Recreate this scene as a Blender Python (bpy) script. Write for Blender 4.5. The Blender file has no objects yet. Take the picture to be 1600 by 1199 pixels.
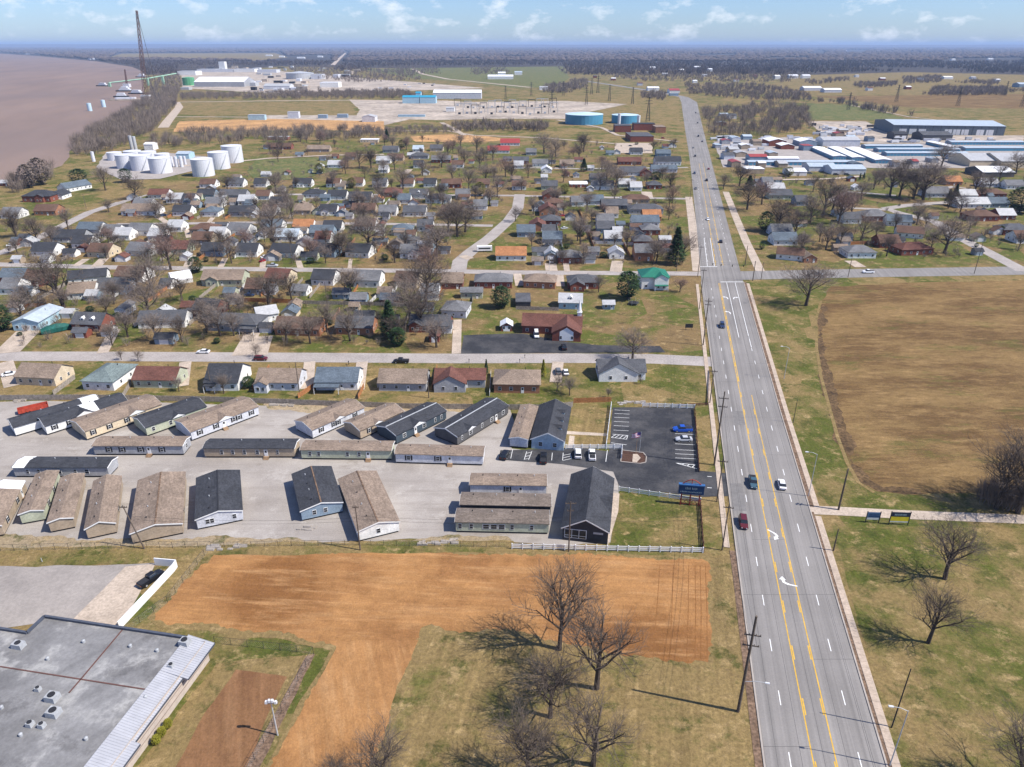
import bpy, bmesh, math, random
import numpy as np
from mathutils import Vector, Matrix, noise as mnoise
from mathutils.geometry import tessellate_polygon
R = math.radians
rnd = random.Random(7)
scene = bpy.context.scene
COL = scene.collection

# ------------------------------------------------------------------ camera
F, CH = 1110.0, 102.0                     # focal length in photo pixels (1600 wide), flying height in metres
HOR = 70.0                                # row of the level horizon
T = (599.5 - HOR) / F
S = math.sqrt(1 + T * T)
cam = bpy.data.cameras.new('camera')
cam.sensor_width = 36.0
cam.lens = 36.0 * F / 1600.0
cam.clip_start, cam.clip_end = 1.0, 120000.0
cam_o = bpy.data.objects.new('camera', cam)
COL.objects.link(cam_o)
cam_o.location = (0, 0, CH)
cam_o.rotation_euler = (math.pi / 2 - math.atan(T), 0, 0)
scene.camera = cam_o

# ------------------------------------------------------------------ light
SUN_EL, SUN_DX, SUN_DY = R(50), 17.2, -4.5     # towards the sun, read from the pole shadows
az = math.atan2(SUN_DX, SUN_DY)                # clockwise from +Y
world = bpy.data.worlds.new('World')
scene.world = world
world.use_nodes = True
nt = world.node_tree
nt.nodes.clear()
def wn(t, **k):
    n = nt.nodes.new(t)
    for a, b in k.items():
        setattr(n, a, b)
    return n
out = wn('ShaderNodeOutputWorld')
bg = wn('ShaderNodeBackground')
sky = wn('ShaderNodeTexSky', sky_type='NISHITA', sun_disc=False, sun_elevation=SUN_EL, sun_rotation=az,
         altitude=150.0, air_density=1.0, dust_density=0.35, ozone_density=2.2)
bg.inputs['Strength'].default_value = 0.078
tc = wn('ShaderNodeTexCoord')
mp = wn('ShaderNodeMapping')
mp.inputs['Scale'].default_value = (24.0, 24.0, 52.0)
cn = wn('ShaderNodeTexNoise')
cn.inputs['Scale'].default_value = 1.0
cn.inputs['Detail'].default_value = 6.0
cn.inputs['Roughness'].default_value = 0.62
cr = wn('ShaderNodeMapRange')
cr.inputs['From Min'].default_value = 0.52
cr.inputs['From Max'].default_value = 0.70
cr.inputs['To Max'].default_value = 0.62
cloud = wn('ShaderNodeMixRGB')
cloud.inputs['Color2'].default_value = (9.2, 9.5, 10.0, 1)
blue = wn('ShaderNodeMixRGB', blend_type='MULTIPLY')
blue.inputs['Fac'].default_value = 1.0
blue.inputs['Color2'].default_value = (0.69, 0.88, 1.30, 1)
L = nt.links.new
L(tc.outputs['Generated'], mp.inputs['Vector'])
L(mp.outputs['Vector'], cn.inputs['Vector'])
L(cn.outputs['Fac'], cr.inputs['Value'])
L(sky.outputs['Color'], blue.inputs['Color1'])
L(blue.outputs['Color'], cloud.inputs['Color1'])
L(cr.outputs['Result'], cloud.inputs['Fac'])
L(cloud.outputs['Color'], bg.inputs['Color'])
L(bg.outputs['Background'], out.inputs['Surface'])

sun = bpy.data.lights.new('sun', 'SUN')
sun.energy = 4.4
sun.angle = R(0.53)
sun.color = (1.0, 0.945, 0.865)
sun_o = bpy.data.objects.new('sun', sun)
COL.objects.link(sun_o)
dv = Vector((SUN_DX, SUN_DY, 0)).normalized() * math.cos(SUN_EL) + Vector((0, 0, math.sin(SUN_EL)))
sun_o.rotation_euler = dv.to_track_quat('Z', 'Y').to_euler()
sun_o.location = (200, 0, 300)

vs = scene.view_settings
vs.view_transform = 'Standard'
vs.look = 'None'
vs.exposure = 0.64
vs.gamma = 1.0
vs.use_curve_mapping = False
scene.render.engine = 'CYCLES'
cy = scene.cycles
cy.use_denoising = True
cy.max_bounces = 5
cy.diffuse_bounces = 2
cy.glossy_bounces = 2
cy.transmission_bounces = 2
cy.transparent_max_bounces = 6
cy.volume_bounces = 0
cy.caustics_reflective = cy.caustics_refractive = False

# ------------------------------------------------------------------ measuring: photo rows to the ground plane
def P(x, y, z=0.0):
    h = CH - z
    k = y - HOR
    return Vector(((x - 800.0) * h * S / k, F * h * S * S / k - T * h, z))
def zof(base, ytop):
    """height of a vertical thing whose foot is at photo point base and whose top is on photo row ytop"""
    D = P(*base).y
    k = ytop - HOR
    return CH - D / (F * S * S / k - T)
def mpp(y):
    return CH * S / (y - HOR)

# ------------------------------------------------------------------ mesh helpers
def tag(o, label=None, cat=None, group=None, kind=None):
    if label: o['label'] = label
    if cat: o['category'] = cat
    if group: o['group'] = group
    if kind: o['kind'] = kind
    return o
def empty(name, loc, rz=0.0):
    o = bpy.data.objects.new(name, None)
    o.empty_display_size = 0.5
    o.location = loc
    o.rotation_euler = (0, 0, rz)
    COL.objects.link(o)
    return o
def obj(name, mesh, parent=None, loc=(0, 0, 0), rz=0.0, scale=None, mat=None):
    o = bpy.data.objects.new(name, mesh)
    COL.objects.link(o)
    o.location = loc
    if rz: o.rotation_euler = (0, 0, rz)
    if scale: o.scale = scale
    if parent: o.parent = parent
    if mat is not None:
        o.material_slots[0].link = 'OBJECT'
        o.material_slots[0].material = mat
    return o
class MB:
    def __init__(s):
        s.v, s.f, s.m = [], [], []
    def quad(s, a, b, c, d, mi=0):
        n = len(s.v); s.v += [a, b, c, d]; s.f.append((n, n+1, n+2, n+3)); s.m.append(mi); return s
    def tri(s, a, b, c, mi=0):
        n = len(s.v); s.v += [a, b, c]; s.f.append((n, n+1, n+2)); s.m.append(mi); return s
    def poly(s, pts, mi=0):
        n = len(s.v); s.v += list(pts); s.f.append(tuple(range(n, n+len(pts)))); s.m.append(mi); return s
    def box(s, x0, x1, y0, y1, z0, z1, mi=0, taper=0.0):
        n = len(s.v); t = taper
        s.v += [(x0,y0,z0),(x1,y0,z0),(x1,y1,z0),(x0,y1,z0),(x0+t,y0+t,z1),(x1-t,y0+t,z1),(x1-t,y1-t,z1),(x0+t,y1-t,z1)]
        s.f += [(n,n+3,n+2,n+1),(n+4,n+5,n+6,n+7),(n,n+1,n+5,n+4),(n+1,n+2,n+6,n+5),(n+2,n+3,n+7,n+6),(n+3,n,n+4,n+7)]
        s.m += [mi]*6
        return s
    def prism(s, prof, axis, a0, a1, mi=0):
        """prof: list of 2-D points; axis 'x' -> (a,u,v), axis 'y' -> (u,a,v), axis 'z' -> (u,v,a)"""
        def mk(p, a):
            return (a, p[0], p[1]) if axis == 'x' else ((p[0], a, p[1]) if axis == 'y' else (p[0], p[1], a))
        n = len(s.v); c = len(prof)
        s.v += [mk(p, a0) for p in prof] + [mk(p, a1) for p in prof]
        s.f += [tuple(range(n+c-1, n-1, -1)), tuple(range(n+c, n+2*c))]
        s.m += [mi, mi]
        for i in range(c):
            j = (i+1) % c
            s.f.append((n+i, n+j, n+c+j, n+c+i)); s.m.append(mi)
        return s
    def tube(s, pts, rads, n=6, mi=0, cap=True):
        rings = []
        for i, p in enumerate(pts):
            p = Vector(p)
            d = (Vector(pts[min(i+1, len(pts)-1)]) - Vector(pts[max(i-1, 0)])).normalized()
            u = d.cross(Vector((0.03, 0.99, 0.1)))
            if u.length < 0.05: u = d.cross(Vector((1, 0, 0)))
            u.normalize(); w = d.cross(u)
            b = len(s.v)
            for k in range(n):
                a = 2*math.pi*k/n
                s.v.append(tuple(p + (u*math.cos(a) + w*math.sin(a))*rads[i]))
            rings.append(b)
        for a, b in zip(rings, rings[1:]):
            for k in range(n):
                j = (k+1) % n
                s.f.append((a+k, a+j, b+j, b+k)); s.m.append(mi)
        if cap:
            s.f.append(tuple(range(rings[-1], rings[-1]+n))); s.m.append(mi)
            s.f.append(tuple(range(rings[0]+n-1, rings[0]-1, -1))); s.m.append(mi)
        return s
    def cyl(s, cx, cy_, z0, z1, r, n=16, r1=None, mi=0, dome=0.0):
        s.tube([(cx, cy_, z0), (cx, cy_, z1)], [r, r if r1 is None else r1], n, mi, cap=not dome)
        if dome:
            b = len(s.v) - n
            s.v.append((cx, cy_, z1+dome)); t = len(s.v)-1
            for k in range(n):
                s.f.append((b+k, b+(k+1) % n, t)); s.m.append(mi)
        return s
    def mesh(s, name, *mats):
        me = bpy.data.meshes.new(name)
        me.from_pydata([tuple(p) for p in s.v], [], s.f)
        for m in (mats or (None,)):
            me.materials.append(m)
        if any(s.m):
            me.polygons.foreach_set('material_index', s.m)
        bm = bmesh.new(); bm.from_mesh(me)
        bmesh.ops.recalc_face_normals(bm, faces=bm.faces)
        bm.to_mesh(me); bm.free()
        return me
    def build(s, name, mat, parent=None, loc=(0, 0, 0), rz=0.0):
        return obj(name, s.mesh(name, *(mat if isinstance(mat, (list, tuple)) else (mat,))), parent, loc, rz)

# ------------------------------------------------------------------ materials
MATS = {}
class NT:
    def __init__(s, name, rough=0.85, spec=0.2, metal=0.0):
        s.m = bpy.data.materials.new(name); s.m.use_nodes = True
        s.t = s.m.node_tree
        s.b = s.t.nodes['Principled BSDF']
        s.b.inputs['Roughness'].default_value = rough
        s.b.inputs['Specular IOR Level'].default_value = spec
        s.b.inputs['Metallic'].default_value = metal
        s.pos = None
    def n(s, t, **k):
        x = s.t.nodes.new(t)
        for a, b in k.items(): setattr(x, a, b)
        return x
    def l(s, a, b): s.t.links.new(a, b)
    def vec(s, scale=(1, 1, 1), rz=0.0):
        if s.pos is None: s.pos = s.n('ShaderNodeNewGeometry').outputs['Position']
        if tuple(scale) == (1, 1, 1) and not rz: return s.pos
        m = s.n('ShaderNodeMapping', vector_type='TEXTURE' if False else 'POINT')
        if rz:
            r = s.n('ShaderNodeVectorRotate', rotation_type='Z_AXIS'); r.inputs['Angle'].default_value = rz
            s.l(s.pos, r.inputs['Vector']); s.l(r.outputs['Vector'], m.inputs['Vector'])
        else: s.l(s.pos, m.inputs['Vector'])
        m.inputs['Scale'].default_value = scale
        return m.outputs['Vector']
    def noise(s, scale, detail=3.0, rough=0.55, vscale=(1, 1, 1), rz=0.0):
        x = s.n('ShaderNodeTexNoise'); s.l(s.vec(vscale, rz), x.inputs['Vector'])
        x.inputs['Scale'].default_value = scale; x.inputs['Detail'].default_value = detail; x.inputs['Roughness'].default_value = rough
        return x.outputs['Fac']
    def rng(s, v, a, b, c=0.0, d=1.0):
        x = s.n('ShaderNodeMapRange'); s.l(v, x.inputs['Value'])
        for i, q in zip(('From Min', 'From Max', 'To Min', 'To Max'), (a, b, c, d)): x.inputs[i].default_value = q
        return x.outputs['Result']
    def mix(s, f, a, b, mode='MIX'):
        x = s.n('ShaderNodeMixRGB', blend_type=mode)
        for i, q in (('Fac', f), ('Color1', a), ('Color2', b)):
            if isinstance(q, (int, float)): x.inputs[i].default_value = q
            elif isinstance(q, tuple): x.inputs[i].default_value = (*q, 1)
            else: s.l(q, x.inputs[i])
        return x.outputs['Color']
    def mul(s, col, v):
        return s.mix(1.0, col, v, 'MULTIPLY')
    def done(s, col, bump=None, strength=0.3, dist=0.1):
        if isinstance(col, tuple): s.b.inputs['Base Color'].default_value = (*col, 1)
        else: s.l(col, s.b.inputs['Base Color'])
        if bump is not None:
            x = s.n('ShaderNodeBump'); x.inputs['Strength'].default_value = strength; x.inputs['Distance'].default_value = dist
            s.l(bump, x.inputs['Height']); s.l(x.outputs['Normal'], s.b.inputs['Normal'])
        return s.m
def plain(name, col, var=0.25, scale=0.6, rough=0.8, spec=0.2, metal=0.0, fine=None):
    if name in MATS: return MATS[name]
    a = NT(name, rough, spec, metal)
    c = a.mul(col, a.rng(a.noise(scale, 4), 0.3, 0.7, 1-var, 1+var))
    if fine: c = a.mul(c, a.rng(a.noise(fine, 2), 0.3, 0.7, 1-var, 1+var))
    MATS[name] = a.done(c)
    return MATS[name]
def shingle(name, col):
    if name in MATS: return MATS[name]
    a = NT(name, 0.9, 0.15)
    c = a.mul(col, a.rng(a.noise(2.2, 4, 0.8), 0.3, 0.7, 0.6, 1.4))
    c = a.mul(c, a.rng(a.noise(0.22, 3), 0.3, 0.7, 0.82, 1.18))
    c = a.mul(c, a.rng(a.noise(1.0, 2, vscale=(0.6, 0.6, 9)), 0.35, 0.65, 0.86, 1.14))
    MATS[name] = a.done(c, a.noise(5.0, 2), 0.35, 0.05)
    return MATS[name]
def grassmat(name, bias=0.5, green=(0.085, 0.097, 0.020), tan=(0.225, 0.160, 0.068), dark=(0.048, 0.062, 0.013), streak=None, lots=False):
    a = NT(name, 0.95, 0.1)
    n1 = a.noise(0.05, 8, 0.72)
    if lots:
        v = a.n('ShaderNodeTexVoronoi', feature='F1'); v.inputs['Scale'].default_value = 0.045; a.l(a.vec(), v.inputs['Vector'])
        sep = a.n('ShaderNodeSeparateColor'); a.l(v.outputs['Color'], sep.inputs['Color'])
        m_ = a.n('ShaderNodeMath', operation='MULTIPLY_ADD'); m_.inputs[1].default_value = 0.22; a.l(sep.outputs[0], m_.inputs[0]); a.l(n1, m_.inputs[2])
        s_ = a.n('ShaderNodeMath', operation='SUBTRACT'); s_.inputs[1].default_value = 0.11; a.l(m_.outputs[0], s_.inputs[0]); n1 = s_.outputs[0]
    c = a.mix(a.rng(n1, bias-0.08, bias+0.08), green, tan)
    c = a.mix(a.mix(0.75, (0, 0, 0), a.rng(a.noise(0.13, 7, 0.74), 0.53, 0.63)), c, dark)
    c = a.mix(a.mix(0.8, (0, 0, 0), a.rng(a.noise(0.22, 7, 0.76, vscale=(1, 1.2, 1)), 0.54, 0.64)), c, (0.35, 0.25, 0.12))
    c = a.mix(a.mix(0.5, (0, 0, 0), a.rng(a.noise(0.6, 5, 0.8), 0.52, 0.66)), c, (0.15, 0.10, 0.05))
    c = a.mul(c, a.rng(a.noise(1.3, 7, 0.85), 0.3, 0.7, 0.5, 1.5))
    if streak is not None:
        c = a.mul(c, a.rng(a.noise(1.0, 3, 0.7, vscale=(0.6, 0.02, 1), rz=streak), 0.3, 0.7, 0.8, 1.2))
    return a.done(c, a.noise(1.3, 6, 0.85), 0.7, 0.35)
def soilmat(name, c0, c1, c2, rz, sc=0.7, damp=()):
    a = NT(name, 0.95, 0.1)
    c = a.mix(a.rng(a.noise(0.055, 6, 0.68), 0.44, 0.60), c0, c1)
    for (cx, cy_, rx, ry) in damp:            # wet patches of the soil itself, with ragged soft edges
        m_ = a.n('ShaderNodeMapping', vector_type='TEXTURE'); a.l(a.vec(), m_.inputs['Vector'])
        m_.inputs['Location'].default_value = (cx, cy_, 0); m_.inputs['Scale'].default_value = (rx, ry, 1000)
        ln = a.n('ShaderNodeVectorMath', operation='LENGTH'); a.l(m_.outputs['Vector'], ln.inputs[0])
        ad = a.n('ShaderNodeMath', operation='MULTIPLY_ADD'); ad.inputs[1].default_value = 1.5; a.l(a.noise(0.22, 6, 0.7), ad.inputs[0]); a.l(ln.outputs['Value'], ad.inputs[2])
        c = a.mix(a.rng(ad.outputs[0], 1.5, 1.95, 0.15, 1.0), (0.205, 0.092, 0.032), c)
    c = a.mix(a.mix(0.7, (0, 0, 0), a.rng(a.noise(1.0, 5, 0.75, vscale=(0.05, sc*.5, 1), rz=rz), 0.5, 0.68)), c, c2)
    c = a.mul(c, a.rng(a.noise(1.0, 4, 0.7, vscale=(0.04, 0.9, 1), rz=rz), 0.3, 0.7, 0.86, 1.14))
    c = a.mul(c, a.rng(a.noise(0.35, 6, 0.8), 0.3, 0.7, 0.84, 1.16))
    c = a.mul(c, a.rng(a.noise(2.2, 6, 0.85), 0.3, 0.7, 0.75, 1.25))
    return a.done(c, a.noise(1.5, 6, 0.85), 0.7, 0.3)
ROAD_RZ = math.atan2(246.6, math.hypot(F, 599.5-HOR))      # bearing of the highway, clockwise from +Y
M = {}
M['ground'] = grassmat('patchy_lawn', 0.47, lots=True)
M['ground_far'] = grassmat('dry_grass', 0.44)
M['yards'] = grassmat('yard_ground', 0.495, lots=True, green=(0.088, 0.105, 0.022), tan=(0.20, 0.135, 0.062), dark=(0.095, 0.066, 0.036))
M['damp'] = soilmat('damp_soil', (0.235, 0.108, 0.038), (0.20, 0.09, 0.033), (0.29, 0.14, 0.052), R(8))
M['verge'] = grassmat('verge_grass', 0.475, streak=ROAD_RZ)
M['lawn_tan'] = grassmat('dry_lawn', 0.41, streak=ROAD_RZ)
M['lawn_green'] = grassmat('green_lawn', 0.485)
M['field_green'] = grassmat('spring_field', 0.56, green=(0.10, 0.122, 0.04), tan=(0.19, 0.16, 0.07))
M['dirt'] = soilmat('orange_soil', (0.365, 0.187, 0.072), (0.265, 0.128, 0.049), (0.44, 0.25, 0.112), R(4), damp=[(-50, 115, 10, 11), (26, 99, 11, 10)])
M['dirt2'] = soilmat('orange_soil_lane', (0.365, 0.188, 0.074), (0.29, 0.142, 0.055), (0.44, 0.255, 0.118), R(72))
M['dirt_brown'] = soilmat('brown_soil', (0.22, 0.115, 0.055), (0.17, 0.085, 0.042), (0.27, 0.15, 0.075), R(72))
a = NT('stubble_field', 0.95, 0.1)
c = a.mix(a.rng(a.noise(0.035, 8, 0.72, vscale=(0.6, 1.3, 1)), 0.42, 0.58), (0.122, 0.073, 0.032), (0.205, 0.132, 0.056))
c = a.mix(a.mix(0.7, (0, 0, 0), a.rng(a.noise(0.05, 7, 0.78, vscale=(0.6, 1.5, 1)), 0.54, 0.64)), c, (0.092, 0.092, 0.024))
c = a.mix(a.mix(0.75, (0, 0, 0), a.rng(a.noise(1.0, 7, 0.8, vscale=(0.045, 0.2, 1)), 0.52, 0.66)), c, (0.30, 0.195, 0.085))
c = a.mul(c, a.rng(a.noise(0.5, 7, 0.85, vscale=(0.5, 1.2, 1)), 0.3, 0.7, 0.6, 1.4))
c = a.mul(c, a.rng(a.noise(2.0, 5, 0.8), 0.3, 0.7, 0.7, 1.3))
M['field'] = a.done(c, a.noise(1.2, 4, 0.8), 0.5, 0.3)
a = NT('worn_asphalt', 0.85, 0.25)
c = a.mix(a.rng(a.noise(0.06, 4), 0.35, 0.65), (0.205, 0.191, 0.178), (0.243, 0.227, 0.212))
c = a.mul(c, a.rng(a.noise(1.0, 3, 0.6, vscale=(0.75, 0.008, 1), rz=ROAD_RZ), 0.3, 0.7, 0.8, 1.2))
c = a.mul(c, a.rng(a.noise(1.0, 2, 0.6, vscale=(2.6, 0.006, 1), rz=ROAD_RZ), 0.36, 0.5, 0.9, 1.0))
c = a.mul(c, a.rng(a.noise(3.0, 3, 0.7), 0.3, 0.7, 0.93, 1.07))
M['asphalt'] = a.done(c)
a = NT('new_asphalt', 0.85, 0.2)
c = a.mix(a.rng(a.noise(0.12, 5, 0.7), 0.42, 0.68), (0.034, 0.035, 0.040), (0.085, 0.082, 0.082))
c = a.mul(c, a.rng(a.noise(2.0, 4, 0.75), 0.3, 0.7, 0.75, 1.25))
M['asphalt_dark'] = a.done(c)
a = NT('old_asphalt_lot', 0.9, 0.2)
c = a.mix(a.rng(a.noise(0.07, 5, 0.7), 0.38, 0.66), (0.245, 0.22, 0.20), (0.34, 0.305, 0.275))
c = a.mul(c, a.rng(a.noise(1.4, 5, 0.75), 0.3, 0.7, 0.84, 1.16))
M['asphalt_old'] = a.done(c)
a = NT('gravel', 0.95, 0.1)
c = a.mix(a.rng(a.noise(0.05, 5, 0.65), 0.36, 0.64), (0.37, 0.335, 0.30), (0.275, 0.245, 0.218))
c = a.mix(a.mix(0.55, (0, 0, 0), a.rng(a.noise(1.0, 5, 0.7, vscale=(0.035, 0.28, 1)), 0.5, 0.66)), c, (0.235, 0.205, 0.178))
c = a.mix(a.mix(0.6, (0, 0, 0), a.rng(a.noise(0.11, 7, 0.75), 0.55, 0.66)), c, (0.45, 0.415, 0.375))
c = a.mix(a.mix(0.5, (0, 0, 0), a.rng(a.noise(0.085, 7, 0.78, vscale=(1, 1.4, 1)), 0.57, 0.66)), c, (0.205, 0.175, 0.145))
c = a.mul(c, a.rng(a.noise(3.0, 4, 0.8), 0.25, 0.75, 0.8, 1.2))
M['gravel'] = a.done(c, a.noise(4, 3), 0.4, 0.08)
M['street'] = plain('street_concrete', (0.335, 0.30, 0.275), 0.16, 0.12, 0.9, 0.15, fine=1.5)
M['drive'] = plain('driveway_concrete', (0.42, 0.345, 0.275), 0.18, 0.2, 0.9, 0.15, fine=1.8)
M['walk'] = plain('pavement_concrete', (0.43, 0.345, 0.27), 0.14, 0.5, 0.9, 0.15, fine=2.5)
M['kerb'] = plain('kerb_concrete', (0.36, 0.32, 0.28), 0.15, 0.4, 0.9)
M['gutter'] = plain('gutter_soil', (0.16, 0.105, 0.07), 0.35, 0.5, 0.95, fine=2.0)
M['sand'] = plain('bare_yard', (0.375, 0.315, 0.255), 0.3, 0.02, 0.95, fine=0.12)
M['clay'] = plain('bare_clay', (0.42, 0.24, 0.10), 0.3, 0.03, 0.95, fine=0.3)
M['white_paint'] = plain('white_road_paint', (0.72, 0.72, 0.70), 0.12, 2.0, 0.7)
M['yellow_paint'] = plain('yellow_road_paint', (0.60, 0.36, 0.045), 0.18, 0.8, 0.7)
M['mulch'] = plain('brown_mulch', (0.075, 0.04, 0.028), 0.4, 1.5, 0.95)
a = NT('muddy_water', 0.55, 0.07)
c = a.mix(a.rng(a.noise(0.004, 4, 0.6, vscale=(1, 0.5, 1)), 0.35, 0.65), (0.245, 0.168, 0.122), (0.205, 0.148, 0.118))
c = a.mul(c, a.rng(a.noise(0.012, 5, 0.65, vscale=(1, 0.18, 1), rz=R(-20)), 0.35, 0.65, 0.9, 1.1))
M['water'] = a.done(c, a.noise(0.35, 4, 0.7, vscale=(1, 0.6, 1)), 0.5, 0.5)
M['pond'] = plain('pond_water', (0.25, 0.27, 0.30), 0.1, 0.02, 0.2, 0.5)

ROOF = {'dk': ((0.047, 0.049, 0.056), 'charcoal'), 'gr': ((0.15, 0.15, 0.155), 'grey'), 'br': ((0.125, 0.075, 0.055), 'brown'),
        'rb': ((0.135, 0.062, 0.048), 'red-brown'), 'tn': ((0.225, 0.172, 0.132), 'tan-brown'), 'bl': ((0.105, 0.13, 0.155), 'blue-grey'),
        'or': ((0.36, 0.165, 0.075), 'orange'), 'lt': ((0.40, 0.40, 0.40), 'pale grey'), 'gn': ((0.015, 0.15, 0.095), 'green'),
        'wh': ((0.78, 0.78, 0.78), 'white'), 'rd': ((0.30, 0.05, 0.042), 'red'), 'lb': ((0.39, 0.45, 0.50), 'pale blue'),
        'bb': ((0.025, 0.28, 0.42), 'bright blue'), 'sl': ((0.155, 0.19, 0.185), 'slate green'), 'gb': ((0.168, 0.136, 0.112), 'grey-brown'), 'dg': ((0.088, 0.090, 0.098), 'dark grey')}
WALL = {'w': ((0.74, 0.73, 0.70), 'white'), 'c': ((0.58, 0.48, 0.34), 'cream'), 'b': ((0.21, 0.07, 0.048), 'red brick'), 'g': ((0.34, 0.345, 0.36), 'grey'),
        't': ((0.37, 0.295, 0.215), 'tan'), 'u': ((0.23, 0.30, 0.37), 'blue-grey'), 'n': ((0.42, 0.44, 0.33), 'pale green'), 'k': ((0.045, 0.045, 0.05), 'black'),
        'o': ((0.34, 0.16, 0.09), 'orange brick'), 'h': ((0.135, 0.16, 0.18), 'steel grey'), 'd': ((0.10, 0.098, 0.10), 'dark grey'), 'l': ((0.56, 0.57, 0.60), 'light grey'), 'v': ((0.36, 0.52, 0.60), 'light blue'),
        'e': ((0.40, 0.49, 0.54), 'pale blue'), 's': ((0.055, 0.075, 0.095), 'dark slate')}
def roofm(k):
    if k in ('wh', 'lb', 'bb', 'rd', 'lt', 'gn'): return plain('roof_metal_' + ROOF[k][1].replace(' ', '_'), ROOF[k][0], 0.1, 0.3, 0.5, 0.4, fine=1.2)
    return shingle('shingle_' + ROOF[k][1].replace(' ', '_'), ROOF[k][0])
def wallm(k):
    return plain('wall_' + WALL[k][1].replace(' ', '_'), WALL[k][0], 0.14, 0.5, 0.8, 0.2, fine=2.5)
M['trim'] = plain('white_trim', (0.76, 0.76, 0.75), 0.06, 1.0, 0.6, 0.3)
M['glass'] = NT('window_glass', 0.12, 0.6).done((0.022, 0.026, 0.032))
M['shutter'] = plain('black_shutter', (0.02, 0.02, 0.024), 0.1, 1.0, 0.6)
M['dark'] = plain('dark_metal', (0.03, 0.03, 0.033), 0.2, 1.0, 0.6)
M['steel'] = plain('galvanised_steel', (0.42, 0.43, 0.44), 0.12, 1.0, 0.45, 0.5)
M['wood_pole'] = plain('weathered_pole', (0.12, 0.095, 0.075), 0.25, 1.5, 0.9)
M['wood_fence'] = plain('weathered_boards', (0.30, 0.262, 0.222), 0.3, 1.2, 0.9, fine=5)
M['wood_new'] = plain('cedar_boards', (0.36, 0.16, 0.065), 0.25, 1.0, 0.85, fine=4)
M['brown_rail'] = plain('dark_red_rail', (0.085, 0.032, 0.026), 0.2, 1.0, 0.7)
M['red_frame'] = plain('red_steel', (0.30, 0.05, 0.035), 0.2, 1.0, 0.6)
M['deck_wood'] = plain('step_boards', (0.30, 0.20, 0.12), 0.2, 1.5, 0.85)
M['bark'] = plain('bark', (0.075, 0.058, 0.048), 0.3, 1.2, 0.95)
M['twig'] = plain('twigs', (0.20, 0.160, 0.132), 0.25, 0.15, 0.95)
M['twig_dark'] = plain('dark_twigs', (0.118, 0.092, 0.074), 0.25, 0.3, 0.95)
M['twig_pink'] = plain('budding_twigs', (0.225, 0.150, 0.122), 0.25, 0.15, 0.95)
M['twig_green'] = plain('young_leaves', (0.16, 0.155, 0.038), 0.3, 0.4, 0.95)
M['twig_pale'] = plain('pale_twigs', (0.36, 0.30, 0.25), 0.2, 0.15, 0.95)
M['needle'] = plain('evergreen_needles', (0.030, 0.058, 0.021), 0.4, 0.7, 0.9)
M['needle_y'] = plain('golden_evergreen', (0.20, 0.19, 0.022), 0.3, 0.8, 0.9)
M['wood_floor'] = plain('leaf_litter', (0.052, 0.042, 0.033), 0.35, 0.004, 0.95, fine=0.02)
M['wood_mass'] = plain('far_wood', (0.098, 0.074, 0.062), 0.3, 0.01, 0.95, fine=0.06)

# ------------------------------------------------------------------ flat ground pieces
def sheet(name, px, mat, z, label, jit=0.0, step=6.0, parent=None, world_pts=None, kind='structure'):
    pts = world_pts or [P(x, y) for x, y in px]
    out_ = []
    for i, p in enumerate(pts):
        q = pts[(i+1) % len(pts)]
        n = max(1, min(160, int((q-p).length/step))) if jit else 1
        nrm = Vector((-(q-p).y, (q-p).x, 0)).normalized() if (q-p).length > 1e-6 else Vector((0, 0, 0))
        for k in range(n):
            w = p.lerp(q, k/n)
            if jit: w = w + nrm*mnoise.noise(Vector((w.x*0.11, w.y*0.11, 3.3)))*jit + nrm*rnd.uniform(-.25, .25)*jit
            out_.append(Vector((w.x, w.y, 0)))
    tris = tessellate_polygon([out_])
    me = bpy.data.meshes.new(name)
    me.from_pydata([(p.x, p.y, 0) for p in out_], [], [tuple(t) for t in tris])
    me.materials.append(mat)
    bm = bmesh.new(); bm.from_mesh(me)
    for f in bm.faces:
        if f.normal.z < 0: f.normal_flip()
    bm.to_mesh(me); bm.free()
    o = obj(name, me, parent, (0, 0, z))
    if not parent: tag(o, label, kind=kind)
    return o
def offset_line(pts, d):
    res = []
    for i, p in enumerate(pts):
        t = (pts[min(i+1, len(pts)-1)] - pts[max(i-1, 0)]).normalized()
        res.append(Vector((p.x - t.y*d, p.y + t.x*d, p.z)))
    return res
def strip(name, px, width, mat, z, label, parent=None, kind='structure'):
    c = [P(*q) for q in px]
    l, r = offset_line(c, width/2), offset_line(c, -width/2)
    mb = MB()
    for i in range(len(c)-1):
        mb.quad((r[i].x, r[i].y, 0), (r[i+1].x, r[i+1].y, 0), (l[i+1].x, l[i+1].y, 0), (l[i].x, l[i].y, 0))
    me = bpy.data.meshes.new(name); me.from_pydata(mb.v, [], mb.f); me.materials.append(mat)
    o = obj(name, me, parent, (0, 0, z))
    if not parent: tag(o, label, kind=kind)
    return o
# ================================================================== THE SETTING
g = MB().quad((-60000, -400, 0), (60000, -400, 0), (60000, 60000, 0), (-60000, 60000, 0))
me = bpy.data.meshes.new('ground'); me.from_pydata(g.v, [], g.f); me.materials.append(M['ground'])
tag(obj('ground', me), 'patchy green and tan grass ground reaching to the horizon', kind='structure')

sheet('river', [(-500, 330), (-40, 300), (20, 287), (60, 272), (98, 259), (108, 245), (121, 216), (165, 192), (200, 174), (226, 153), (223, 112),
                (207, 105), (150, 96), (60, 88), (0, 84), (-400, 82), (-1800, 82), (-5000, 120)], M['water'], 0.10, 'wide muddy brown river', 3.0, 20)
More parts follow.
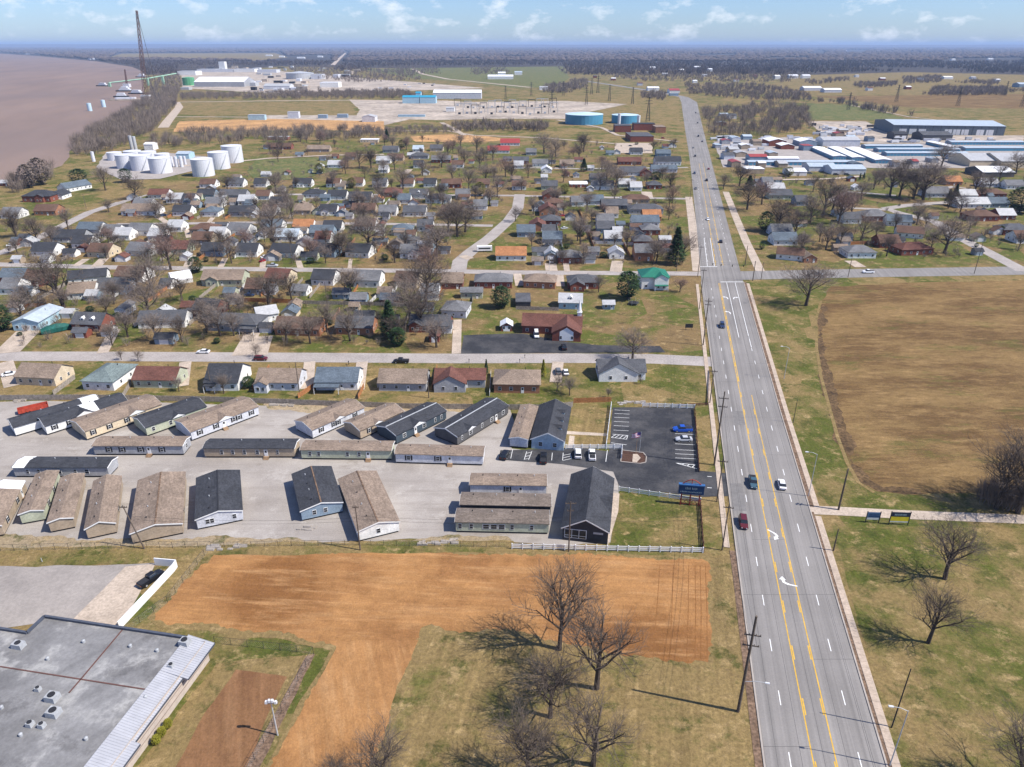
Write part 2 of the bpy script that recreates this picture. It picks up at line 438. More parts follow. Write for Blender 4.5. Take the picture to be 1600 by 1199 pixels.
# far fields
sheet('woodland_floor', [(-1500, 117), (270, 117), (440, 104), (560, 106), (700, 108), (880, 105), (1240, 117), (3000, 117), (3000, 72.8), (-1500, 72.8)], M['wood_floor'], 0.03, 'brown floor of the far winter woodland', 10, 60)
for nm, px, mt, lab in [
    ('green_field', [(560, 108), (700, 106), (880, 104), (890, 122), (870, 136), (800, 138), (730, 128), (650, 123)], 'field_green', 'green field in front of the far wood'),
    ('green_field', [(870, 150), (1000, 146), (1060, 158), (1062, 192), (990, 190), (940, 176), (860, 170)], 'ground_far', 'pale grass around the blue water tanks'),
    ('brown_field', [(1330, 150), (1600, 147), (1800, 146), (1800, 172), (1600, 170), (1420, 168), (1270, 150)], 'field', 'tan stubble field on the far right'),
    ('tan_field', [(1240, 118), (1420, 113), (1640, 118), (1640, 146), (1400, 148), (1250, 150), (1190, 140)], 'ground_far', 'dry grassland below the far wood'),
    ('green_field', [(1262, 162), (1330, 164), (1420, 186), (1340, 188), (1262, 188)], 'field_green', 'bright green field left of the grey warehouse'),
    ('green_field', [(1420, 170), (1600, 171), (1750, 172), (1750, 186), (1600, 184), (1480, 182)], 'lawn_green', 'green strip behind the grey warehouse'),
    ('tan_field', [(190, 84), (430, 83), (450, 90), (400, 95), (230, 93), (170, 90)], 'ground_far', 'pale tan field beside the far river bend'),
    ('grass_field', [(272, 162), (545, 160), (556, 176), (548, 182), (300, 180), (265, 176)], 'ground_far', 'mown grass field inside the dirt track'),
    ('bare_yard', [(545, 156), (705, 158), (760, 162), (880, 166), (900, 186), (760, 186), (690, 188), (640, 187), (600, 196), (552, 190), (562, 172)], 'sand', 'pale bare yard around the blue warehouse'),
    ('bare_yard', [(395, 180), (600, 181), (600, 190), (400, 190)], 'sand', 'strip of bare ground with containers'),
    ('bare_yard', [(283, 112), (420, 110), (560, 122), (640, 128), (760, 138), (640, 142), (420, 146), (285, 138)], 'sand', 'pale industrial yard beyond the tracks'),
    ('clay_bank', [(640, 214), (700, 210), (760, 213), (800, 219), (740, 223), (650, 222)], 'clay', 'bare orange earth bank'),
    ('clay_bank', [(280, 190), (420, 186), (600, 190), (600, 205), (420, 203), (270, 207)], 'clay', 'dry orange brush strip'),
    ('substation_yard', [(700, 160), (880, 158), (980, 163), (900, 180), (790, 186), (700, 180)], 'sand', 'gravel yard of the electrical substation'),
    ('gravel_yard', [(1115, 222), (1240, 214), (1290, 236), (1300, 262), (1130, 262)], 'street', 'grey paved yard beside the red barns'),
    ('gravel_yard', [(1290, 228), (1600, 222), (1620, 262), (1400, 264), (1310, 262)], 'street', 'paved yard between the storage rows'),
    ('gravel_yard', [(1262, 190), (1352, 190), (1400, 212), (1600, 212), (1600, 224), (1480, 224), (1360, 226), (1290, 215)], 'sand', 'pale yard round the grey warehouse'),
    ('tank_yard', [(150, 262), (165, 240), (270, 240), (330, 246), (300, 268), (250, 280), (190, 282)], 'street', 'concrete yard under the white tanks'),
    ('parking_area', [(962, 224), (1018, 224), (1020, 240), (960, 240)], 'drive', 'pale car park below the dark-roofed plant'),
    ('green_lawn', [(400, 250), (520, 246), (530, 266), (470, 280), (400, 284), (385, 268)], 'field_green', 'bright green meadow beside the white tanks'),
]:
    FZ = globals().get('FZ', .03) + .012
    sheet(nm, px, M[mt], FZ, lab, 1.5, 12)
for px, w, lab in [
    ([(255, 200), (262, 190), (280, 168), (278, 160), (420, 158), (560, 157), (700, 158)], 14, 'pale dirt track round the far field'),
    ([(270, 183), (330, 183), (420, 184)], 7, 'dirt track below the far field'),
    ([(645, 108), (660, 116), (700, 124), (760, 130), (830, 137)], 16, 'pale road climbing past the green field'),
    ([(520, 102), (528, 94), (540, 83)], 26, 'straight pale road running to the far wood'),
    ([(600, 205), (700, 205), (740, 212), (850, 216), (960, 225)], 6, 'track along the orange bank'),
    ([(690, 192), (710, 202), (725, 212)], 7, 'short track joining the bank'),
    ([(255, 262), (340, 256), (420, 248), (520, 243), (600, 242)], 6, 'lane behind the three white tanks'),
    ([(1262, 190), (1290, 195), (1340, 212)], 10, 'pale track beside the far tree belt'),
    ([(1330, 165), (1420, 183), (1480, 190)], 5, 'pale path crossing the far fields'),
    ([(870, 188), (940, 200), (965, 212), (1060, 222)], 6, 'drive round the water tanks'),
    ([(1200, 282), (1300, 280), (1345, 276)], 6, 'lane below the pale blue roofed sheds'),
]:
    FZ += .012
    strip('track', px, w, M['drive'], FZ, lab)

sheet('yards', [(-60, 545), (1100, 552), (1092, 440), (1076, 300), (1060, 232), (820, 222), (640, 226), (420, 212), (400, 240), (300, 284), (205, 300), (150, 330), (60, 378), (-60, 414)], M['yards'], 0.015, 'patchwork of brown and green house yards', 2, 10)
sheet('yards', [(1165, 422), (1600, 414), (1700, 410), (1700, 262), (1400, 266), (1140, 268)], M['yards'], 0.015, 'brown and green yards right of the highway', 2, 10)
# residential streets
for px, w, mt, lab in [
    ([(-60, 557), (140, 557), (500, 559), (720, 560.5), (900, 560), (1020, 561), (1125, 566)], 8.6, 'street', 'light concrete street behind the mobile home lot'),
    ([(-60, 412), (170, 418), (400, 421), (700, 424), (800, 426), (1100, 428)], 7.0, 'street', 'light street crossing left of the highway'),
    ([(1150, 431), (1350, 427), (1600, 423), (1700, 421)], 14.0, 'asphalt', 'grey side road right of the highway'),
    ([(716, 425), (719, 408), (735, 394), (765, 372), (795, 345), (809, 325), (812, 304)], 8.0, 'street', 'curving street through the houses'),
    ([(-60, 410), (0, 396), (60, 372), (140, 332), (190, 316)], 7.5, 'street', 'slanting street at the left edge'),
    ([(180, 351), (400, 348), (590, 350), (770, 353)], 6.0, 'street', 'lane between the middle house rows'),
    ([(190, 316), (230, 305), (500, 304), (800, 306), (1078, 311)], 6.0, 'street', 'lane behind the upper house rows'),
    ([(1076, 308), (1081, 345), (1090, 424)], 5.0, 'drive', 'concrete frontage lane left of the highway'),
    ([(1134, 300), (1152, 345), (1166, 378), (1188, 424)], 4.6, 'drive', 'concrete frontage lane right of the highway'),
    ([(1600, 424), (1545, 395), (1500, 372), (1462, 347), (1405, 333), (1385, 326), (1420, 321), (1490, 316)], 8.0, 'street', 'curving street among the right-hand houses'),
    ([(1385, 328), (1320, 325), (1300, 312), (1330, 300), (1400, 306)], 6.5, 'street', 'loop road among tall bare trees'),
    ([(1440, 300), (1490, 292), (1530, 298)], 6.0, 'street', 'lane to the right-hand warehouses'),
    ([(815, 262), (900, 264), (1075, 262)], 5.5, 'street', 'upper lane left of the highway'),
]:
    SZ = globals().get('SZ', .045) + .004
    strip('street', px, w, M[mt], SZ, lab)

# pieces of the near ground
sheet('ploughed_field', [(1300, 448), (1420, 442), (1600, 438), (1750, 436), (1750, 775), (1600, 768), (1430, 773), (1368, 768), (1342, 752), (1325, 722),
                         (1310, 682), (1298, 640), (1284, 590), (1277, 545), (1276, 500), (1284, 470)], M['field'], 0.03, 'wide brown stubble field right of the highway', 1.2, 4)
sheet('tilled_edge', [(1284, 476), (1292, 480), (1289, 520), (1293, 570), (1305, 625), (1322, 685), (1338, 725), (1356, 752), (1380, 762), (1440, 766), (1440, 773), (1372, 769), (1342, 752), (1325, 722), (1310, 682), (1298, 640), (1284, 590), (1277, 545), (1276, 500)],
      plain('dark_tilled_soil', (0.105, 0.066, 0.032), .5, .25, .95, fine=1.2), 0.036, 'dark tilled edge of the brown field', 2.4, 2)
strip('straw_edge', [(1283, 470), (1275, 500), (1276, 545), (1283, 590), (1297, 641), (1309, 684), (1324, 724), (1341, 754), (1366, 770)], 1.0, grassmat('straw_line', 0.25), 0.044, 'thin straw line round the brown field')
sheet('gravel_lot', [(-60, 632), (20, 627), (200, 628), (500, 636), (780, 637), (800, 640), (800, 700), (960, 722), (966, 758), (975, 848), (870, 852), (800, 846), (640, 842),
                     (560, 848), (330, 852), (200, 846), (-60, 858)], M['gravel'], 0.04, 'pale gravel sales lot under the mobile homes', 1.0, 3)
sheet('rough_grass', [(-60, 858), (330, 852), (560, 846), (800, 846), (810, 862), (335, 868), (325, 880), (-60, 886)], M['lawn_green'], 0.06, 'strip of rough grass below the lot', 0.8, 2)
sheet('parking_lot', [(957, 637), (1084, 637), (1092, 736), (1135, 740), (1143, 775), (1100, 777), (968, 762), (958, 738), (880, 726), (778, 719), (782, 704), (900, 700), (952, 706)],
      M['asphalt_dark'], 0.07, 'dark asphalt car park beside the highway', 0.25, 2)
sheet('grass_plot', [(893, 640), (953, 637), (948, 698), (884, 698)], M['lawn_tan'], 0.075, 'small grass plot beside the sales office', 0.2, 2)
sheet('grass_plot', [(968, 770), (1096, 785), (1098, 862), (952, 858), (962, 800)], M['lawn_green'], 0.075, 'grass plot behind the roadside sign', 0.2, 2)
sheet('church_lot', [(724, 524), (790, 522), (820, 522), (880, 534), (935, 540), (1030, 541), (1040, 551), (720, 553)], M['asphalt_dark'], 0.07, 'dark cracked church car park', 0.4, 2)
sheet('dry_margin', [(328, 858), (600, 857), (870, 862), (1108, 872), (1116, 900), (1113, 1040), (985, 1030), (830, 1000), (680, 990), (668, 1010), (645, 1060), (610, 1145), (560, 1320), (370, 1320), (420, 1199), (462, 1105), (515, 1018), (430, 1000), (250, 982), (232, 966), (265, 922)],
      grassmat('straw_margin', 0.33), 0.04, 'straw coloured margin round the dirt field', 0.8, 1.5)
sheet('dirt_field', [(336, 864), (600, 862), (870, 868), (1102, 878), (1108, 900), (1106, 1034), (1060, 1030), (985, 1021), (830, 992), (668, 979), (655, 1002), (632, 1050), (600, 1135),
                     (575, 1199), (540, 1320), (380, 1320), (428, 1199), (470, 1105), (524, 1012), (430, 992), (258, 974), (243, 964), (275, 925)],
      M['dirt'], 0.05, 'bare orange dirt field', 1.7, .7)
for i_, (x0, x1) in enumerate(((1031, 1020), (1052, 1046), (1076, 1073), (1086, 1086), (1094, 1095), (1102, 1105))):
    strip('tyre_rut', [(x0, 884), ((x0+x1)/2+1, 950), (x1, 1030)], .13, M['damp'], 0.062, 'thin dark wheel rut on the right of the dirt field')['group'] = 'wheel ruts'
sheet('dirt_lane', [(530, 1004), (655, 1000), (632, 1050), (600, 1135), (575, 1199), (540, 1318), (382, 1318), (430, 1199), (472, 1105)], M['dirt2'], 0.058, 'orange dirt lane running to the bottom edge', 0.6, 1.5)
sheet('dry_grass', [(338, 1036), (490, 1022), (440, 1120), (395, 1220), (360, 1320), (150, 1320), (216, 1199)], grassmat('dry_plot_grass', 0.36), 0.028, 'dry straw grass round the small brown plot', 0.6, 2)
sheet('weedy_edge', [(-60, 842), (40, 836), (120, 845), (200, 843), (300, 842), (345, 836), (420, 843), (540, 846), (640, 845), (700, 838), (790, 840), (800, 850), (560, 852), (330, 857), (-60, 862)], grassmat('weedy_gravel', 0.30, tan=(0.30, 0.235, 0.15)), 0.048, 'weedy dry edge of the gravel lot', 1.6, 1.2)
sheet('weedy_edge', [(405, 628), (470, 632), (560, 634), (640, 638), (790, 640), (780, 646), (640, 644), (560, 642), (480, 646), (420, 640)], grassmat('weedy_gravel_back', 0.30, tan=(0.36, 0.28, 0.18)), 0.048, 'sandy weedy edge below the board fence', 1.6, 1.2)
sheet('dirt_plot', [(369, 1046), (448, 1058), (415, 1125), (385, 1199), (350, 1300), (220, 1300), (274, 1199), (325, 1110)], M['dirt_brown'], 0.066, 'small brown dirt plot beside the flat roofed building', 0.5, 1.5)
sheet('dry_lawn', [(668, 979), (830, 992), (985, 1021), (1106, 1034), (1112, 870), (1140, 866), (1166, 1000), (1200, 1320), (542, 1320), (577, 1199), (602, 1135), (634, 1050), (656, 1002)],
      M['lawn_tan'], 0.035, 'dry tan lawn under the bare trees', 0.6, 2)
sheet('old_lot', [(-60, 884), (150, 884), (245, 880), (187, 984), (60, 975), (-60, 990)], M['asphalt_old'], 0.05, 'old grey asphalt yard behind the white wall', 0.3, 2)
sheet('concrete_apron', [(196, 886), (244, 881), (188, 982), (108, 975)], M['drive'], 0.062, 'beige concrete apron by the black pickup', 0.2, 2)
sheet('ditch', [(478, 1026), (494, 1022), (440, 1130), (395, 1220), (380, 1300), (362, 1300), (384, 1200), (425, 1125)], M['gutter'], 0.06, 'narrow stony ditch beside the dirt lane', 0.4, 1.5)
sheet('right_lawn', [(1300, 822), (1600, 826), (1720, 830), (1720, 1330), (1430, 1330), (1365, 1060)], grassmat('right_lawn_grass', 0.50), 0.02, 'green and tan lawn under the two right-hand trees', 0.6, 4)
strip('gravel_drive', [(1262, 797), (1310, 799), (1400, 804), (1600, 812), (1700, 816)], 3.6, M['drive'], 0.075, 'pale gravel drive behind the two roadside boards')
sheet('concrete_path', [(945, 768), (968, 772), (966, 800), (950, 852), (944, 850)], M['drive'], 0.08, 'concrete strip along the charcoal building')
sheet('footpath', [(884, 674), (950, 678), (950, 682), (884, 679)], M['drive'], 0.085, 'path from the office to the car park')
sheet('footpath', [(890, 681), (898, 682), (896, 700), (887, 700)], M['drive'], 0.085, 'short path beside the office')
# driveways between the houses
k = 0
for (x0, y0, x1, y1, w) in [(20, 604, 8, 566, 5), (135, 405, 118, 416, 4), (163, 404, 150, 417, 5), (300, 400, 292, 418, 4), (352, 404, 344, 419, 3), (45, 517, 10, 552, 9), (715, 500, 713, 553, 3.4),
                            (180, 515, 160, 552, 4), (395, 520, 375, 556, 6), (410, 526, 400, 556, 8), (860, 412, 862, 424, 6), (965, 408, 962, 425, 6), (812, 447, 808, 428, 4), (876, 448, 874, 430, 4), (465, 405, 470, 420, 3),
                            (548, 405, 546, 421, 2), (412, 404, 410, 420, 3), (245, 338, 262, 349, 4), (295, 372, 290, 352, 3), (325, 350, 333, 340, 3), (585, 352, 590, 340, 4), (668, 352, 672, 340, 3), (1328, 408, 1345, 418, 6),
                            (1010, 300, 1012, 309, 8), (495, 294, 490, 303, 4), (640, 265, 632, 272, 6), (884, 410, 886, 425, 3), (735, 405, 722, 400, 5), (868, 598, 872, 566, 4), (560, 610, 566, 566, 4), (480, 608, 484, 566, 4), (285, 604, 290, 566, 4)]:
    strip('driveway', [(x0, y0), (x1, y1)], w, M['drive'], 0.105 + 0.0015*k, 'pale concrete driveway leading off a house street')['group'] = 'house driveways'
    k += 1

# ------------------------------------------------------------------ highway
LE = [(1199, 1196), (640, 1122.5), (435, 1095.3), (350, 1088), (250, 1078), (200, 1070), (160, 1064.5)]
RE = [(1199, 1384.5), (830, 1274.5), (640, 1217.5), (440, 1161), (350, 1137), (250, 1111), (200, 1098), (160, 1089)]
def interp(tab, y):
    for (y0, x0), (y1, x1) in zip(tab, tab[1:]):
        if y >= y1 or (y1, x1) == tab[-1]:
            k0, k1 = 1/(y0-HOR), 1/(y1-HOR)
            # straight on the ground between the two read points
            t = (y0-y)/(y0-y1)
            return x0 + (x1-x0)*t
    return tab[-1][1]
def rp(u, y, z=0.0):
    p = P(interp(LE, y) + (interp(RE, y)-interp(LE, y))*u, y)
    return Vector((p.x, p.y, z))
ys = [1420, 1199] + list(range(1180, 160, -20)) + [160]
ctr_far = [P(x, y) for x, y in ((1068, 152), (1045, 147), (1000, 139.5), (950, 132), (915, 127))]
def hwy_rows(u0, u1):
    return [(rp(u0, y), rp(u1, y)) for y in ys]
def ribbon(name, rows, mat, z, label=None, parent=None):
    mb = MB()
    for (a0, a1), (b0, b1) in zip(rows, rows[1:]):
        mb.quad((a0.x, a0.y, 0), (a1.x, a1.y, 0), (b1.x, b1.y, 0), (b0.x, b0.y, 0))
    me = bpy.data.meshes.new(name); me.from_pydata(mb.v, [], mb.f); me.materials.append(mat)
    o = obj(name, me, parent, (0, 0, z))
    if label: tag(o, label, kind='structure')
    return o
rows = hwy_rows(0, 1)
w_end = (rows[-1][1]-rows[-1][0]).length
lf, rt = offset_line([rp(.5, 165)] + ctr_far, 9.5), offset_line([rp(.5, 165)] + ctr_far, -9.5)
hwy = ribbon('highway', rows + list(zip(lf[1:], rt[1:])), M['asphalt'], 0.09, 'five lane grey highway running to the horizon')
def yD(D):
    """photo row of ground distance D"""
    return HOR + F*CH*S*S/(D + T*CH)
def seg(u, D0, D1, w, mat, name):
    """a painted stripe on the highway at fraction u from ground distance D0 to D1"""
    n = max(1, int((D1-D0)/12)); rws = []
    for i in range(n+1):
        D = D0 + (D1-D0)*i/n
        c = rp(u, yD(D))
        t = (rp(u, yD(D+2)) - rp(u, yD(D-2))).normalized()
        nn = Vector((-t.y, t.x, 0))*w/2
        rws.append((c+nn, c-nn))
    return ribbon(name, rws, mat, 0.0, parent=hwy)
def paint(o, z=0.006): o.location.z = z; return o
DI0, DI1 = P(0, 441).y, P(0, 418).y            # the crossing
for u in (0.212, 0.797):
    D = 62.0
    while D < 640:
        if not (DI0 - 2 < D < DI1 + 2 or (u > .5 and 255 < D < DI0)):
            paint(seg(u, D, D+3.05, 0.16, M['white_paint'], 'lane_dash'))
        D += 12.2*0.981
for u, s in ((0.404, 1), (0.597, -1)):
    for a, b in ((50, DI0-2 if u < .5 else 205), (DI1+3, 700)):
        paint(seg(u, a, b, 0.2, M['yellow_paint'], 'yellow_line'))
    D = 60.0
    while D < 520:
        if not (DI0-8 < D < DI1+4) and not (u > .5 and 200 < D < DI0):
            paint(seg(u + s*0.016, D, D+3.4, 0.22, M['yellow_paint'], 'yellow_dash'), 0.007)
        D += 12.2*0.981
paint(seg(0.43, 215, DI0-2, 0.2, M['yellow_paint'], 'yellow_line'))
for u in (0.60, 0.80):
    paint(seg(u, 255 if u < .7 else 245, DI0-1, 0.2, M['white_paint'], 'turn_lane_line'))
for u in (0.19, 0.37):
    paint(seg(u, DI1+2, DI1+60, 0.25, M['white_paint'], 'turn_lane_line'))
def cross(u0, u1, D, w, name):
    a, b = rp(u0, yD(D)), rp(u1, yD(D))
    d = Vector((0, w/2, 0))
    return paint(ribbon(name, [(a-d, a+d), (b-d, b+d)], M['white_paint'], 0, parent=hwy))
cross(0.46, 1.0, DI0, 0.6, 'stop_line'); cross(0.0, 0.44, DI1+1, 0.6, 'stop_line')
def arrow(px, flip, rz):
    pts = [(-.12, -1.5), (.12, -1.5), (.16, -.4), (.45, .35), (.95, .55), (.95, .25), (1.75, .85), (.9, 1.35), (.95, 1.0), (.3, .85), (-.08, .1)]
    me = MB().poly([(x*flip, y, 0) for x, y in pts]).mesh('turn_arrow', M['white_paint'])
    p = P(*px); o = obj('turn_arrow', me, hwy, (p.x, p.y, 0.008), rz)
    o.scale = (1.35, 1.25, 1)
    return o
arrow((1211, 834), 1, -ROAD_RZ + R(180+55)); arrow((1231, 914), 1, -ROAD_RZ + R(85))
arrow((1137, 466), -1, -ROAD_RZ); arrow((1141, 489), -1, -ROAD_RZ); arrow((1122, 378), -1, R(180)-ROAD_RZ); arrow((1146, 466), 1, -ROAD_RZ)
M['tar'] = plain('tar_seam', (0.06, 0.058, 0.058), .3, 1, .7)
for u, a_, b_ in ((.105, 52, 300), (.31, 52, 210), (.50, 60, 180), (.69, 52, 300), (.895, 52, 320), (.125, 120, 260), (.91, 60, 140)):
    paint(seg(u, a_, b_, .05, M['tar'], 'tar_seam'), .004)
for D_, u0, u1 in ((78, 0, .4), (96, .6, 1), (113, 0, 1), (131, .2, .6), (150, 0, .4), (168, .6, 1), (190, 0, 1), (215, 0, .4), (230, .6, 1)):
    o = cross(u0, u1, D_, .06, 'tar_seam'); o.data.materials[0] = M['tar']; o.location.z = .003
for D_, u0, u1, ln in ((142, .02, .19, 12), (185, .22, .39, 9)):
    rws = [(rp(u0, yD(D_)), rp(u1, yD(D_))), (rp(u0, yD(D_+ln)), rp(u1, yD(D_+ln)))]
    ribbon('road_patch', rws, plain('asphalt_patch', (0.18, 0.17, 0.162), .12, .8, .85), .002, parent=hwy)
# kerbs, gutter strip and pavement
def side(u_side, off0, off1, y0, y1, name, mat, z, label, thick=0.0):
    rws = []
    yy = [y for y in ys if y1 <= y <= y0]
    if yy[0] != y0: yy = [y0] + yy
    if yy[-1] != y1: yy.append(y1)
    for y in yy:
        c = rp(u_side, y)
        t = (rp(u_side, y-1) - rp(u_side, y+1)).normalized()
        nn = Vector((t.y, -t.x, 0)) * (1 if u_side > .5 else -1)
        rws.append((c+nn*off0, c+nn*off1))
    if not thick: return ribbon(name, rws, mat, z, label)
    mb = MB()
    for (a0, a1), (b0, b1) in zip(rws, rws[1:]):
        A0, A1, B0, B1 = [(q.x, q.y, thick) for q in (a0, a1, b0, b1)]
        G0, G1, H0, H1 = [(q.x, q.y, 0) for q in (a0, a1, b0, b1)]
        mb.quad(A0, A1, B1, B0); mb.quad(G0, A0, B0, H0); mb.quad(A1, G1, H1, B1)
    o = obj(name, mb.mesh(name, mat), None, (0, 0, z)); tag(o, label, kind='structure'); return o
side(1, 0.0, 0.28, 1400, 441, 'kerb', M['kerb'], 0.02, 'concrete kerb on the right of the near highway', 0.2)
side(0, 0.0, 0.28, 1400, 441, 'kerb', M['kerb'], 0.02, 'concrete kerb on the left of the near highway', 0.2)
side(1, 0.28, 0.85, 1400, 800, 'gutter_strip', M['gutter'], 0.10, 'thin brown soil strip behind the right kerb')
side(1, 0.28, 1.3, 792, 441, 'gutter_strip', M['gutter'], 0.10, 'brown grass strip between right kerb and pavement')
side(0, 0.3, 1.6, 1400, 862, 'gutter_strip', M['gutter'], 0.085, 'bare soil strip along the left kerb')
pv = side(1, 0.85, 2.25, 1400, 806, 'pavement', M['walk'], 0.02, 'beige concrete pavement right of the near highway', 0.13)
side(1, 1.3, 2.6, 790, 443, 'pavement', M['walk'], 0.02, 'beige pavement beside the brown field', 0.13)
side(0, 1.5, 2.8, 858, 445, 'pavement', M['walk'], 0.02, 'pavement left of the highway', 0.13)
# single slabs of the nearest stretch, proud of the bed with open joints
slab = MB().box(-.66, .66, -.72, .72, 0, 0.03).mesh('slab', M['walk'])
D = 70.0
while D < 122:
    y = yD(D); c = rp(1, y); t = (rp(1, y-1) - rp(1, y+1)).normalized(); nn = Vector((t.y, -t.x, 0))
    q = c + nn*1.55
    obj('slab', slab, pv, (q.x, q.y, 0.131), -math.atan2(t.x, t.y))
    D += 1.5*t.y
# car park lines
pk = bpy.data.objects['parking_lot']
def bar(p0, p1, w, parent, mat, z=0.006, name='bay_line'):
    a, b = P(*p0), P(*p1); t = (b-a).normalized(); n = Vector((-t.y, t.x, 0))*w/2
    mb = MB().quad(tuple(a+n), tuple(a-n), tuple(b-n), tuple(b+n))
    me = bpy.data.meshes.new(name); me.from_pydata(mb.v, [], mb.f); me.materials.append(mat)
    return obj(name, me, parent, (0, 0, z))
for y in (641, 646.5, 652.5, 659, 665.5, 672.5):
    bar((960.5-(y-640)*.06, y), (984-(y-640)*.06, y+1.2), 0.13, pk, M['white_paint'])
for p0, p1 in (((957, 679), (981, 681)), ((955, 684), (979, 687)), ((981, 681), (979, 687)), ((962, 679.5), (955, 684)), ((968, 680), (960, 685)), ((974, 680.5), (967, 686)), ((980, 681), (973, 686.5)), ((955, 692.5), (979, 695.5)), ((949, 704), (946.5, 722))):
    bar(p0, p1, 0.15, pk, M['white_paint'])
for y in (668, 678, 694, 703, 709.5, 716):
    bar((1055, y), (1084 + (y-668)*.06, y+1.6), 0.13, pk, M['white_paint'])
for p0, p1 in (((1056, 724), (1089, 733)), ((1056, 724), (1087, 727)), ((1068, 725.5), (1065, 727)), ((1077, 726.5), (1073, 729)), ((1085, 727.5), (1081, 731)), ((1105, 745), (1112, 745.4)), ((1105, 762.5), (1112, 763))):
    bar(p0, p1, 0.2, pk, M['white_paint'])
for p0, p1 in (((801, 703), (798, 717)), ((823, 706), (819, 719)), ((831, 706), (826, 719)), ((822, 709), (830, 707)), ((821, 714), (829, 712)), ((820, 718), (827, 717)), ((863, 708), (862, 720)), ((880, 708), (879, 720)), ((891, 709), (893, 718)), ((880, 712), (891, 710)), ((880, 716), (892, 713)), ((880, 720), (893, 717))):
    bar(p0, p1, 0.14, pk, M['white_paint'])
# ================================================================== BUILDINGS
def unit_window():
    mb = MB()
    mb.box(-.5, .5, -.06, .03, 0, 1, 0)
    mb.box(-.42, .42, -.075, -.02, .07, .48, 1).box(-.42, .42, -.075, -.02, .54, .93, 1)
    return mb.mesh('window', M['trim'], M['glass'])
WIN = unit_window()
def unit_door():
    mb = MB().box(-.5, .5, -.07, .03, 0, 1, 0).box(-.3, .3, -.085, -.02, .55, .9, 1)
    return mb.mesh('door', M['trim'], M['glass'])
DOOR = unit_door()
BOX = MB().box(-.5, .5, -.5, .5, 0, 1).mesh('box_part', None)
def gable_prof(w, h, rise, ov, th=0.16):
    """half-open roof shell profile across a span 0..w, eaves at height h"""
    s = rise/(w/2)
    e = h - ov*s
    return [(-ov, e), (w/2, h+rise), (w+ov, e), (w+ov, e+th), (w/2, h+rise+th), (-ov, e+th)]
def roof_shell(mb, kind, x0, x1, y0, y1, h, rise, ov=0.45, ovg=0.4, th=0.16):
    if kind == 'gx':
        pr = gable_prof(y1-y0, h, rise, ov, th)
        for tri in ((0, 1, 4, 5), (1, 2, 3, 4)):
            mb.prism([(pr[i][0]+y0, pr[i][1]) for i in tri], 'x', x0-ovg, x1+ovg)
    elif kind == 'gy':
        pr = gable_prof(x1-x0, h, rise, ov, th)
        for tri in ((0, 1, 4, 5), (1, 2, 3, 4)):
            mb.prism([(pr[i][0]+x0, pr[i][1]) for i in tri], 'y', y0-ovg, y1+ovg)
    elif kind == 'hip':
        X0, X1, Y0, Y1 = x0-ov, x1+ov, y0-ov, y1+ov
        w, d = X1-X0, Y1-Y0
        i = min(w, d)/2*0.98
        b = [(X0, Y0, h), (X1, Y0, h), (X1, Y1, h), (X0, Y1, h)]
        t = [(x, y, z+th) for x, y, z in b]
        r = ((X0+i, (Y0+Y1)/2, h+rise+th), (X1-i, (Y0+Y1)/2, h+rise+th)) if w >= d else (((X0+X1)/2, Y0+i, h+rise+th), ((X0+X1)/2, Y1-i, h+rise+th))
        if w >= d:
            mb.quad(t[0], t[1], r[1], r[0]); mb.quad(t[2], t[3], r[0], r[1]); mb.tri(t[1], t[2], r[1]); mb.tri(t[3], t[0], r[0])
        else:
            mb.quad(t[1], t[2], r[1], r[0]); mb.quad(t[3], t[0], r[0], r[1]); mb.tri(t[0], t[1], r[0]); mb.tri(t[2], t[3], r[1])
        for k in range(4):
            mb.quad(b[k], b[(k+1) % 4], t[(k+1) % 4], t[k])
        mb.quad(b[3], b[2], b[1], b[0])
    elif kind == 'flat':
        mb.box(x0-.15, x1+.15, y0-.15, y1+.15, h, h+.3)
    elif kind == 'shed':
        mb.prism([(y0-ov, h-.05), (y1+ov, h+rise), (y1+ov, h+rise+th), (y0-ov, h+th-.05)], 'x', x0-ovg, x1+ovg)
    elif kind == 'barrel':
        n = 10; w = y1-y0
        pr = [(y0 + w/2 - math.cos(math.pi*k/n)*(w/2+.1), h + math.sin(math.pi*k/n)*rise) for k in range(n+1)]
        mb.prism(pr, 'x', x0-.1, x1+.1)
def wall_shell(mb, kind, x0, x1, y0, y1, h, rise, z0=0.0):
    a, b, c, d = (x0, y0), (x1, y0), (x1, y1), (x0, y1)
    for p, q in ((a, b), (b, c), (c, d), (d, a)):
        mb.quad((*p, z0), (*q, z0), (*q, h), (*p, h))
    if kind == 'gx':
        ym = (y0+y1)/2
        for x in (x0, x1): mb.tri((x, y0, h), (x, y1, h), (x, ym, h+rise))
    elif kind == 'gy':
        xm = (x0+x1)/2
        for y in (y0, y1): mb.tri((x0, y, h), (x1, y, h), (xm, y, h+rise))
    elif kind == 'shed':
        for x in (x0, x1): mb.poly([(x, y0, h), (x, y1, h), (x, y1, h+rise)])
        mb.quad((x0, y1, h), (x1, y1, h), (x1, y1, h+rise), (x0, y1, h+rise))
def place_win(root, face, u, zc, w, h, L, W, mesh=None, mat=None, name='window'):
    """face: 'f' front(y0) 'b' back 'l' left 'r' right; u metres along that wall from its left end seen from outside; zc sill height"""
    e = 0.012
    loc, rz = {'f': ((-L/2+u, -W/2-e, zc), 0), 'b': ((L/2-u, W/2+e, zc), math.pi),
               'r': ((L/2+e, -W/2+u, zc), math.pi/2), 'l': ((-L/2-e, W/2-u, zc), -math.pi/2)}[face]
    return obj(name, mesh or WIN, root, loc, rz, (w, 1, h), mat)
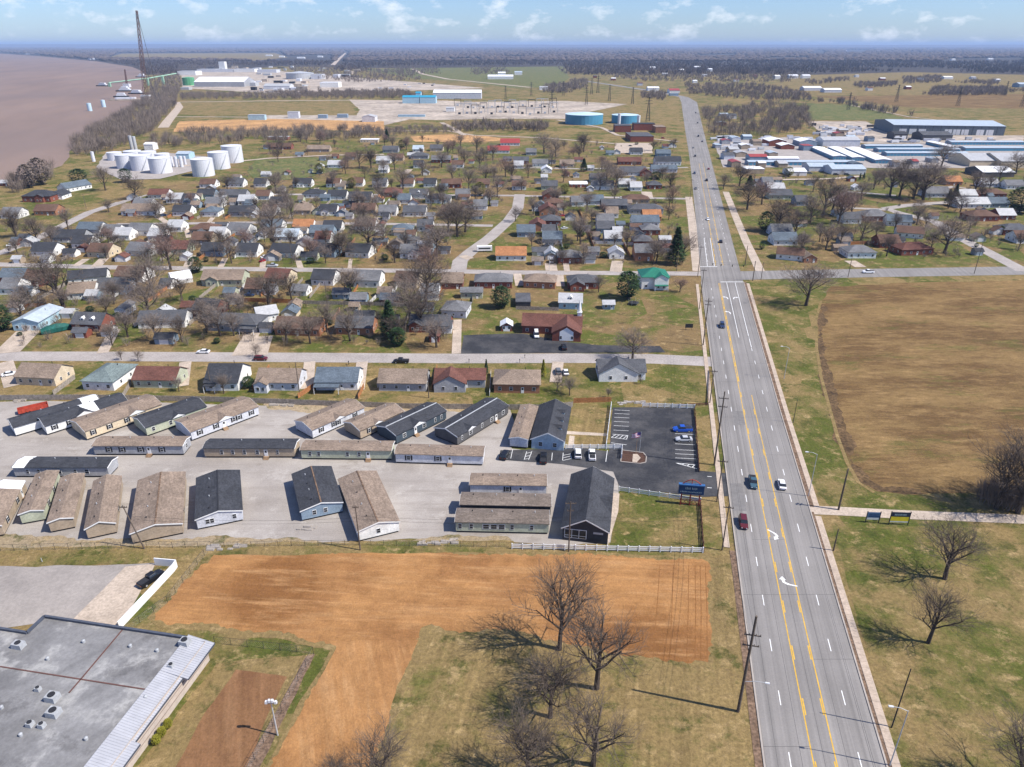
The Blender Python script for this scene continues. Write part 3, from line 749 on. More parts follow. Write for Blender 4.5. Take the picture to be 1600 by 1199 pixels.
def building(name, centre, rz, L, W, h, kind, rise, roof, wall, ov=0.45, z0=0.0, trim=False, skirt=None):
    """an Empty at the footprint centre with wall and roof; local x along the length L, y along W"""
    root = empty(name, (centre.x, centre.y, 0), rz)
    mb = MB(); wall_shell(mb, kind, -L/2, L/2, -W/2, W/2, h, rise, z0); mb.build('wall', wallm(wall), root)
    mb = MB(); roof_shell(mb, kind, -L/2, L/2, -W/2, W/2, h+.02, rise, ov, ov*0.8); ro = mb.build('roof', roofm(roof), root)
    if z0 > 0:
        MB().box(-L/2+.25, L/2-.25, -W/2+.25, W/2-.25, 0, z0).build('skirting', M['dark'] if skirt is None else skirt, root)
    if trim and kind in ('gx', 'gy'):
        s = rise/((W if kind == 'gx' else L)/2)
        for e in (-1, 1):
            for q in (-1, 1):
                t = MB()
                if kind == 'gx':
                    x = e*(L/2+ov*.8); y = q*(W/2+ov)
                    t.prism([(0, h+rise+.17), (y, h-ov*s+.17), (y, h-ov*s-.12), (0, h+rise-.12)], 'x', x-.04 if e < 0 else x+.002, x-.002 if e < 0 else x+.04)
                else:
                    yy = e*(W/2+ov*.8); x = q*(L/2+ov)
                    t.prism([(0, h+rise+.17), (x, h-ov*s+.17), (x, h-ov*s-.12), (0, h+rise-.12)], 'y', yy-.04 if e < 0 else yy+.002, yy-.002 if e < 0 else yy+.04)
                t.build('gable_trim', M['trim'], ro)
    return root, ro
ORD = ['first', 'second', 'third', 'fourth', 'fifth', 'sixth', 'seventh', 'eighth', 'ninth', 'tenth', 'eleventh', 'twelfth', 'thirteenth', 'fourteenth', 'fifteenth', 'sixteenth',
       'seventeenth', 'eighteenth', 'nineteenth', 'twentieth', 'twenty-first', 'twenty-second', 'twenty-third', 'twenty-fourth', 'twenty-fifth', 'twenty-sixth', 'twenty-seventh',
       'twenty-eighth', 'twenty-ninth', 'thirtieth', 'thirty-first', 'thirty-second', 'thirty-third', 'thirty-fourth', 'thirty-fifth', 'thirty-sixth', 'thirty-seventh', 'thirty-eighth', 'thirty-ninth', 'fortieth']

# ------------------------------------------------------------------ mobile homes on the gravel lot
def step_unit(root, face, u, L, W):
    mb = MB()
    for i in range(3):
        mb.box(-.7, .7, -1.15+.3*i, 0, 0, .22*(i+1))
    loc, rz = {'f': ((-L/2+u, -W/2-.02, 0), 0), 'r': ((L/2+.02, -W/2+u, 0), math.pi/2), 'l': ((-L/2-.02, W/2-u, 0), -math.pi/2)}[face]
    mb.build('steps', M['deck_wood'], root, loc, rz)
def mobile(label, corner, ang, L, W, roof, wall, face, wins, door=None, shut=True, endwins=(), endface=None, ridge=None, white_end=None, porch=None, h=3.1, rise=None, wall2=None, skirt=None):
    """corner: photo point of the corner where the two seen walls meet the ground; ang: compass of the long axis in degrees from +X; the home lies to its left"""
    a = R(ang); d = Vector((math.cos(a), math.sin(a), 0)); n = Vector((-d.y, d.x, 0))
    c = P(*corner) + d*L/2 + n*W/2
    rise = rise or (0.55 if W < 6 else 1.15)
    root, ro = building('mobile_home', c, a, L, W, h, 'gx', rise, roof, wall, 0.28, 0.55, trim=True, skirt=skirt)
    tag(root, label, 'mobile home', 'mobile homes on the gravel lot')
    for u, w_ in wins:
        place_win(root, face, u, 1.25, w_, 1.35, L, W)
        if shut:
            for s in (-1, 1):
                place_win(root, face, u + s*(w_/2+.24), 1.2, .4, 1.45, L, W, BOX2, M['shutter'], 'shutter')
    if door is not None:
        place_win(root, face, door, .6, .95, 2.05, L, W, DOOR, None, 'door')
        step_unit(root, face, door, L, W)
    for u in endwins:
        place_win(root, endface or 'l', u, 1.3, .95, 1.3, L, W)
    if ridge:
        MB().box(-L/2-.1, L/2+.1, -.16, .16, h+rise+.1, h+rise+.24).build('ridge_cap', ridge, ro)
    for q in range(4):
        x = -L/2 + L*(.15+.23*q) + rnd.uniform(-.6, .6); y = W*.2
        z = h + rise*(1-abs(y)/(W/2)) + .1
        MB().cyl(x, y, z, z+.45, .12, 8).build('roof_vent', M['steel'] if q % 2 else M['dark'], ro)
    if white_end:
        x0, x1 = white_end
        mb = MB(); roof_shell(mb, 'gx', -L/2+x0, -L/2+x1, -W/2, W/2, h+.05, rise, 0.3, 0.0, 0.17)
        mb.build('white_wrap', M['trim'], ro)
    if porch is not None:          # small gabled dormer over the entrance side
        u, pw = porch
        mb = MB(); x0, x1 = -L/2+u-pw/2, -L/2+u+pw/2
        roof_shell(mb, 'gy', x0, x1, -W/2-.35, -.2, h-.05, pw*.23, .25, .1, .12)
        mb.build('cross_gable', roofm(roof), ro)
        xm = (x0+x1)/2
        MB().tri((x0, -W/2-.36, h-.1), (x1, -W/2-.36, h-.1), (xm, -W/2-.36, h-.05+pw*.23)).build('gable_face', M['trim'], ro)
    return root
BOX2 = MB().box(-.5, .5, -.05, .0, 0, 1).mesh('shutter', None)
mobile('white mobile home with charcoal roof, outermost beside the red skip', (26, 683), 44, 23, 7.0, 'dk', 'w', 'f', [], white_end=(18.5, 23))
mobile('white mobile home with charcoal roof and black-shuttered windows beside the outermost one', (75, 681), 46, 22.5, 7.5, 'dk', 'w', 'f', [(2.2, .9), (6.2, .9), (17, .9)], 11.5, white_end=(10.5, 14.5), porch=(10.5, 5))
mobile('cream mobile home with tan-brown roof and pale shutters', (137, 689), 50, 22, 10.0, 'tn', 'c', 'f', [(2, .8), (6.5, .8), (11.5, .8)], 15, porch=(14.5, 5))
mobile('pale green mobile home with charcoal roof', (231, 683), 47, 18, 9.0, 'dk', 'n', 'f', [(2, 1), (7, 1)], 11, False, porch=(9.5, 4))
mobile('wide light grey mobile home with tan-brown roof, nearest the long grey single', (301, 690), 48, 21, 9.8, 'tn', 'l', 'f', [(2.5, .9), (7.4, .9), (13, 1.0), (14.6, 1.0), (18.6, .9)], 9.8, porch=(10.5, 5))
mobile('grey mobile home with tan-brown roof set lengthwise, left end of the front line', (149, 712), 0, 24.5, 4.9, 'tn', 'g', 'f', [(4.2, .9), (7.8, .9), (12.9, .9), (18.7, .9)], 15.1, endwins=(2.2,), endface='r')
mobile('tan mobile home with charcoal roof set lengthwise, front line', (321, 716), 0, 24.6, 4.9, 'dk', 't', 'f', [(4.8, .9), (7.8, .9), (11, .9), (14.5, 1.0), (20, .7)], 16.8, False)
mobile('pale green mobile home with tan-brown roof set lengthwise, front line', (472, 718.5), -1, 24.5, 4.9, 'tn', 'n', 'f', [(2.4, .9), (4.8, .9), (12.6, .9), (15.8, .9)], 18.2, False)
mobile('light grey mobile home with tan-brown roof set lengthwise, right end of the front line', (619, 724.5), -3, 23.5, 4.9, 'tn', 'l', 'f', [(3.5, 1.1), (11.4, 1.1)], 14.6)
mobile('white-sided mobile home with tan-brown roof and grey end, left of the upper four', (489.5, 687), 49, 18.5, 8.4, 'tn', 'l', 'f', [(3, .9), (7.4, .9), (8.9, .9), (15, .9)], None, porch=(9.5, 4))
mobile('short mobile home with tan-brown roof and tan end, second of the upper four', (564, 688), 48, 16, 7.6, 'tn', 't', 'f', [(3.2, .9)], None, porch=(6.5, 3.5))
mobile('white-fronted mobile home with charcoal roof and pale ridge, third of the upper four', (620, 695.5), 49, 19.5, 8.4, 'dk', 's', 'f', [(3, 1.2), (10.6, 1.3), (15, .8), (17.5, .8)], 7.2, False, ridge=M['steel'], porch=(8.5, 5))
mobile('long charcoal mobile home with charcoal roof and pale ridge, last of the upper four', (715, 697.5), 53, 23.5, 8.6, 'dk', 'd', 'f', [(2, .7), (5.8, 1.4), (11, .9), (15.5, 1.4), (21, 1.3)], 17.6, False, ridge=M['steel'], porch=(6, 4))
mobile('narrow tan-brown roofed mobile home beside the sales office', (824, 702), 80, 20, 5.0, 'tn', 'l', 'f', [(6, .9)], 15)
mobile('grey mobile home with tan-brown roof and white door above the brown pair', (735, 773.5), -1.5, 19.0, 4.9, 'tn', 'l', 'f', [(9.3, 1.0)], 12.6)
mobile('narrow grey-brown roofed mobile home, back half of the pair beside the charcoal building', (720, 805), -2, 21.5, 4.8, 'gb', 'k', 'f', [], None)
mobile('pale green mobile home with grey-brown roof and dark glazed front, front half of the pair', (712.5, 832.5), -2, 21.4, 5.0, 'gb', 'n', 'f', [(1.0, .9), (3.6, .9), (7, 1.6), (8.8, 1.6), (10.6, 1.6), (13, .9), (17.5, .9)], None, False)
mobile('charcoal roofed grey mobile home lengthwise behind the lower left homes', (25, 746.5), 0, 24.5, 5.0, 'dk', 'g', 'f', [(3.6, .8), (6.5, .8), (8.5, .8), (12, .8), (16, .8), (19, 1.2)], None, False, white_end=(0, 3.2))
mobile('tan mobile home with brown roof cut by the left frame edge', (8, 838), 108, 19, 8.4, 'tn', 't', 'f', [(4, .9), (12, .9)], 15.5, white_end=(15, 19))
mobile('pale green narrow mobile home with tan-brown roof in the lower row', (73, 814), 110, 18, 4.9, 'tn', 'n', 'f', [(5, .9), (11, .9)])
mobile('narrow tan mobile home with tan-brown roof, second narrow one in the lower row', (119, 826), 112, 20, 5.0, 'tn', 't', 'f', [])
mobile('narrow tan mobile home with plain end and tan-brown roof, third narrow one', (184.5, 834), 113, 21, 6.0, 'tn', 't', 'f', [(8, .9)])
mobile('wide tan mobile home with tan-brown roof and brown ridge, lower row', (288, 835), 111, 23, 10.6, 'tn', 't', 'f', [(8, .9)], ridge=M['gutter'])
mobile('wide grey mobile home with charcoal roof, lower row', (381, 814.5), 111, 18.5, 10.0, 'dk', 'l', 'f', [(5, .9)], None, False, endwins=(2.3, 3.3, 8.2), endface='l', ridge=M['dark'])
mobile('blue-grey wide mobile home with charcoal roof and pale ridge', (536.5, 801.5), 112, 17, 9.6, 'dk', 'u', 'f', [(5, .9)], None, False, endwins=(3, 5.6), endface='l', ridge=M['gutter'])
mobile('wide white-ended mobile home with tan-brown roof on bare ground', (624.5, 832), 113, 23, 9.4, 'tn', 'w', 'f', [(6, .9)], None, True, endwins=(4.6,), endface='l', ridge=M['gutter'])

# sales office and charcoal building
def axis_building(name, label, cat, corner, ang, L, W, **k):
    a = R(ang); d = Vector((math.cos(a), math.sin(a), 0)); n = Vector((-d.y, d.x, 0))
    root, ro = building(name, P(*corner) + d*L/2 + n*W/2, a, L, W, **k)
    tag(root, label, cat)
    return root, ro
of, ofr = axis_building('sales_office', 'pale blue office with charcoal roof and three dormers by the car park', 'building', (880.5, 705), 81, 20.5, 9.0, h=3.2, kind='gx', rise=2.2, roof='dk', wall='e', ov=.4, trim=True)
for q in (5.5, 10.2, 14.9):
    x = -20.5/2 + q
    dm = MB(); y0, y1 = -3.4, -.9
    dm.box(x-.7, x+.7, y0, y1, 3.5, 4.6)
    d_ = dm.build('dormer', wallm('e'), ofr)
    dr_ = MB(); roof_shell(dr_, 'gy', x-.7, x+.7, y0, y1+1.2, 4.6, .55, .15, .15, .08); dr_.build('dormer_roof', roofm('dk'), d_)
    obj('window', WIN, d_, (x, y0-.02, 3.75), 0, (.8, 1, .85))
for u in (2.5, 6.5): place_win(of, 'l', u, 1, 1.2, 1.4, 20.5, 9.0)
for u in (3, 7, 13, 17): place_win(of, 'f', u, 1, 1.1, 1.4, 20.5, 9.0)
place_win(of, 'f', 10, 0, 1.1, 2.2, 20.5, 9.0, DOOR, None, 'door')
cb, cbr = axis_building('charcoal_building', 'black-walled building with charcoal gable roof and large white-framed window', 'building', (949, 851.5), 80, 22.0, 10.2, h=3.6, kind='gx', rise=2.7, roof='dk', wall='k', ov=.4, trim=True)
mb = MB().box(-.5, .5, -.05, .04, 0, 1, 0)
for i in range(3):
    x0 = -.48 + i*.325
    mb.box(x0, x0+.3, -.07, -.02, .32, .95, 1); mb.box(x0, x0+.3, -.07, -.02, .05, .27, 1)
place_win(cb, 'l', 2.9, .9, 5.0, 2.4, 22, 10.2, mb.mesh('window', M['trim'], M['glass']))
place_win(cb, 'l', 8.0, 2.6, 2.2, .5, 22, 10.2, BOX2, M['steel'], 'name_board')
for u in (5, 12, 18): place_win(cb, 'f', u, 1, 1.2, 1.4, 22, 10.2)
mb = MB(); roof_shell(mb, 'gy', -3.5, 3.5, -10.2/2-.3, -1.2, 3.7, 1.5, .3, .1); mb.build('side_gable', roofm('dk'), cbr)

# ------------------------------------------------------------------ flat roofed building at lower left
C0 = Vector((-54.6, 95.7, 0)); ax_b = Vector((-.18, -.98, 0)).normalized(); ax_a = Vector((ax_b.y, -ax_b.x, 0))
fr = math.atan2(ax_a.y, ax_a.x)          # local x = a (away to the left), local y = -b (away from the camera)
fb = empty('flat_roofed_building', (C0.x, C0.y, 0), fr)
tag(fb, 'large flat grey roofed store with ribbed white metal canopy edge', 'building')
Hh = 4.6
sgn = 1 if Vector((-math.sin(fr), math.cos(fr), 0)).dot(ax_b) > 0 else -1
def LB(a_, b_): return (a_, sgn*b_)
foot = [(0.9, 0), (33.6, 0), (34.0, -0.0), (34.0, 4.2), (62, 4.2), (62, 62), (0.9, 62)]
mb = MB(); ft = [LB(*q) for q in foot]
for i in range(len(ft)):
    p, q = ft[i], ft[(i+1) % len(ft)]
    mb.quad((*p, 0), (*q, 0), (*q, Hh), (*p, Hh))
mb.build('wall', plain('tan_block_wall', (0.46, 0.39, 0.33), .08, .6, .85, fine=2), fb)
mb = MB()
for zz in (2.5, 1.3):
    y0, y1 = sorted((LB(0, -.02)[1], LB(0, 62)[1])); mb.box(.84, .9, y0, y1, zz, zz+.14)
mb.build('wall_band', plain('wall_band', (0.25, 0.20, 0.17), .1, 1, .8), fb)
a = NT('roof_membrane', 0.75, 0.25)
c_ = a.mix(a.rng(a.noise(0.08, 5, 0.7), 0.36, 0.66), (0.145, 0.141, 0.139), (0.25, 0.245, 0.24))
c_ = a.mix(a.mix(0.75, (0, 0, 0), a.rng(a.noise(0.16, 5, 0.62), 0.55, 0.66)), c_, (0.37, 0.36, 0.34))
c_ = a.mix(a.mix(0.6, (0, 0, 0), a.rng(a.noise(0.12, 6, 0.75), 0.55, 0.64)), c_, (0.105, 0.10, 0.098))
c_ = a.mul(c_, a.rng(a.noise(1.0, 3, 0.6, vscale=(0.5, 0.05, 1), rz=R(40)), 0.3, 0.7, 0.88, 1.1))
c_ = a.mul(c_, a.rng(a.noise(1.5, 4, 0.75), 0.3, 0.7, 0.85, 1.15))
memb = a.done(c_)
mb = MB(); mb.poly([(p[0]+(3.6 if p[0] < 2 else 0), p[1], Hh) for p in ft])
rf = mb.build('roof', memb, fb)
mb = MB()
def par(p, q, w, z0, z1, m_):
    p, q = Vector((*p, 0)), Vector((*q, 0)); t = (q-p).normalized(); n = Vector((-t.y, t.x, 0))*w/2
    lo = [p+n, p-n, q-n, q+n]
    b = len(m_.v); m_.v += [(v.x, v.y, z0) for v in lo] + [(v.x, v.y, z1) for v in lo]
    m_.f += [(b, b+3, b+2, b+1), (b+4, b+5, b+6, b+7)] + [(b+i, b+(i+1) % 4, b+4+(i+1) % 4, b+4+i) for i in range(4)]; m_.m += [0]*6
par(LB(4.4, 0), LB(34, 0), .45, Hh-.6, Hh+.5, mb); par(LB(34, 0), LB(34, 4.2), .45, Hh-.6, Hh+.5, mb); par(LB(34, 4.2), LB(62, 4.2), .45, Hh-.6, Hh+.5, mb)
mb.build('parapet', plain('parapet_cap', (0.075, 0.085, 0.11), .15, 1, .6), rf)
mb = MB()
def roofpt(px): 
    v = P(*px, Hh) - C0
    return (v.dot(ax_a), v.dot(ax_b))
for p, q in (((191, 985), (127, 1061)), ((0, 1042), (235, 1079)), ((127, 1061), (108, 1083))):
    par(LB(*roofpt(p)), LB(*roofpt(q)), .22, Hh, Hh+.10, mb)
mb.build('expansion_joint', plain('rusty_joint', (0.12, 0.06, 0.05), .2, 1, .8), rf)
def unit(px, w, d, h, nm, mt, dome=0):
    a_, b_ = roofpt(px); x, y = LB(a_, b_)
    mb = MB()
    if dome: mb.cyl(x, y, Hh, Hh+h, w/2, 12, dome=dome)
    else: mb.box(x-w/2, x+w/2, y-d/2, y+d/2, Hh, Hh+h, 0, .05)
    return mb.build(nm, mt, rf)
M['unit_grey'] = plain('roof_unit', (0.36, 0.37, 0.38), .15, 2, .6)
for px, w, d, h in (((30, 1011), 2.0, 1.4, 1.0), ((83, 1093), 1.9, 1.6, 1.1), ((85, 1117), 1.9, 1.6, 1.1), ((290, 1008), 1.7, 1.5, 1.3), ((268, 1043), .9, .9, .8), ((60, 1079), .9, .8, .7), ((48, 1134), 1.0, 1.0, .8), ((66, 1136), 1.0, .9, .8)):
    u_ = unit(px, w, d, h, 'roof_unit', M['unit_grey'])
    a_, b_ = roofpt(px); x, y = LB(a_, b_)
    MB().cyl(x, y, Hh+h, Hh+h+.14, min(w, d)*.36, 12).build('fan', M['dark'], u_)
for px in ((131, 1004), (204, 1011), (228, 1091), (135, 1156), (33, 1150), (3, 1107), (246, 1018), (75, 1031)):
    unit(px, .6, .6, .5, 'roof_vent', M['unit_grey'], .18)
# ribbed metal canopy along the wall: sloping down outwards, stepping out twice
cm = plain('canopy_metal', (0.37, 0.375, 0.40), .08, .5, .4, .5)
steps_ = ((0, 12.2, 4.4, 0.0), (12.2, 26.0, 4.4, -0.0), (26.0, 62, 4.4, 0.0))
for b0, b1, wd, sh in ((-.4, 7.8, 4.4, 0), (7.8, 20.5, 3.4, 1), (20.5, 62, 4.4, 2)):
    o0 = -0.6 if sh != 1 else .4
    mb = MB(); ya, yb = LB(0, b0)[1], LB(0, b1)[1]
    mb.poly([(o0, ya, 4.05), (o0, yb, 4.05), (4.4, yb, 5.15), (4.4, ya, 5.15)])
    mb.poly([(o0, ya, 3.75), (o0, yb, 3.75), (o0, yb, 4.05), (o0, ya, 4.05)])
    mb.poly([(o0, ya, 3.75), (o0, yb, 3.75), (4.4, yb, 3.75), (4.4, ya, 3.75)])
    mb.poly([(4.4, ya, 3.75), (4.4, yb, 3.75), (4.4, yb, 5.15), (4.4, ya, 5.15)])
    for yy in (ya, yb): mb.poly([(o0, yy, 3.75), (4.4, yy, 3.75), (4.4, yy, 5.15), (o0, yy, 4.05)])
    cp = mb.build('canopy', cm, rf)
    MB().box(o0-.06, o0-.005, min(ya, yb), max(ya, yb), 3.72, 4.09).build('fascia', plain('canopy_edge', (0.07, 0.08, 0.10), .1, 1, .5), cp)
    mb = MB(); n = int((b1-b0)/.45)
    for i in range(n+1):
        y = ya + (yb-ya)*i/n
        mb.poly([(o0, y-.03, 4.06), (o0, y+.03, 4.06), (4.4, y+.03, 5.16), (4.4, y-.03, 5.16)]); sl = 1.1/(4.4-o0)
        for e in (-.03, .03): mb.poly([(o0, y+e, 4.04), (4.4, y+e, 5.14), (4.4, y+e, 5.22), (o0, y+e, 4.12)])
        mb.poly([(o0, y-.03, 4.12), (o0, y+.03, 4.12), (4.4, y+.03, 5.22), (4.4, y-.03, 5.22)])
    mb.build('ribs', cm, cp)['kind'] = 'stuff'
# white yard wall
def wall_run(name, label, pts, h, th, mat, cat='wall'):
    r = empty(name, P(*pts[0])); tag(r, label, cat)
    for p, q in zip(pts, pts[1:]):
        a_, b_ = P(*p) - P(*pts[0]), P(*q) - P(*pts[0])
        mb = MB(); par((a_.x, a_.y), (b_.x, b_.y), th, 0, h, mb); mb.build('panel', mat, r)
    return r
wall_run('yard_wall', 'white solid yard wall beside the black pickup', [(187, 984), (272, 893), (277, 886), (243, 883)], 1.9, .2, M['trim'])
# ================================================================== HOUSES
def house(name, cat, label, xl, xr, y, kind='gx', roof='dk', wall='w', depth=11.0, h=3.1, rise=None, yr=None, wing=None, chimney=None, dormers=0, porch=None, garage=False, wins=True, group=None, rot=0.0, trim=False):
    a, b = P(xl, y), P(xr, y if yr is None else yr)
    d = (b-a); L = d.length; d.normalize(); n = Vector((-d.y, d.x, 0))
    span = depth if kind in ('gx', 'hip', 'barrel', 'shed') else L
    if rise is None: rise = {'gx': .29, 'gy': .29, 'hip': .24, 'flat': 0, 'barrel': .3, 'shed': .1}[kind]*min(span, 13)
    if kind == 'hip': rise = .24*min(depth, L)
    root, ro = building(name, a + d*L/2 + n*depth/2, math.atan2(d.y, d.x), L, depth, h, kind, rise, roof, wall, .45, trim=trim)
    tag(root, label, cat, group)
    if wins:
        k = max(2, int(L/3.4)); dr = k//2 if not garage else 0
        for i in range(k):
            u = L*(i+.5)/k
            if i == dr and not garage: place_win(root, 'f', u, .05, .95, 2.05, L, depth, DOOR, None, 'door')
            else: place_win(root, 'f', u, .95, 1.15, 1.25, L, depth)
        f = 'r' if (a.x+b.x)/2 < 0 else 'l'
        for u in ((depth*.3, depth*.7) if depth > 6 else (depth*.5,)): place_win(root, f, u, .95, 1.0, 1.2, L, depth)
    if garage:
        MBG = place_win(root, 'f', L*.5, .05, min(3.4, L*.6), 2.2, L, depth, BOX2, M['trim'], 'garage_door')
    if wing:
        u0, u1, pr, wl = (*wing, wall)[:4]
        x0, x1 = -L/2+u0*L, -L/2+u1*L
        mb = MB(); wall_shell(mb, 'gy', x0, x1, -depth/2-pr, -depth/2+.5, h+.01, (x1-x0)*.27); mb.build('wing_wall', wallm(wl), root)
        mb = MB(); roof_shell(mb, 'gy', x0, x1, -depth/2-pr, 0, h+.04, (x1-x0)*.27, .4, .3); mb.build('wing_roof', roofm(roof), ro)
        for q in (.3, .7):
            obj('window', WIN, root, (x0+(x1-x0)*q, -depth/2-pr-.012, .95), 0, (1.0, 1, 1.25))
    if chimney is not None:
        MB().box(-.45, .45, -.35, .35, h, h+rise+1.0).build('chimney', wallm('b'), ro, (-L/2+L*chimney, .3, 0))
    for i in range(dormers):
        x = -L/2 + L*(i+1)/(dormers+1); y0 = -depth*.36
        mb = MB().box(x-.75, x+.75, y0, 0, h+.3, h+1.75)
        mb.prism([(x-.95, h+1.7), (x+.95, h+1.7), (x, h+2.4)], 'y', y0-.15, .3)
        dm = mb.build('dormer', wallm('w'), ro)
        obj('window', WIN, dm, (x, y0-.02, h+.75), 0, (.8, 1, .9))
    if porch:
        u0, u1, pd = porch
        x0, x1 = -L/2+u0*L, -L/2+u1*L
        MB().box(x0, x1, -depth/2-pd, -depth/2-.02, 2.45, 2.6).build('porch_roof', roofm(roof), ro)
        for x in (x0+.15, x1-.15): obj('porch_post', BOX, root, (x, -depth/2-pd+.15, 0), 0, (.16, .16, 2.45), M['trim'])
    v = MB().cyl(L*.18, depth*.16, h+rise*.4, h+rise+.25, .1, 6).build('vent_pipe', M['dark'], ro)
    return root
HOUSE_N = 0
def row(phrase, group, items, **dflt):
    global HOUSE_N
    items = sorted(items, key=lambda t: t[0])
    for i, it in enumerate(items):
        xl, xr, y, kind, rf_, wl = it[:6]
        kw = dict(dflt); kw.update(it[6] if len(it) > 6 else {})
        small = mpp(y)*(xr-xl) < 7.5
        nm, cat = kw.pop('name', 'shed' if small else 'house'), None
        cat = kw.pop('cat', 'shed' if nm == 'shed' else 'house')
        lab = kw.pop('label', None) or '%s %s with %s roof, %s from left %s' % (WALL[wl][1], cat, ROOF[rf_][1], ORD[i], phrase)
        if small: kw.setdefault('depth', 6.5); kw.setdefault('h', 2.4)
        house(nm, cat, lab, xl, xr, y, kind, rf_, wl, group=group, **kw)
        HOUSE_N += 1
row('along the board fence', 'houses along the board fence', [
    (27, 88, 601, 'gx', 'tn', 'c', dict(yr=604, depth=9, wing=(.45, .95, -9.2))) if False else (27, 88, 601, 'gx', 'tn', 'c', dict(yr=604, depth=9.5)),
    (131, 179, 609, 'hip', 'sl', 'w', dict(yr=611, depth=14)),
    (210, 276, 606, 'gx', 'rb', 'n', dict(yr=607, depth=9)),
    (322, 373, 611, 'gx', 'dk', 'w', dict(yr=611, depth=13, porch=(.0, .35, 2))),
    (402, 467, 610, 'gx', 'tn', 'l', dict(yr=611, depth=9.5, wing=(0, .3, 2.2))),
    (494, 559, 610, 'gx', 'bl', 'w', dict(depth=10, porch=(.0, .6, 3.2))),
    (592, 666, 611, 'gx', 'tn', 'g', dict(yr=612, depth=9.5)),
    (680, 758, 606, 'gx', 'rb', 'g', dict(depth=7.5, wing=(0, .62, 3.6))),
    (772, 843, 614, 'hip', 'tn', 'o', dict(yr=615, depth=11)),
    (935, 1008, 594, 'gx', 'dg', 'w', dict(depth=9, wing=(0.0, .82, 1.4), porch=(0.0, .2, 1.2))),
])
row('above the near street', 'houses above the near street', [
    (22, 63, 517, 'gy', 'lb', 'v', dict(depth=17, h=3.6, rise=1.6, garage=True, name='metal_shed', cat='shed', label='light blue metal shed with pale blue roof and white garage door')),
    (114, 160, 517, 'gx', 'dg', 'b', dict(yr=519, depth=9, dormers=2, rise=3.2)),
    (217, 290, 514, 'gx', 'dg', 'w', dict(yr=512, depth=9.5)), (302, 338, 495, 'gx', 'dk', 'b', dict(yr=497)), (326, 402, 517, 'hip', 'dg', 'g', dict(yr=520, depth=11, porch=(.7, 1, 3))),
    (430, 500, 524, 'gx', 'br', 'o', dict(yr=526, depth=10)), (525, 582, 523, 'gx', 'dg', 'o', dict(yr=524, depth=10)), (640, 702, 519, 'gx', 'dg', 'b', dict(yr=521, depth=9.5, wing=(.0, .3, .5))),
    (690, 728, 496, 'hip', 'gr', 'l', dict(yr=498, depth=11)), (404, 436, 505, 'gx', 'lt', 'w', dict(yr=500, depth=8)),
    (783, 800, 518, 'gy', 'wh', 'b', dict(depth=5, garage=True, label='small brick garage with white roof beside the church')),
    (450, 467, 486, 'gy', 'tn', 't', dict(depth=6)), (546, 561, 487, 'gx', 'tn', 't', dict(depth=4)), (181, 197, 495, 'gy', 'gr', 'w', dict(depth=9, h=3.2)),
])
# church
ch = house('church', 'church', 'red brick church with red-brown roof, white steeple and white gable front', 816, 908, 521, 'gx', 'rb', 'b', depth=10.5, h=3.4, yr=524, wing=(.52, .99, 7.0))
d0 = P(816, 521); d1 = P(908, 524); Lc = (d1-d0).length
xw0, xw1 = -Lc/2+.52*Lc, -Lc/2+.99*Lc; xm = (xw0+xw1)/2
MB().poly([(xm-2.6, -10.5/2-7.05, .3), (xm+2.6, -10.5/2-7.05, .3), (xm+2.6, -10.5/2-7.05, 3.9), (xm, -10.5/2-7.05, 5.6), (xm-2.6, -10.5/2-7.05, 3.9)]).build('gable_panel', M['trim'], ch)
MB().box(-.8, .8, -.8, .8, 5.2, 7.6).box(-1, 1, -1, 1, 7.6, 7.8).tube([(0, 0, 7.8), (0, 0, 13.2)], [.8, .03], 6).build('steeple', M['trim'], ch, (Lc/2-.9, 0, 0))
row('behind the church', 'houses behind the church', [
    (873, 909, 483, 'gx', 'lt', 'v', dict(yr=484, depth=9, dormers=1)), (818, 867, 450, 'hip', 'tn', 'o', dict(yr=452, depth=10)), (888, 935, 452, 'hip', 'dg', 'b', dict(depth=10, wing=(.05, .5, 4))),
    (942, 960, 484, 'gx', 'lt', 'u', dict(depth=4)), (806, 829, 481, 'flat', 'dg', 'k', dict(depth=12, h=2.4, wins=False, name='carport', cat='carport')), (720, 754, 467, 'gx', 'gr', 'n', dict(depth=5)),
])
house('house', 'house', 'white two storey house with bright green metal roof by the crossing', 1002, 1044, 452, 'hip', 'gn', 'w', depth=12, h=5.6, porch=(.45, .95, 3.5), wing=(.45, .95, 1.6))
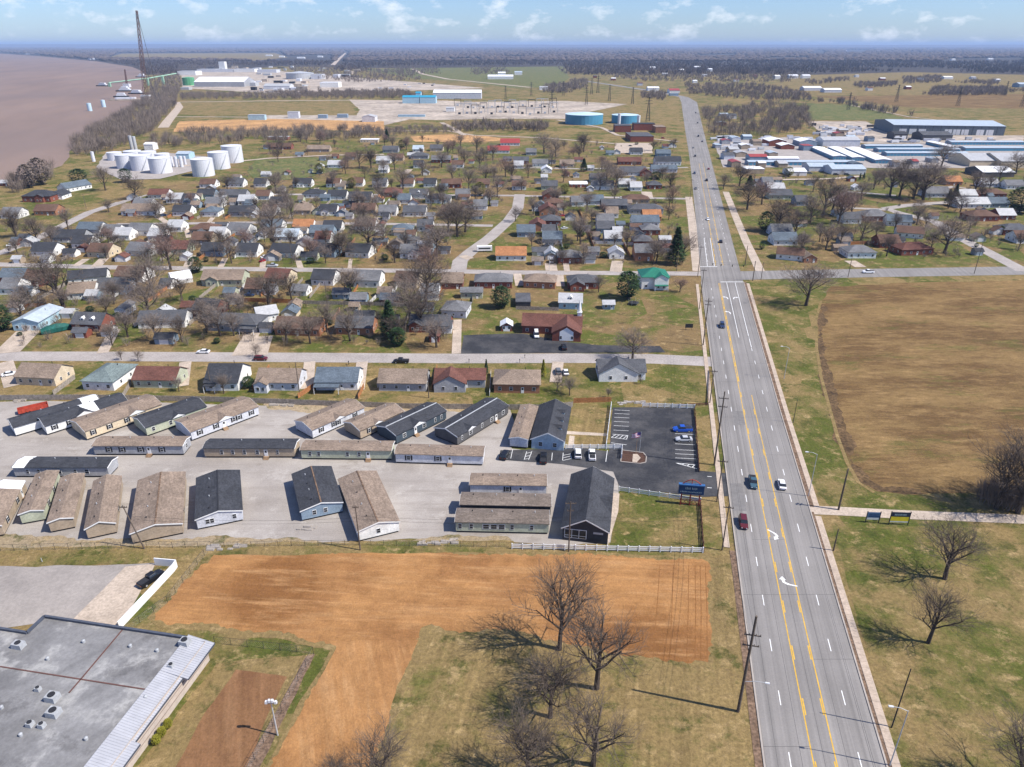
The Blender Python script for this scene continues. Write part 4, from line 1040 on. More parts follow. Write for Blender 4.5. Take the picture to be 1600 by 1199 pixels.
row('below the crossing street', 'houses below the crossing street', [
    (0, 38, 443, 'gx', 'bl', 'b', dict(depth=10)), (0, 27, 461, 'gx', 'gr', 'w', {}), (106, 148, 469, 'gx', 'tn', 'w', dict(yr=467)), (108, 168, 446, 'gx', 'dk', 'w', dict(yr=441, depth=9)),
    (180, 224, 441, 'gx', 'br', 'w', dict(yr=442)), (150, 196, 461, 'gx', 'dg', 'u', {}), (270, 302, 446, 'barrel', 'wh', 'w', dict(yr=441, depth=9, h=2.0, rise=2.8, name='barn', cat='barn')),
    (316, 379, 447, 'gx', 'tn', 'n', dict(depth=11, wing=(.12, .42, 1.2))), (384, 410, 461, 'gx', 'br', 't', {}), (414, 449, 444, 'gx', 'rb', 'c', dict(yr=446)), (455, 479, 462, 'gx', 'gr', 'w', dict(yr=463, depth=7)),
    (487, 521, 446, 'gx', 'dk', 'w', dict(yr=447)), (552, 593, 449, 'gx', 'gr', 'w', dict(yr=450, h=3.6)), (616, 651, 449, 'gx', 'br', 'c', dict(yr=451)), (690, 723, 452, 'gx', 'tn', 'b', {}),
    (742, 800, 451, 'hip', 'gr', 'b', dict(depth=11)), (520, 545, 468, 'gx', 'gr', 'u', {}), (590, 612, 466, 'gx', 'tn', 'w', {}), (658, 685, 470, 'gx', 'gr', 'w', {}), (400, 418, 456, 'gx', 'br', 'w', {}),
    (38, 66, 448, 'gx', 'br', 'b', {}), (250, 268, 452, 'gx', 'dg', 'w', {}),
])
row('above the crossing street', 'houses above the crossing street', [
    (50, 85, 401, 'gx', 'dk', 'w', {}), (137, 171, 402, 'gx', 'br', 'c', dict(yr=403)), (198, 233, 400, 'gx', 'gr', 'w', dict(yr=402)), (268, 293, 398, 'gx', 'rb', 'n', {}), (315, 349, 401, 'gx', 'dk', 'u', {}),
    (370, 402, 402, 'gx', 'dk', 'w', {}), (422, 461, 402, 'gx', 'dk', 'w', dict(yr=404)), (487, 523, 401, 'gx', 'dk', 'u', dict(yr=403)), (540, 576, 402, 'gx', 'dk', 'w', dict(yr=404)),
    (625, 652, 404, 'gx', 'gr', 'w', dict(wing=(.5, 1, 2))), (652, 676, 398, 'gx', 'lt', 'v', {}), (775, 822, 408, 'gx', 'or', 'w', dict(depth=11)), (851, 872, 404, 'gy', 'lt', 'v', dict(depth=9)),
    (872, 909, 412, 'hip', 'gr', 'b', {}), (952, 975, 405, 'gy', 'lt', 'w', dict(depth=8)), (992, 1020, 408, 'gx', 'gr', 'o', dict(h=4.5)),
])
row('in second row above crossing', 'second row above the crossing street', [
    (82, 132, 380, 'gx', 'dk', 'g', dict(yr=379)), (113, 141, 389, 'gx', 'dk', 'w', {}), (122, 158, 371, 'gx', 'bl', 'w', dict(h=4.6)), (160, 186, 371, 'gx', 'gr', 'w', {}), (178, 203, 376, 'gx', 'lt', 'w', {}),
    (200, 233, 368, 'gx', 'gr', 'w', dict(yr=369)), (232, 254, 377, 'gx', 'lt', 'w', {}), (262, 284, 363, 'gx', 'lt', 'w', {}), (297, 337, 367, 'hip', 'br', 't', {}), (327, 351, 375, 'gx', 'lt', 'w', {}), (355, 386, 367, 'gx', 'gr', 'w', dict(yr=369)),
    (408, 440, 362, 'gx', 'bl', 'w', {}), (458, 489, 362, 'gx', 'or', 'w', {}), (505, 533, 364, 'gx', 'dk', 'w', {}), (555, 586, 361, 'gx', 'br', 'w', {}), (612, 644, 368, 'hip', 'bl', 'n', {}), (652, 676, 362, 'gx', 'dg', 'w', {}),
    (430, 466, 378, 'gx', 'lb', 'w', {}), (492, 516, 382, 'gx', 'rb', 'w', {}), (400, 413, 374, 'gy', 'wh', 'w', {}), (484, 520, 372, 'gx', 'bl', 'u', {}), (622, 642, 381, 'gx', 'bl', 'w', {}), (300, 330, 383, 'gx', 'br', 't', {}),
    (808, 836, 371, 'gx', 'bl', 'u', {}), (848, 878, 382, 'gx', 'bl', 'w', {}), (848, 868, 371, 'gx', 'dg', 'w', {}), (828, 853, 362, 'gy', 'rb', 'o', dict(depth=13)), (933, 960, 365, 'gx', 'dg', 'u', {}), (990, 1019, 386, 'hip', 'dg', 'b', {}),
    (945, 971, 381, 'gx', 'lt', 'u', {}),
])
row('along the middle lane', 'houses along the middle lane', [
    (190, 246, 337, 'gx', 'tn', 'w', dict(depth=12)), (208, 236, 327, 'gx', 'gr', 'w', {}), (270, 297, 338, 'gx', 'dk', 'w', {}), (314, 341, 339, 'hip', 'bl', 'w', {}), (358, 398, 339, 'gx', 'dk', 'g', {}), (410, 431, 337, 'gx', 'br', 'w', {}),
    (460, 486, 336, 'gx', 'tn', 't', {}), (500, 526, 337, 'gx', 'dk', 'w', dict(wing=(.1, .55, 1))), (550, 586, 335, 'gx', 'br', 't', {}), (592, 619, 338, 'gx', 'gr', 'w', {}), (630, 665, 339, 'gx', 'dg', 'w', {}), (740, 761, 329, 'gx', 'gr', 'w', {}),
    (690, 722, 338, 'gx', 'br', 'w', {}), (845, 876, 353, 'hip', 'dg', 'b', {}), (933, 959, 353, 'gx', 'gr', 'w', {}), (988, 1030, 355, 'gx', 'bl', 'w', {}), (1003, 1031, 368, 'hip', 'gr', 'b', {}), (1005, 1033, 346, 'gx', 'or', 'o', {}),
    (843, 871, 338, 'gy', 'rb', 'o', dict(depth=14)), (947, 966, 341, 'gx', 'tn', 'w', {}),
])
row('below the upper lane', 'houses below the upper lane', [
    (232, 262, 311, 'gx', 'rb', 'w', {}), (260, 284, 318, 'gx', 'lt', 'w', {}), (285, 303, 319, 'gx', 'dk', 'w', {}), (308, 335, 311, 'gx', 'dk', 'u', {}), (321, 347, 325, 'gx', 'gr', 'w', {}), (343, 384, 312, 'gx', 'dg', 'g', {}), (372, 396, 321, 'gx', 'lt', 'w', {}),
    (400, 421, 313, 'gx', 'br', 'w', {}), (422, 446, 324, 'gx', 'dk', 'w', {}), (473, 505, 310, 'hip', 'dk', 'w', {}), (512, 541, 313, 'gx', 'dk', 'w', {}), (545, 580, 317, 'gx', 'dk', 'w', dict(h=3.6)), (583, 599, 317, 'gy', 'or', 'w', {}), (595, 626, 308, 'hip', 'rb', 'b', {}),
    (622, 641, 319, 'gx', 'bl', 'w', {}), (640, 668, 311, 'gx', 'dg', 'w', dict(dormers=1)), (665, 704, 318, 'hip', 'dg', 'w', {}), (712, 734, 311, 'gx', 'gr', 'w', {}), (850, 880, 325, 'hip', 'br', 'o', {}), (893, 913, 323, 'gx', 'gr', 'w', {}), (908, 943, 321, 'gx', 'bl', 'l', {}),
    (940, 980, 328, 'gx', 'dg', 'd', {}), (975, 1015, 319, 'hip', 'br', 't', {}), (983, 1036, 335, 'hip', 'dg', 'g', {}), (848, 873, 313, 'gy', 'br', 'b', dict(depth=14)),
])
row('above the upper lane', 'houses above the upper lane', [
    (312, 336, 294, 'gx', 'br', 'w', {}), (353, 380, 293, 'gx', 'dg', 'w', {}), (397, 416, 293, 'gx', 'dk', 'w', {}), (458, 486, 293, 'gx', 'dk', 'w', dict(wing=(.2, .6, 1))), (510, 531, 293, 'gx', 'br', 'w', {}), (548, 567, 292, 'gx', 'br', 'w', {}), (582, 604, 293, 'gx', 'dg', 'w', {}),
    (626, 646, 293, 'gx', 'br', 'w', {}), (662, 681, 293, 'gx', 'dk', 'w', {}), (690, 720, 294, 'gx', 'br', 'b', {}), (846, 871, 297, 'gx', 'dg', 'n', {}), (890, 918, 293, 'barrel', 'wh', 'b', dict(h=2.4, rise=1.2)), (925, 959, 297, 'gx', 'gr', 'w', {}), (967, 985, 294, 'gx', 'lt', 'n', {}),
    (985, 1003, 299, 'gx', 'lt', 'w', {}), (1012, 1034, 296, 'hip', 'dg', 'b', {}), (800, 822, 297, 'gx', 'br', 'w', {}), (745, 765, 294, 'gx', 'br', 't', {}), (922, 946, 285, 'gx', 'dg', 'n', {}),
])
row('below the orange bank', 'houses below the orange bank', [
    (512, 534, 263, 'gx', 'lt', 'w', {}), (563, 591, 223, 'flat', 'wh', 'c', dict(name='long_house')), (642, 669, 249, 'hip', 'dg', 'g', {}), (646, 661, 263, 'gx', 'dk', 'w', {}), (674, 704, 255, 'gx', 'gr', 'b', {}), (480, 515, 238, 'gx', 'tn', 't', {}), (418, 450, 219, 'flat', 'lt', 'b', {}),
    (424, 455, 234, 'gx', 'br', 'b', {}), (588, 610, 256, 'gx', 'lt', 'w', {}), (605, 630, 252, 'gx', 'br', 't', {}), (592, 606, 271, 'gx', 'lt', 'w', {}), (645, 661, 238, 'gx', 'lb', 'w', {}), (672, 692, 237, 'gx', 'dg', 'c', {}), (598, 622, 239, 'gx', 'dg', 'g', {}),
    (762, 796, 240, 'gx', 'rd', 'w', dict(depth=14)), (782, 812, 228, 'gx', 'rd', 'w', dict(depth=14)), (802, 826, 257, 'gx', 'dg', 'b', {}), (832, 856, 261, 'gx', 'gr', 'w', {}), (803, 818, 264, 'gx', 'lt', 'w', {}), (875, 897, 262, 'gx', 'tn', 'c', {}), (846, 862, 271, 'gy', 'wh', 'w', {}),
    (882, 890, 276, 'gy', 'rb', 'b', {}), (896, 905, 278, 'gy', 'bl', 'w', {}), (822, 838, 243, 'gx', 'gr', 'g', {}), (985, 1004, 242, 'gx', 'dk', 'w', {}), (1026, 1048, 245, 'gx', 'bl', 'u', {}), (966, 1002, 258, 'gx', 'rb', 'b', {}), (918, 928, 267, 'gx', 'lt', 'w', {}),
    (970, 1010, 275, 'gx', 'dg', 'w', dict(depth=14)), (1000, 1018, 276, 'gy', 'rb', 'b', dict(depth=10)), (1024, 1064, 259, 'gx', 'dk', 'w', dict(depth=12, h=4)), (1018, 1058, 270, 'gx', 'bl', 'l', dict(depth=10)), (706, 724, 263, 'gx', 'br', 'w', {}), (540, 556, 250, 'gx', 'br', 't', {}),
])
row('at the left edge', 'houses at the left edge', [
    (36, 80, 316, 'hip', 'dk', 'b', dict(depth=14, h=4, wing=(.5, .8, 2), label='large dark roofed brick house near the river')), (78, 98, 312, 'gy', 'dk', 'w', dict(depth=12, label='white gabled house joined to the large brick one')),
    (105, 144, 301, 'gx', 'bl', 'w', dict(yr=294, depth=11, label='long low white house with blue-grey roof near the river')), (54, 88, 337, 'gx', 'br', 'o', dict(label='orange brick house behind the hedge')), (0, 14, 291, 'gx', 'lt', 'b', dict(label='brick house at the left frame edge by the river')),
    (2, 30, 342, 'gx', 'gr', 'w', dict(label='grey roofed white house behind the tree at the left edge')),
])
row('right of the highway', 'houses right of the highway', [
    (1212, 1254, 405, 'gx', 'br', 'w', dict(yr=409, depth=9)), (1256, 1276, 411, 'gy', 'tn', 'o', dict(depth=9)), (1209, 1246, 384, 'gx', 'bl', 'w', {}), (1206, 1238, 370, 'gx', 'gr', 'l', {}), (1324, 1368, 404, 'hip', 'gr', 'w', dict(depth=11)), (1408, 1457, 400, 'hip', 'rb', 'b', dict(yr=398, depth=11)),
    (1374, 1406, 388, 'gx', 'br', 'b', {}), (1400, 1442, 371, 'gx', 'br', 'w', dict(yr=374, depth=10)), (1350, 1392, 346, 'hip', 'gr', 'b', dict(depth=13)), (1385, 1424, 353, 'gx', 'bl', 'w', dict(yr=355)), (1318, 1345, 350, 'gx', 'dg', 'w', {}),
    (1497, 1546, 326, 'gx', 'lt', 'w', dict(depth=12)), (1546, 1576, 325, 'gx', 'bl', 'u', {}), (1515, 1560, 346, 'hip', 'br', 'b', dict(depth=12)), (1560, 1586, 344, 'gx', 'lt', 'b', {}), (1567, 1612, 368, 'hip', 'dg', 'b', {}), (1588, 1620, 381, 'gx', 'br', 'w', {}),
    (1447, 1484, 309, 'gx', 'gr', 'l', dict(depth=13)), (1478, 1503, 290, 'gx', 'or', 'o', dict(depth=12)), (1200, 1226, 301, 'gx', 'lt', 'u', {}), (1202, 1238, 312, 'gx', 'dg', 'n', {}), (1192, 1208, 291, 'gx', 'gr', 'l', {}), (1244, 1262, 322, 'gx', 'dg', 'u', {}), (1334, 1346, 298, 'gy', 'wh', 'w', {}),
    (1530, 1572, 310, 'hip', 'br', 'b', {}), (1534, 1560, 293, 'gx', 'lt', 'w', {}), (1572, 1600, 296, 'gx', 'gr', 'w', {}), (1500, 1526, 312, 'gx', 'lt', 'l', {}),
])
# ================================================================== FAR WORKS, TANKS AND WAREHOUSES
def tank(label, x0, x1, ybase, ytop, mat, roofmat=None, dome=0.06, name='storage_tank', group=None, n=32):
    p = P((x0+x1)/2, ybase); r = (P(x1, ybase).x - P(x0, ybase).x)/2
    h = zof(((x0+x1)/2, ybase), ytop)
    root = empty(name, (p.x, p.y+r, 0)); tag(root, label, 'tank', group)
    MB().tube([(0, 0, 0), (0, 0, h)], [r, r], n).build('shell', mat, root)
    mb = MB().tube([(0, 0, h), (0, 0, h+.25)], [r*1.012, r*1.012], n, cap=False)
    b = len(mb.v)-n; mb.v.append((0, 0, h+.25+dome*r*2)); t = len(mb.v)-1
    for k in range(n): mb.f.append((b+k, b+(k+1) % n, t)); mb.m.append(0)
    mb.build('roof', roofmat or mat, root)
    if r > 5:
        mb = MB()
        for k in range(int(h/.9)):
            a_ = -1.2 + k*.06
            mb.box(math.cos(a_)*r-.4, math.cos(a_)*r+.4, math.sin(a_)*r-.5, math.sin(a_)*r+.1, k*.9, k*.9+.12)
        mb.build('stairs', M['steel'], root)
    return root
M['tank_white'] = plain('tank_white', (0.62, 0.63, 0.66), .06, .05, .5, .4, fine=.6)
M['tank_blue'] = plain('tank_blue', (0.06, 0.235, 0.36), .1, .05, .5, .4)
M['tank_blue_roof'] = plain('tank_blue_roof', (0.46, 0.60, 0.68), .08, .05, .6, .3)
for lab, a0, a1, yb, yt in (('white cylindrical tank, nearest of the separate three', 296, 329, 277, 251), ('white cylindrical tank, middle of the separate three', 323, 354, 265.5, 240), ('white cylindrical tank, farthest of the separate three', 344, 375, 255.5, 230),
                            ('white cone roofed tank at the front of the cluster', 229, 262, 272.5, 249), ('broad white tank left of the cone roofed one', 200, 231, 268, 245), ('white tank in the middle of the cluster', 178, 205, 265, 244),
                            ('white tank at the back of the cluster beside the silos', 190, 216, 253, 238), ('white tank at the back right of the cluster', 214, 240, 255, 239), ('white tank behind the cone roofed one', 240, 262, 258, 242), ('low white tank at the left end of the cluster', 164, 186, 252, 240)):
    tank(lab, a0, a1, yb, yt, M['tank_white'], group='white storage tanks')
for i, (a0, a1, yb, yt) in enumerate(((266, 271, 261, 246), (273, 278, 262, 246), (281, 286, 262, 245), (287, 291, 258, 245))):
    tank('slim white upright tank beside the cluster, %s from left' % ORD[i], a0, a1, yb, yt, M['tank_white'], name='upright_tank', n=12)
tank('tall grey silo, left of the pair behind the white tanks', 203, 208, 234, 213, M['steel'], name='silo', n=12)
tank('tall grey silo, right of the pair behind the white tanks', 209, 214, 235, 214, M['steel'], name='silo', n=12)
tank('slim white stack at the river edge', 143, 148, 253, 238, M['tank_white'], name='stack', n=10)
tank('large flat blue water tank with pale domed roof', 885, 945, 196, 181, M['tank_blue'], M['tank_blue_roof'], .05, 'water_tank')
tank('smaller blue water tank behind the white silos', 958, 1000, 194, 181.5, M['tank_blue'], M['tank_blue_roof'], .05, 'water_tank')
tank('white upright silo left in front of the smaller blue tank', 965, 969.5, 198, 178, M['tank_white'], name='silo', n=12)
tank('white upright silo right in front of the smaller blue tank', 995, 1000, 198, 181, M['tank_white'], name='silo', n=12)
tank('blue mooring cylinder standing in the river, nearer one', 136, 142.5, 174, 162, M['tank_blue_roof'], name='mooring_cylinder', n=16)
tank('blue mooring cylinder standing in the river, farther one', 158, 164, 168, 157, M['tank_blue_roof'], name='mooring_cylinder', n=16)
tank('green heap of tanks at the conveyor head', 283, 301, 134, 122, plain('works_green', (0.10, 0.33, 0.16), .2, .05, .7), name='green_hopper', n=14)
tank('pale dome tank in the far works', 442, 485, 124, 115, M['steel'], name='dome_tank')
def shed(label, xl, xr, y, depth, h, kind, roof, wall, name='warehouse', yr=None, rise=None, doors=0, door_mat=None, dw=3.6, dh=4.0, group=None):
    a_, b_ = P(xl, y), P(xr, y if yr is None else yr); d = b_-a_; L = d.length; d.normalize(); n = Vector((-d.y, d.x, 0))
    if rise is None: rise = {'gx': .12*depth, 'gy': .12*L, 'flat': 0, 'shed': .06*depth, 'barrel': .2*depth, 'hip': .2*depth}[kind]
    root, ro = building(name, a_+d*L/2+n*depth/2, math.atan2(d.y, d.x), L, depth, h, kind, rise, roof, wall, .3)
    tag(root, label, 'warehouse' if name == 'warehouse' else name.replace('_', ' '), group)
    for i in range(doors):
        place_win(root, 'f', L*(i+.5)/doors, .1, dw, dh, L, depth, BOX2, door_mat or M['trim'], 'roller_door')
    return root, L
wr, wl_ = shed('long grey warehouse with pale blue-grey roof and white loading doors', 1394, 1568, 210, 74, 11, 'gx', 'lb', 'h', yr=212.5, rise=3.5)
for u in (.09, .18, .265, .50, .575, .65, .785, .87): place_win(wr, 'f', wl_*u, .2, 8.5, 6.5, wl_, 74, BOX2, M['trim'], 'roller_door')
for u in [i/14 for i in range(1, 14)]: place_win(wr, 'f', wl_*u, .1, .35, 10.7, wl_, 74, BOX2, M['dark'], 'wall_joint')
shed('low olive shed in front of the grey warehouse', 1441, 1487, 220, 26, 6, 'gx', 'dg', 'd')
shed('small dark shed with open front beside the grey warehouse', 1396, 1417, 218, 18, 6, 'gx', 'dk', 'd', doors=2, dw=5)
blue_w = M['tank_blue']
for i, (x0, x1, y, dp) in enumerate(((1352, 1441, 233, 12), (1372, 1500, 238.5, 12), (1385, 1512, 244.5, 12), (1486, 1600, 227, 13), (1508, 1600, 236.5, 14), (1169, 1337, 259, 12))):
    shed('long low storage row with blue doors, %s of those lying lengthwise' % ORD[i], x0, x1, y, dp, 3.2, 'gx', 'lb', 'u', 'storage_row', doors=24, door_mat=blue_w, dw=2.6, dh=2.5, group='lengthwise storage rows', rise=.8)
def slant(label, near_l, near_r, far_l, h, roof, wall, name='storage_row', group=None):
    a_, b_ = P(*near_l), P(*near_r); f_ = P(*far_l)
    d = (f_-a_); L = d.length; an = math.atan2(d.y, d.x); n = Vector((d.y, -d.x, 0)).normalized(); W = max(8.0, (b_-a_).dot(n))
    root, ro = building(name, a_+d/2+n*W/2, an, L, W, h, 'gx', W*.06, roof, wall, .3); tag(root, label, name.replace('_', ' '), group)
    for i in range(5): place_win(root, 'l', W*(i+.5)/5, .1, W/5*.7, 2.4, L, W, BOX2, blue_w, 'roller_door')
    for i in range(20): place_win(root, 'b', L*(i+.5)/20, .1, 2.6, 2.4, L, W, BOX2, blue_w, 'roller_door')
for i, (a0, b0, c0) in enumerate((((1301, 250), (1321, 250), (1266, 235)), ((1331, 252), (1350, 252), (1293, 235)), ((1367, 256), (1392, 256), (1320, 236)))):
    slant('white roofed storage row with blue doors, %s of the slanting three' % ORD[i], a0, b0, c0, 3.4, 'wh', 'u', group='slanting storage rows')
slant('white roofed storage row beside the grey warehouse', (1484, 235), (1502, 236), (1446, 226), 3.4, 'wh', 't')
for lab, x0, x1, y, dp, h, kd, rf_, wl in (
    ('pale blue roofed shed, right of the joined pair', 1299, 1352, 273, 20, 4.5, 'gx', 'lb', 'l'), ('pale blue roofed shed, left of the joined pair', 1264, 1306, 268, 18, 4, 'gx', 'lb', 'l'),
    ('long white shed below the far yard', 1285, 1343, 229, 22, 6.5, 'gx', 'lt', 'l'), ('red barn with white roof, larger one', 1201, 1228, 229, 24, 5.5, 'gy', 'wh', 'b'), ('red barn with white roof, smaller one', 1220, 1241, 234, 18, 4, 'gy', 'wh', 'b'),
    ('white roofed shed right of the red barns', 1249, 1276, 229, 22, 5, 'gy', 'wh', 'u'), ('red roofed roadside shop', 1171, 1199, 252, 14, 4, 'gx', 'rd', 'u'), ('white roofed row beside the red shop', 1200, 1248, 253, 10, 3, 'gx', 'wh', 'l'),
    ('white roofed shop by the highway', 1165, 1194, 272, 14, 4, 'flat', 'wh', 't'), ('white bungalow shed with lime tree', 1232, 1260, 275, 16, 3.5, 'gx', 'wh', 'w'),
    ('cream warehouse, left of the two on the right edge', 1514, 1570, 261, 36, 5.5, 'gx', 'lt', 'c'), ('cream warehouse, right of the two on the right edge', 1562, 1640, 263, 40, 6, 'gx', 'lt', 'c'), ('white roofed warehouse below the cream pair', 1534, 1584, 277, 26, 4, 'gx', 'wh', 'd'),
    ('bright blue warehouse, left half', 629, 655, 162, 24, 11, 'gx', 'bb', 'v'), ('bright blue warehouse, right half', 656, 681, 162, 24, 11, 'gx', 'bb', 'v'), ('blue tower between the bright blue halves', 650, 658, 160, 16, 17, 'gx', 'bb', 'v'),
    ('long white roofed shed behind the substation', 677, 752, 155, 40, 12, 'gx', 'wh', 'l'), ('big white roofed warehouse in the far works', 304, 382, 136, 90, 12, 'gx', 'wh', 'g'),
    ('teal container on the far field edge', 388, 414, 188, 9, 7, 'flat', 'lb', 'v'), ('white box shed on the far field edge', 450, 467, 185, 10, 9, 'flat', 'lt', 'l'), ('blue container, left of two', 497, 511, 185.5, 8, 5, 'flat', 'lb', 'u'), ('blue container, right of two', 527, 543, 184.5, 8, 5, 'flat', 'lb', 'u'),
    ('pale blue gabled shed on the bare yard', 566, 586, 191, 22, 7, 'gy', 'lt', 'l'), ('long pale shelter on the bare yard', 622, 664, 183, 6, 3, 'flat', 'lb', 'v'), ('white hut at the substation', 697, 710, 175, 12, 6, 'gx', 'lt', 'w'),
    ('dark flat roofed plant building', 985, 1021, 222, 42, 6, 'flat', 'dg', 'b'), ('red brick plant hall, left', 961, 986, 207, 20, 8, 'flat', 'dg', 'b'), ('red brick plant hall, right', 1024, 1040, 208, 26, 7, 'flat', 'tn', 'o'), ('blue trimmed brick plant hall', 990, 1023, 204, 16, 8, 'flat', 'dk', 'b'),
    ('white works block with tower base', 278, 306, 118, 60, 14, 'flat', 'lt', 'w'), ('white block of the far works, second', 308, 336, 113, 60, 11, 'flat', 'lt', 'l'), ('tall white tower of the far works', 343, 352, 110, 30, 34, 'flat', 'wh', 'w'), ('white block of the far works, third', 336, 365, 113, 50, 10, 'flat', 'lt', 'l'),
    ('white block of the far works, fourth', 366, 398, 113, 50, 12, 'flat', 'lt', 'w'), ('white block of the far works, fifth', 402, 432, 114, 50, 11, 'flat', 'lt', 'l'), ('grey works block by the dome tank', 486, 503, 124, 50, 14, 'flat', 'lt', 'l'),
    ('low white shed of the far works', 412, 453, 140, 40, 8, 'gx', 'lt', 'l'), ('white office of the far works', 500, 529, 137, 40, 12, 'flat', 'wh', 'w'), ('long white roofed barn on the green field', 762, 802, 124, 40, 8, 'gx', 'wh', 'w'), ('white house on the green field', 778, 790, 118, 30, 8, 'gx', 'wh', 'w'),
    ('pale blue roofed farm house', 804, 816, 117.5, 30, 9, 'gx', 'lb', 'w'), ('white farm shed left of the highway bend', 843, 856, 141, 20, 6, 'gx', 'lt', 'w'), ('pink roofed shop at the highway bend', 1046, 1062, 146, 30, 6, 'gx', 'rd', 'w'),
    ('blue roofed shop at the highway bend', 1046, 1060, 150, 10, 5, 'flat', 'lb', 'u'), ('white sheds beyond the highway bend', 1012, 1030, 142, 24, 6, 'gx', 'wh', 'w'), ('white shed beyond the tree belt', 1256, 1284, 142, 30, 6, 'gx', 'wh', 'l'), ('pale shed beyond the tree belt', 1288, 1315, 145, 26, 6, 'gx', 'wh', 'l'),
    ('blue clad building on the river bank', 276, 296, 249, 14, 5, 'gx', 'lb', 'v'), ('white plant by the silos', 226, 240, 235, 12, 6, 'gx', 'wh', 'w'), ('blue shed at the right edge', 1592, 1620, 137, 30, 8, 'gx', 'lb', 'u'), ('white farm shed in the far right field', 1475, 1489, 124, 24, 6, 'gx', 'wh', 'w'),
):
    shed(lab, x0, x1, y, dp, h, kd, rf_, wl)
# far white specks: farm buildings among the woods
for i, (x, y, w) in enumerate(((143, 78, 6), (45, 81, 16), (60, 81, 10), (100, 87, 8), (150, 94, 10), (836, 95, 4), (1020, 109, 8), (1090, 108, 10), (1110, 112, 6), (1245, 93, 6), (1490, 95, 6), (1548, 94, 8), (1320, 80, 7), (1130, 78, 8), (1582, 84, 5), (1065, 113, 7), (1240, 123, 14), (1260, 123, 12), (1215, 124, 8), (470, 92, 12), (440, 90, 8), (500, 90, 8), (420, 88, 10), (1180, 84, 6), (1440, 86, 5), (565, 79, 6), (700, 82, 4))):
    shed('tiny white building among the far woods', x-w/2, x+w/2, y, 25, 9, 'gx', 'wh', 'w', 'far_building', group='tiny far buildings')
# conveyor
def lattice(mb, pts, w0, w1, bay, r, zaxis=False):
    """square lattice mast along a line of two points"""
    a_, b_ = Vector(pts[0]), Vector(pts[1]); d = b_-a_; n = max(2, int(d.length/bay)); t = d.normalized()
    u = t.cross(Vector((0, 1, 0)));  u = u if u.length > .1 else t.cross(Vector((1, 0, 0))); u.normalize(); v = t.cross(u)
    prev = None
    for i in range(n+1):
        c = a_ + d*i/n; w = (w0+(w1-w0)*i/n)/2
        q = [c+u*w+v*w, c-u*w+v*w, c-u*w-v*w, c+u*w-v*w]
        if prev:
            for k in range(4):
                mb.tube([prev[k], q[k]], [r, r], 4, cap=False); mb.tube([prev[k], q[(k+1) % 4]], [r*.7, r*.7], 3, cap=False); mb.tube([q[k], q[(k+1) % 4]], [r*.7, r*.7], 3, cap=False)
        prev = q
cv = empty('conveyor', P(278, 130)); tag(cv, 'pale green conveyor bridge reaching over the river', 'conveyor')
b0 = P(278, 130); e0 = P(172, 136) - b0; e1 = P(232, 134) - b0
gm = plain('conveyor_green', (0.26, 0.42, 0.31), .15, .1, .6)
mb = MB()
for p, q in (((0, 0, 26), (e1.x, e1.y, 18)), ((e1.x, e1.y, 18), (e0.x, e0.y, 10))): mb.tube([p, q], [1.7, 1.7], 4)
mb.build('gallery', gm, cv)
for q, hh in ((e1, 18), (e0, 10), (e1*.5, 21)):
    MB().box(-3, 3, -3, 3, 0, hh).build('trestle', gm, cv, (q.x, q.y, 0))
# cranes
def crane(label, base, top_px, w0, w1, r, stay=None):
    p = P(*base); z = zof(base, top_px[1]); h = CH - z
    dx = (top_px[0]-800.0)*h*S/(top_px[1]-HOR) - p.x if abs(top_px[1]-HOR) > 3 else (top_px[0]-800.0)*p.y/F - p.x
    root = empty('crane', p); tag(root, label, 'crane')
    mb = MB(); lattice(mb, ((0, 0, 3), (dx, 0, z)), w0, w1, w0*1.2, r); mb.build('boom', plain('rusty_lattice', (0.14, 0.08, 0.065), .2, .1, .8), root)
    MB().box(-8, 8, -6, 6, 1, 9).build('cab', M['tank_white'], root)
    if stay:
        mb = MB(); q = P(*stay) - p; mb.tube([(dx, 0, z*.97), (q.x, q.y, 2)], [.5, .5], 4); mb.tube([(dx*.5, 0, z*.5), (q.x*.8, q.y*.8, 2)], [.5, .5], 4); mb.build('stay_cable', M['dark'], root)
crane('tall dark lattice crane standing over the river bank', (229, 156), (213.5, 17), 8.0, 2.6, .5, (253, 168))
crane('small dark crane on a barge', (199, 137), (195, 109), 4, 2, .5)
# boats
def boat(label, x, y, L, W, decks, name='towboat', mat='tank_white', hull=None):
    p = P(x, y); root = empty(name, p, R(rnd.uniform(-12, 12))); tag(root, label, 'barge' if name == 'barge' else 'boat')
    MB().prism([(-L/2, -W/2), (L/2-W*.4, -W/2), (L/2, -W*.2), (L/2, W*.2), (L/2-W*.4, W/2), (-L/2, W/2)], 'z', 0.11, 2.6).build('hull', hull or M['dark'], root)
    z = 2.6
    for i in range(decks):
        f = .62-.16*i
        MB().box(-L*f/2, L*f/2, -W*.38, W*.38, z, z+3).build('cabin', M[mat], root); z += 3
boat('white workboat under the conveyor end', 161, 135, 34, 10, 2); boat('white towboat beside the small crane', 196, 143, 40, 14, 3); boat('white barge with cabin below the tall crane', 214, 147, 34, 14, 2); boat('flat barge with brown deck by the bank', 197, 157, 60, 16, 1, 'barge', hull=M['sand'])
boat('small white boat near the bank', 190, 152, 30, 11, 2); boat('white moored barge far upstream, left', 45, 85, 90, 26, 1, 'barge', hull=M['tank_white']); boat('white moored barge far upstream, right', 92, 88, 120, 26, 0, 'barge', hull=M['tank_white'])
boat('grey towboat behind the tall crane', 222, 121, 40, 14, 3); boat('small grey boat far upstream', 140, 94, 40, 12, 2)
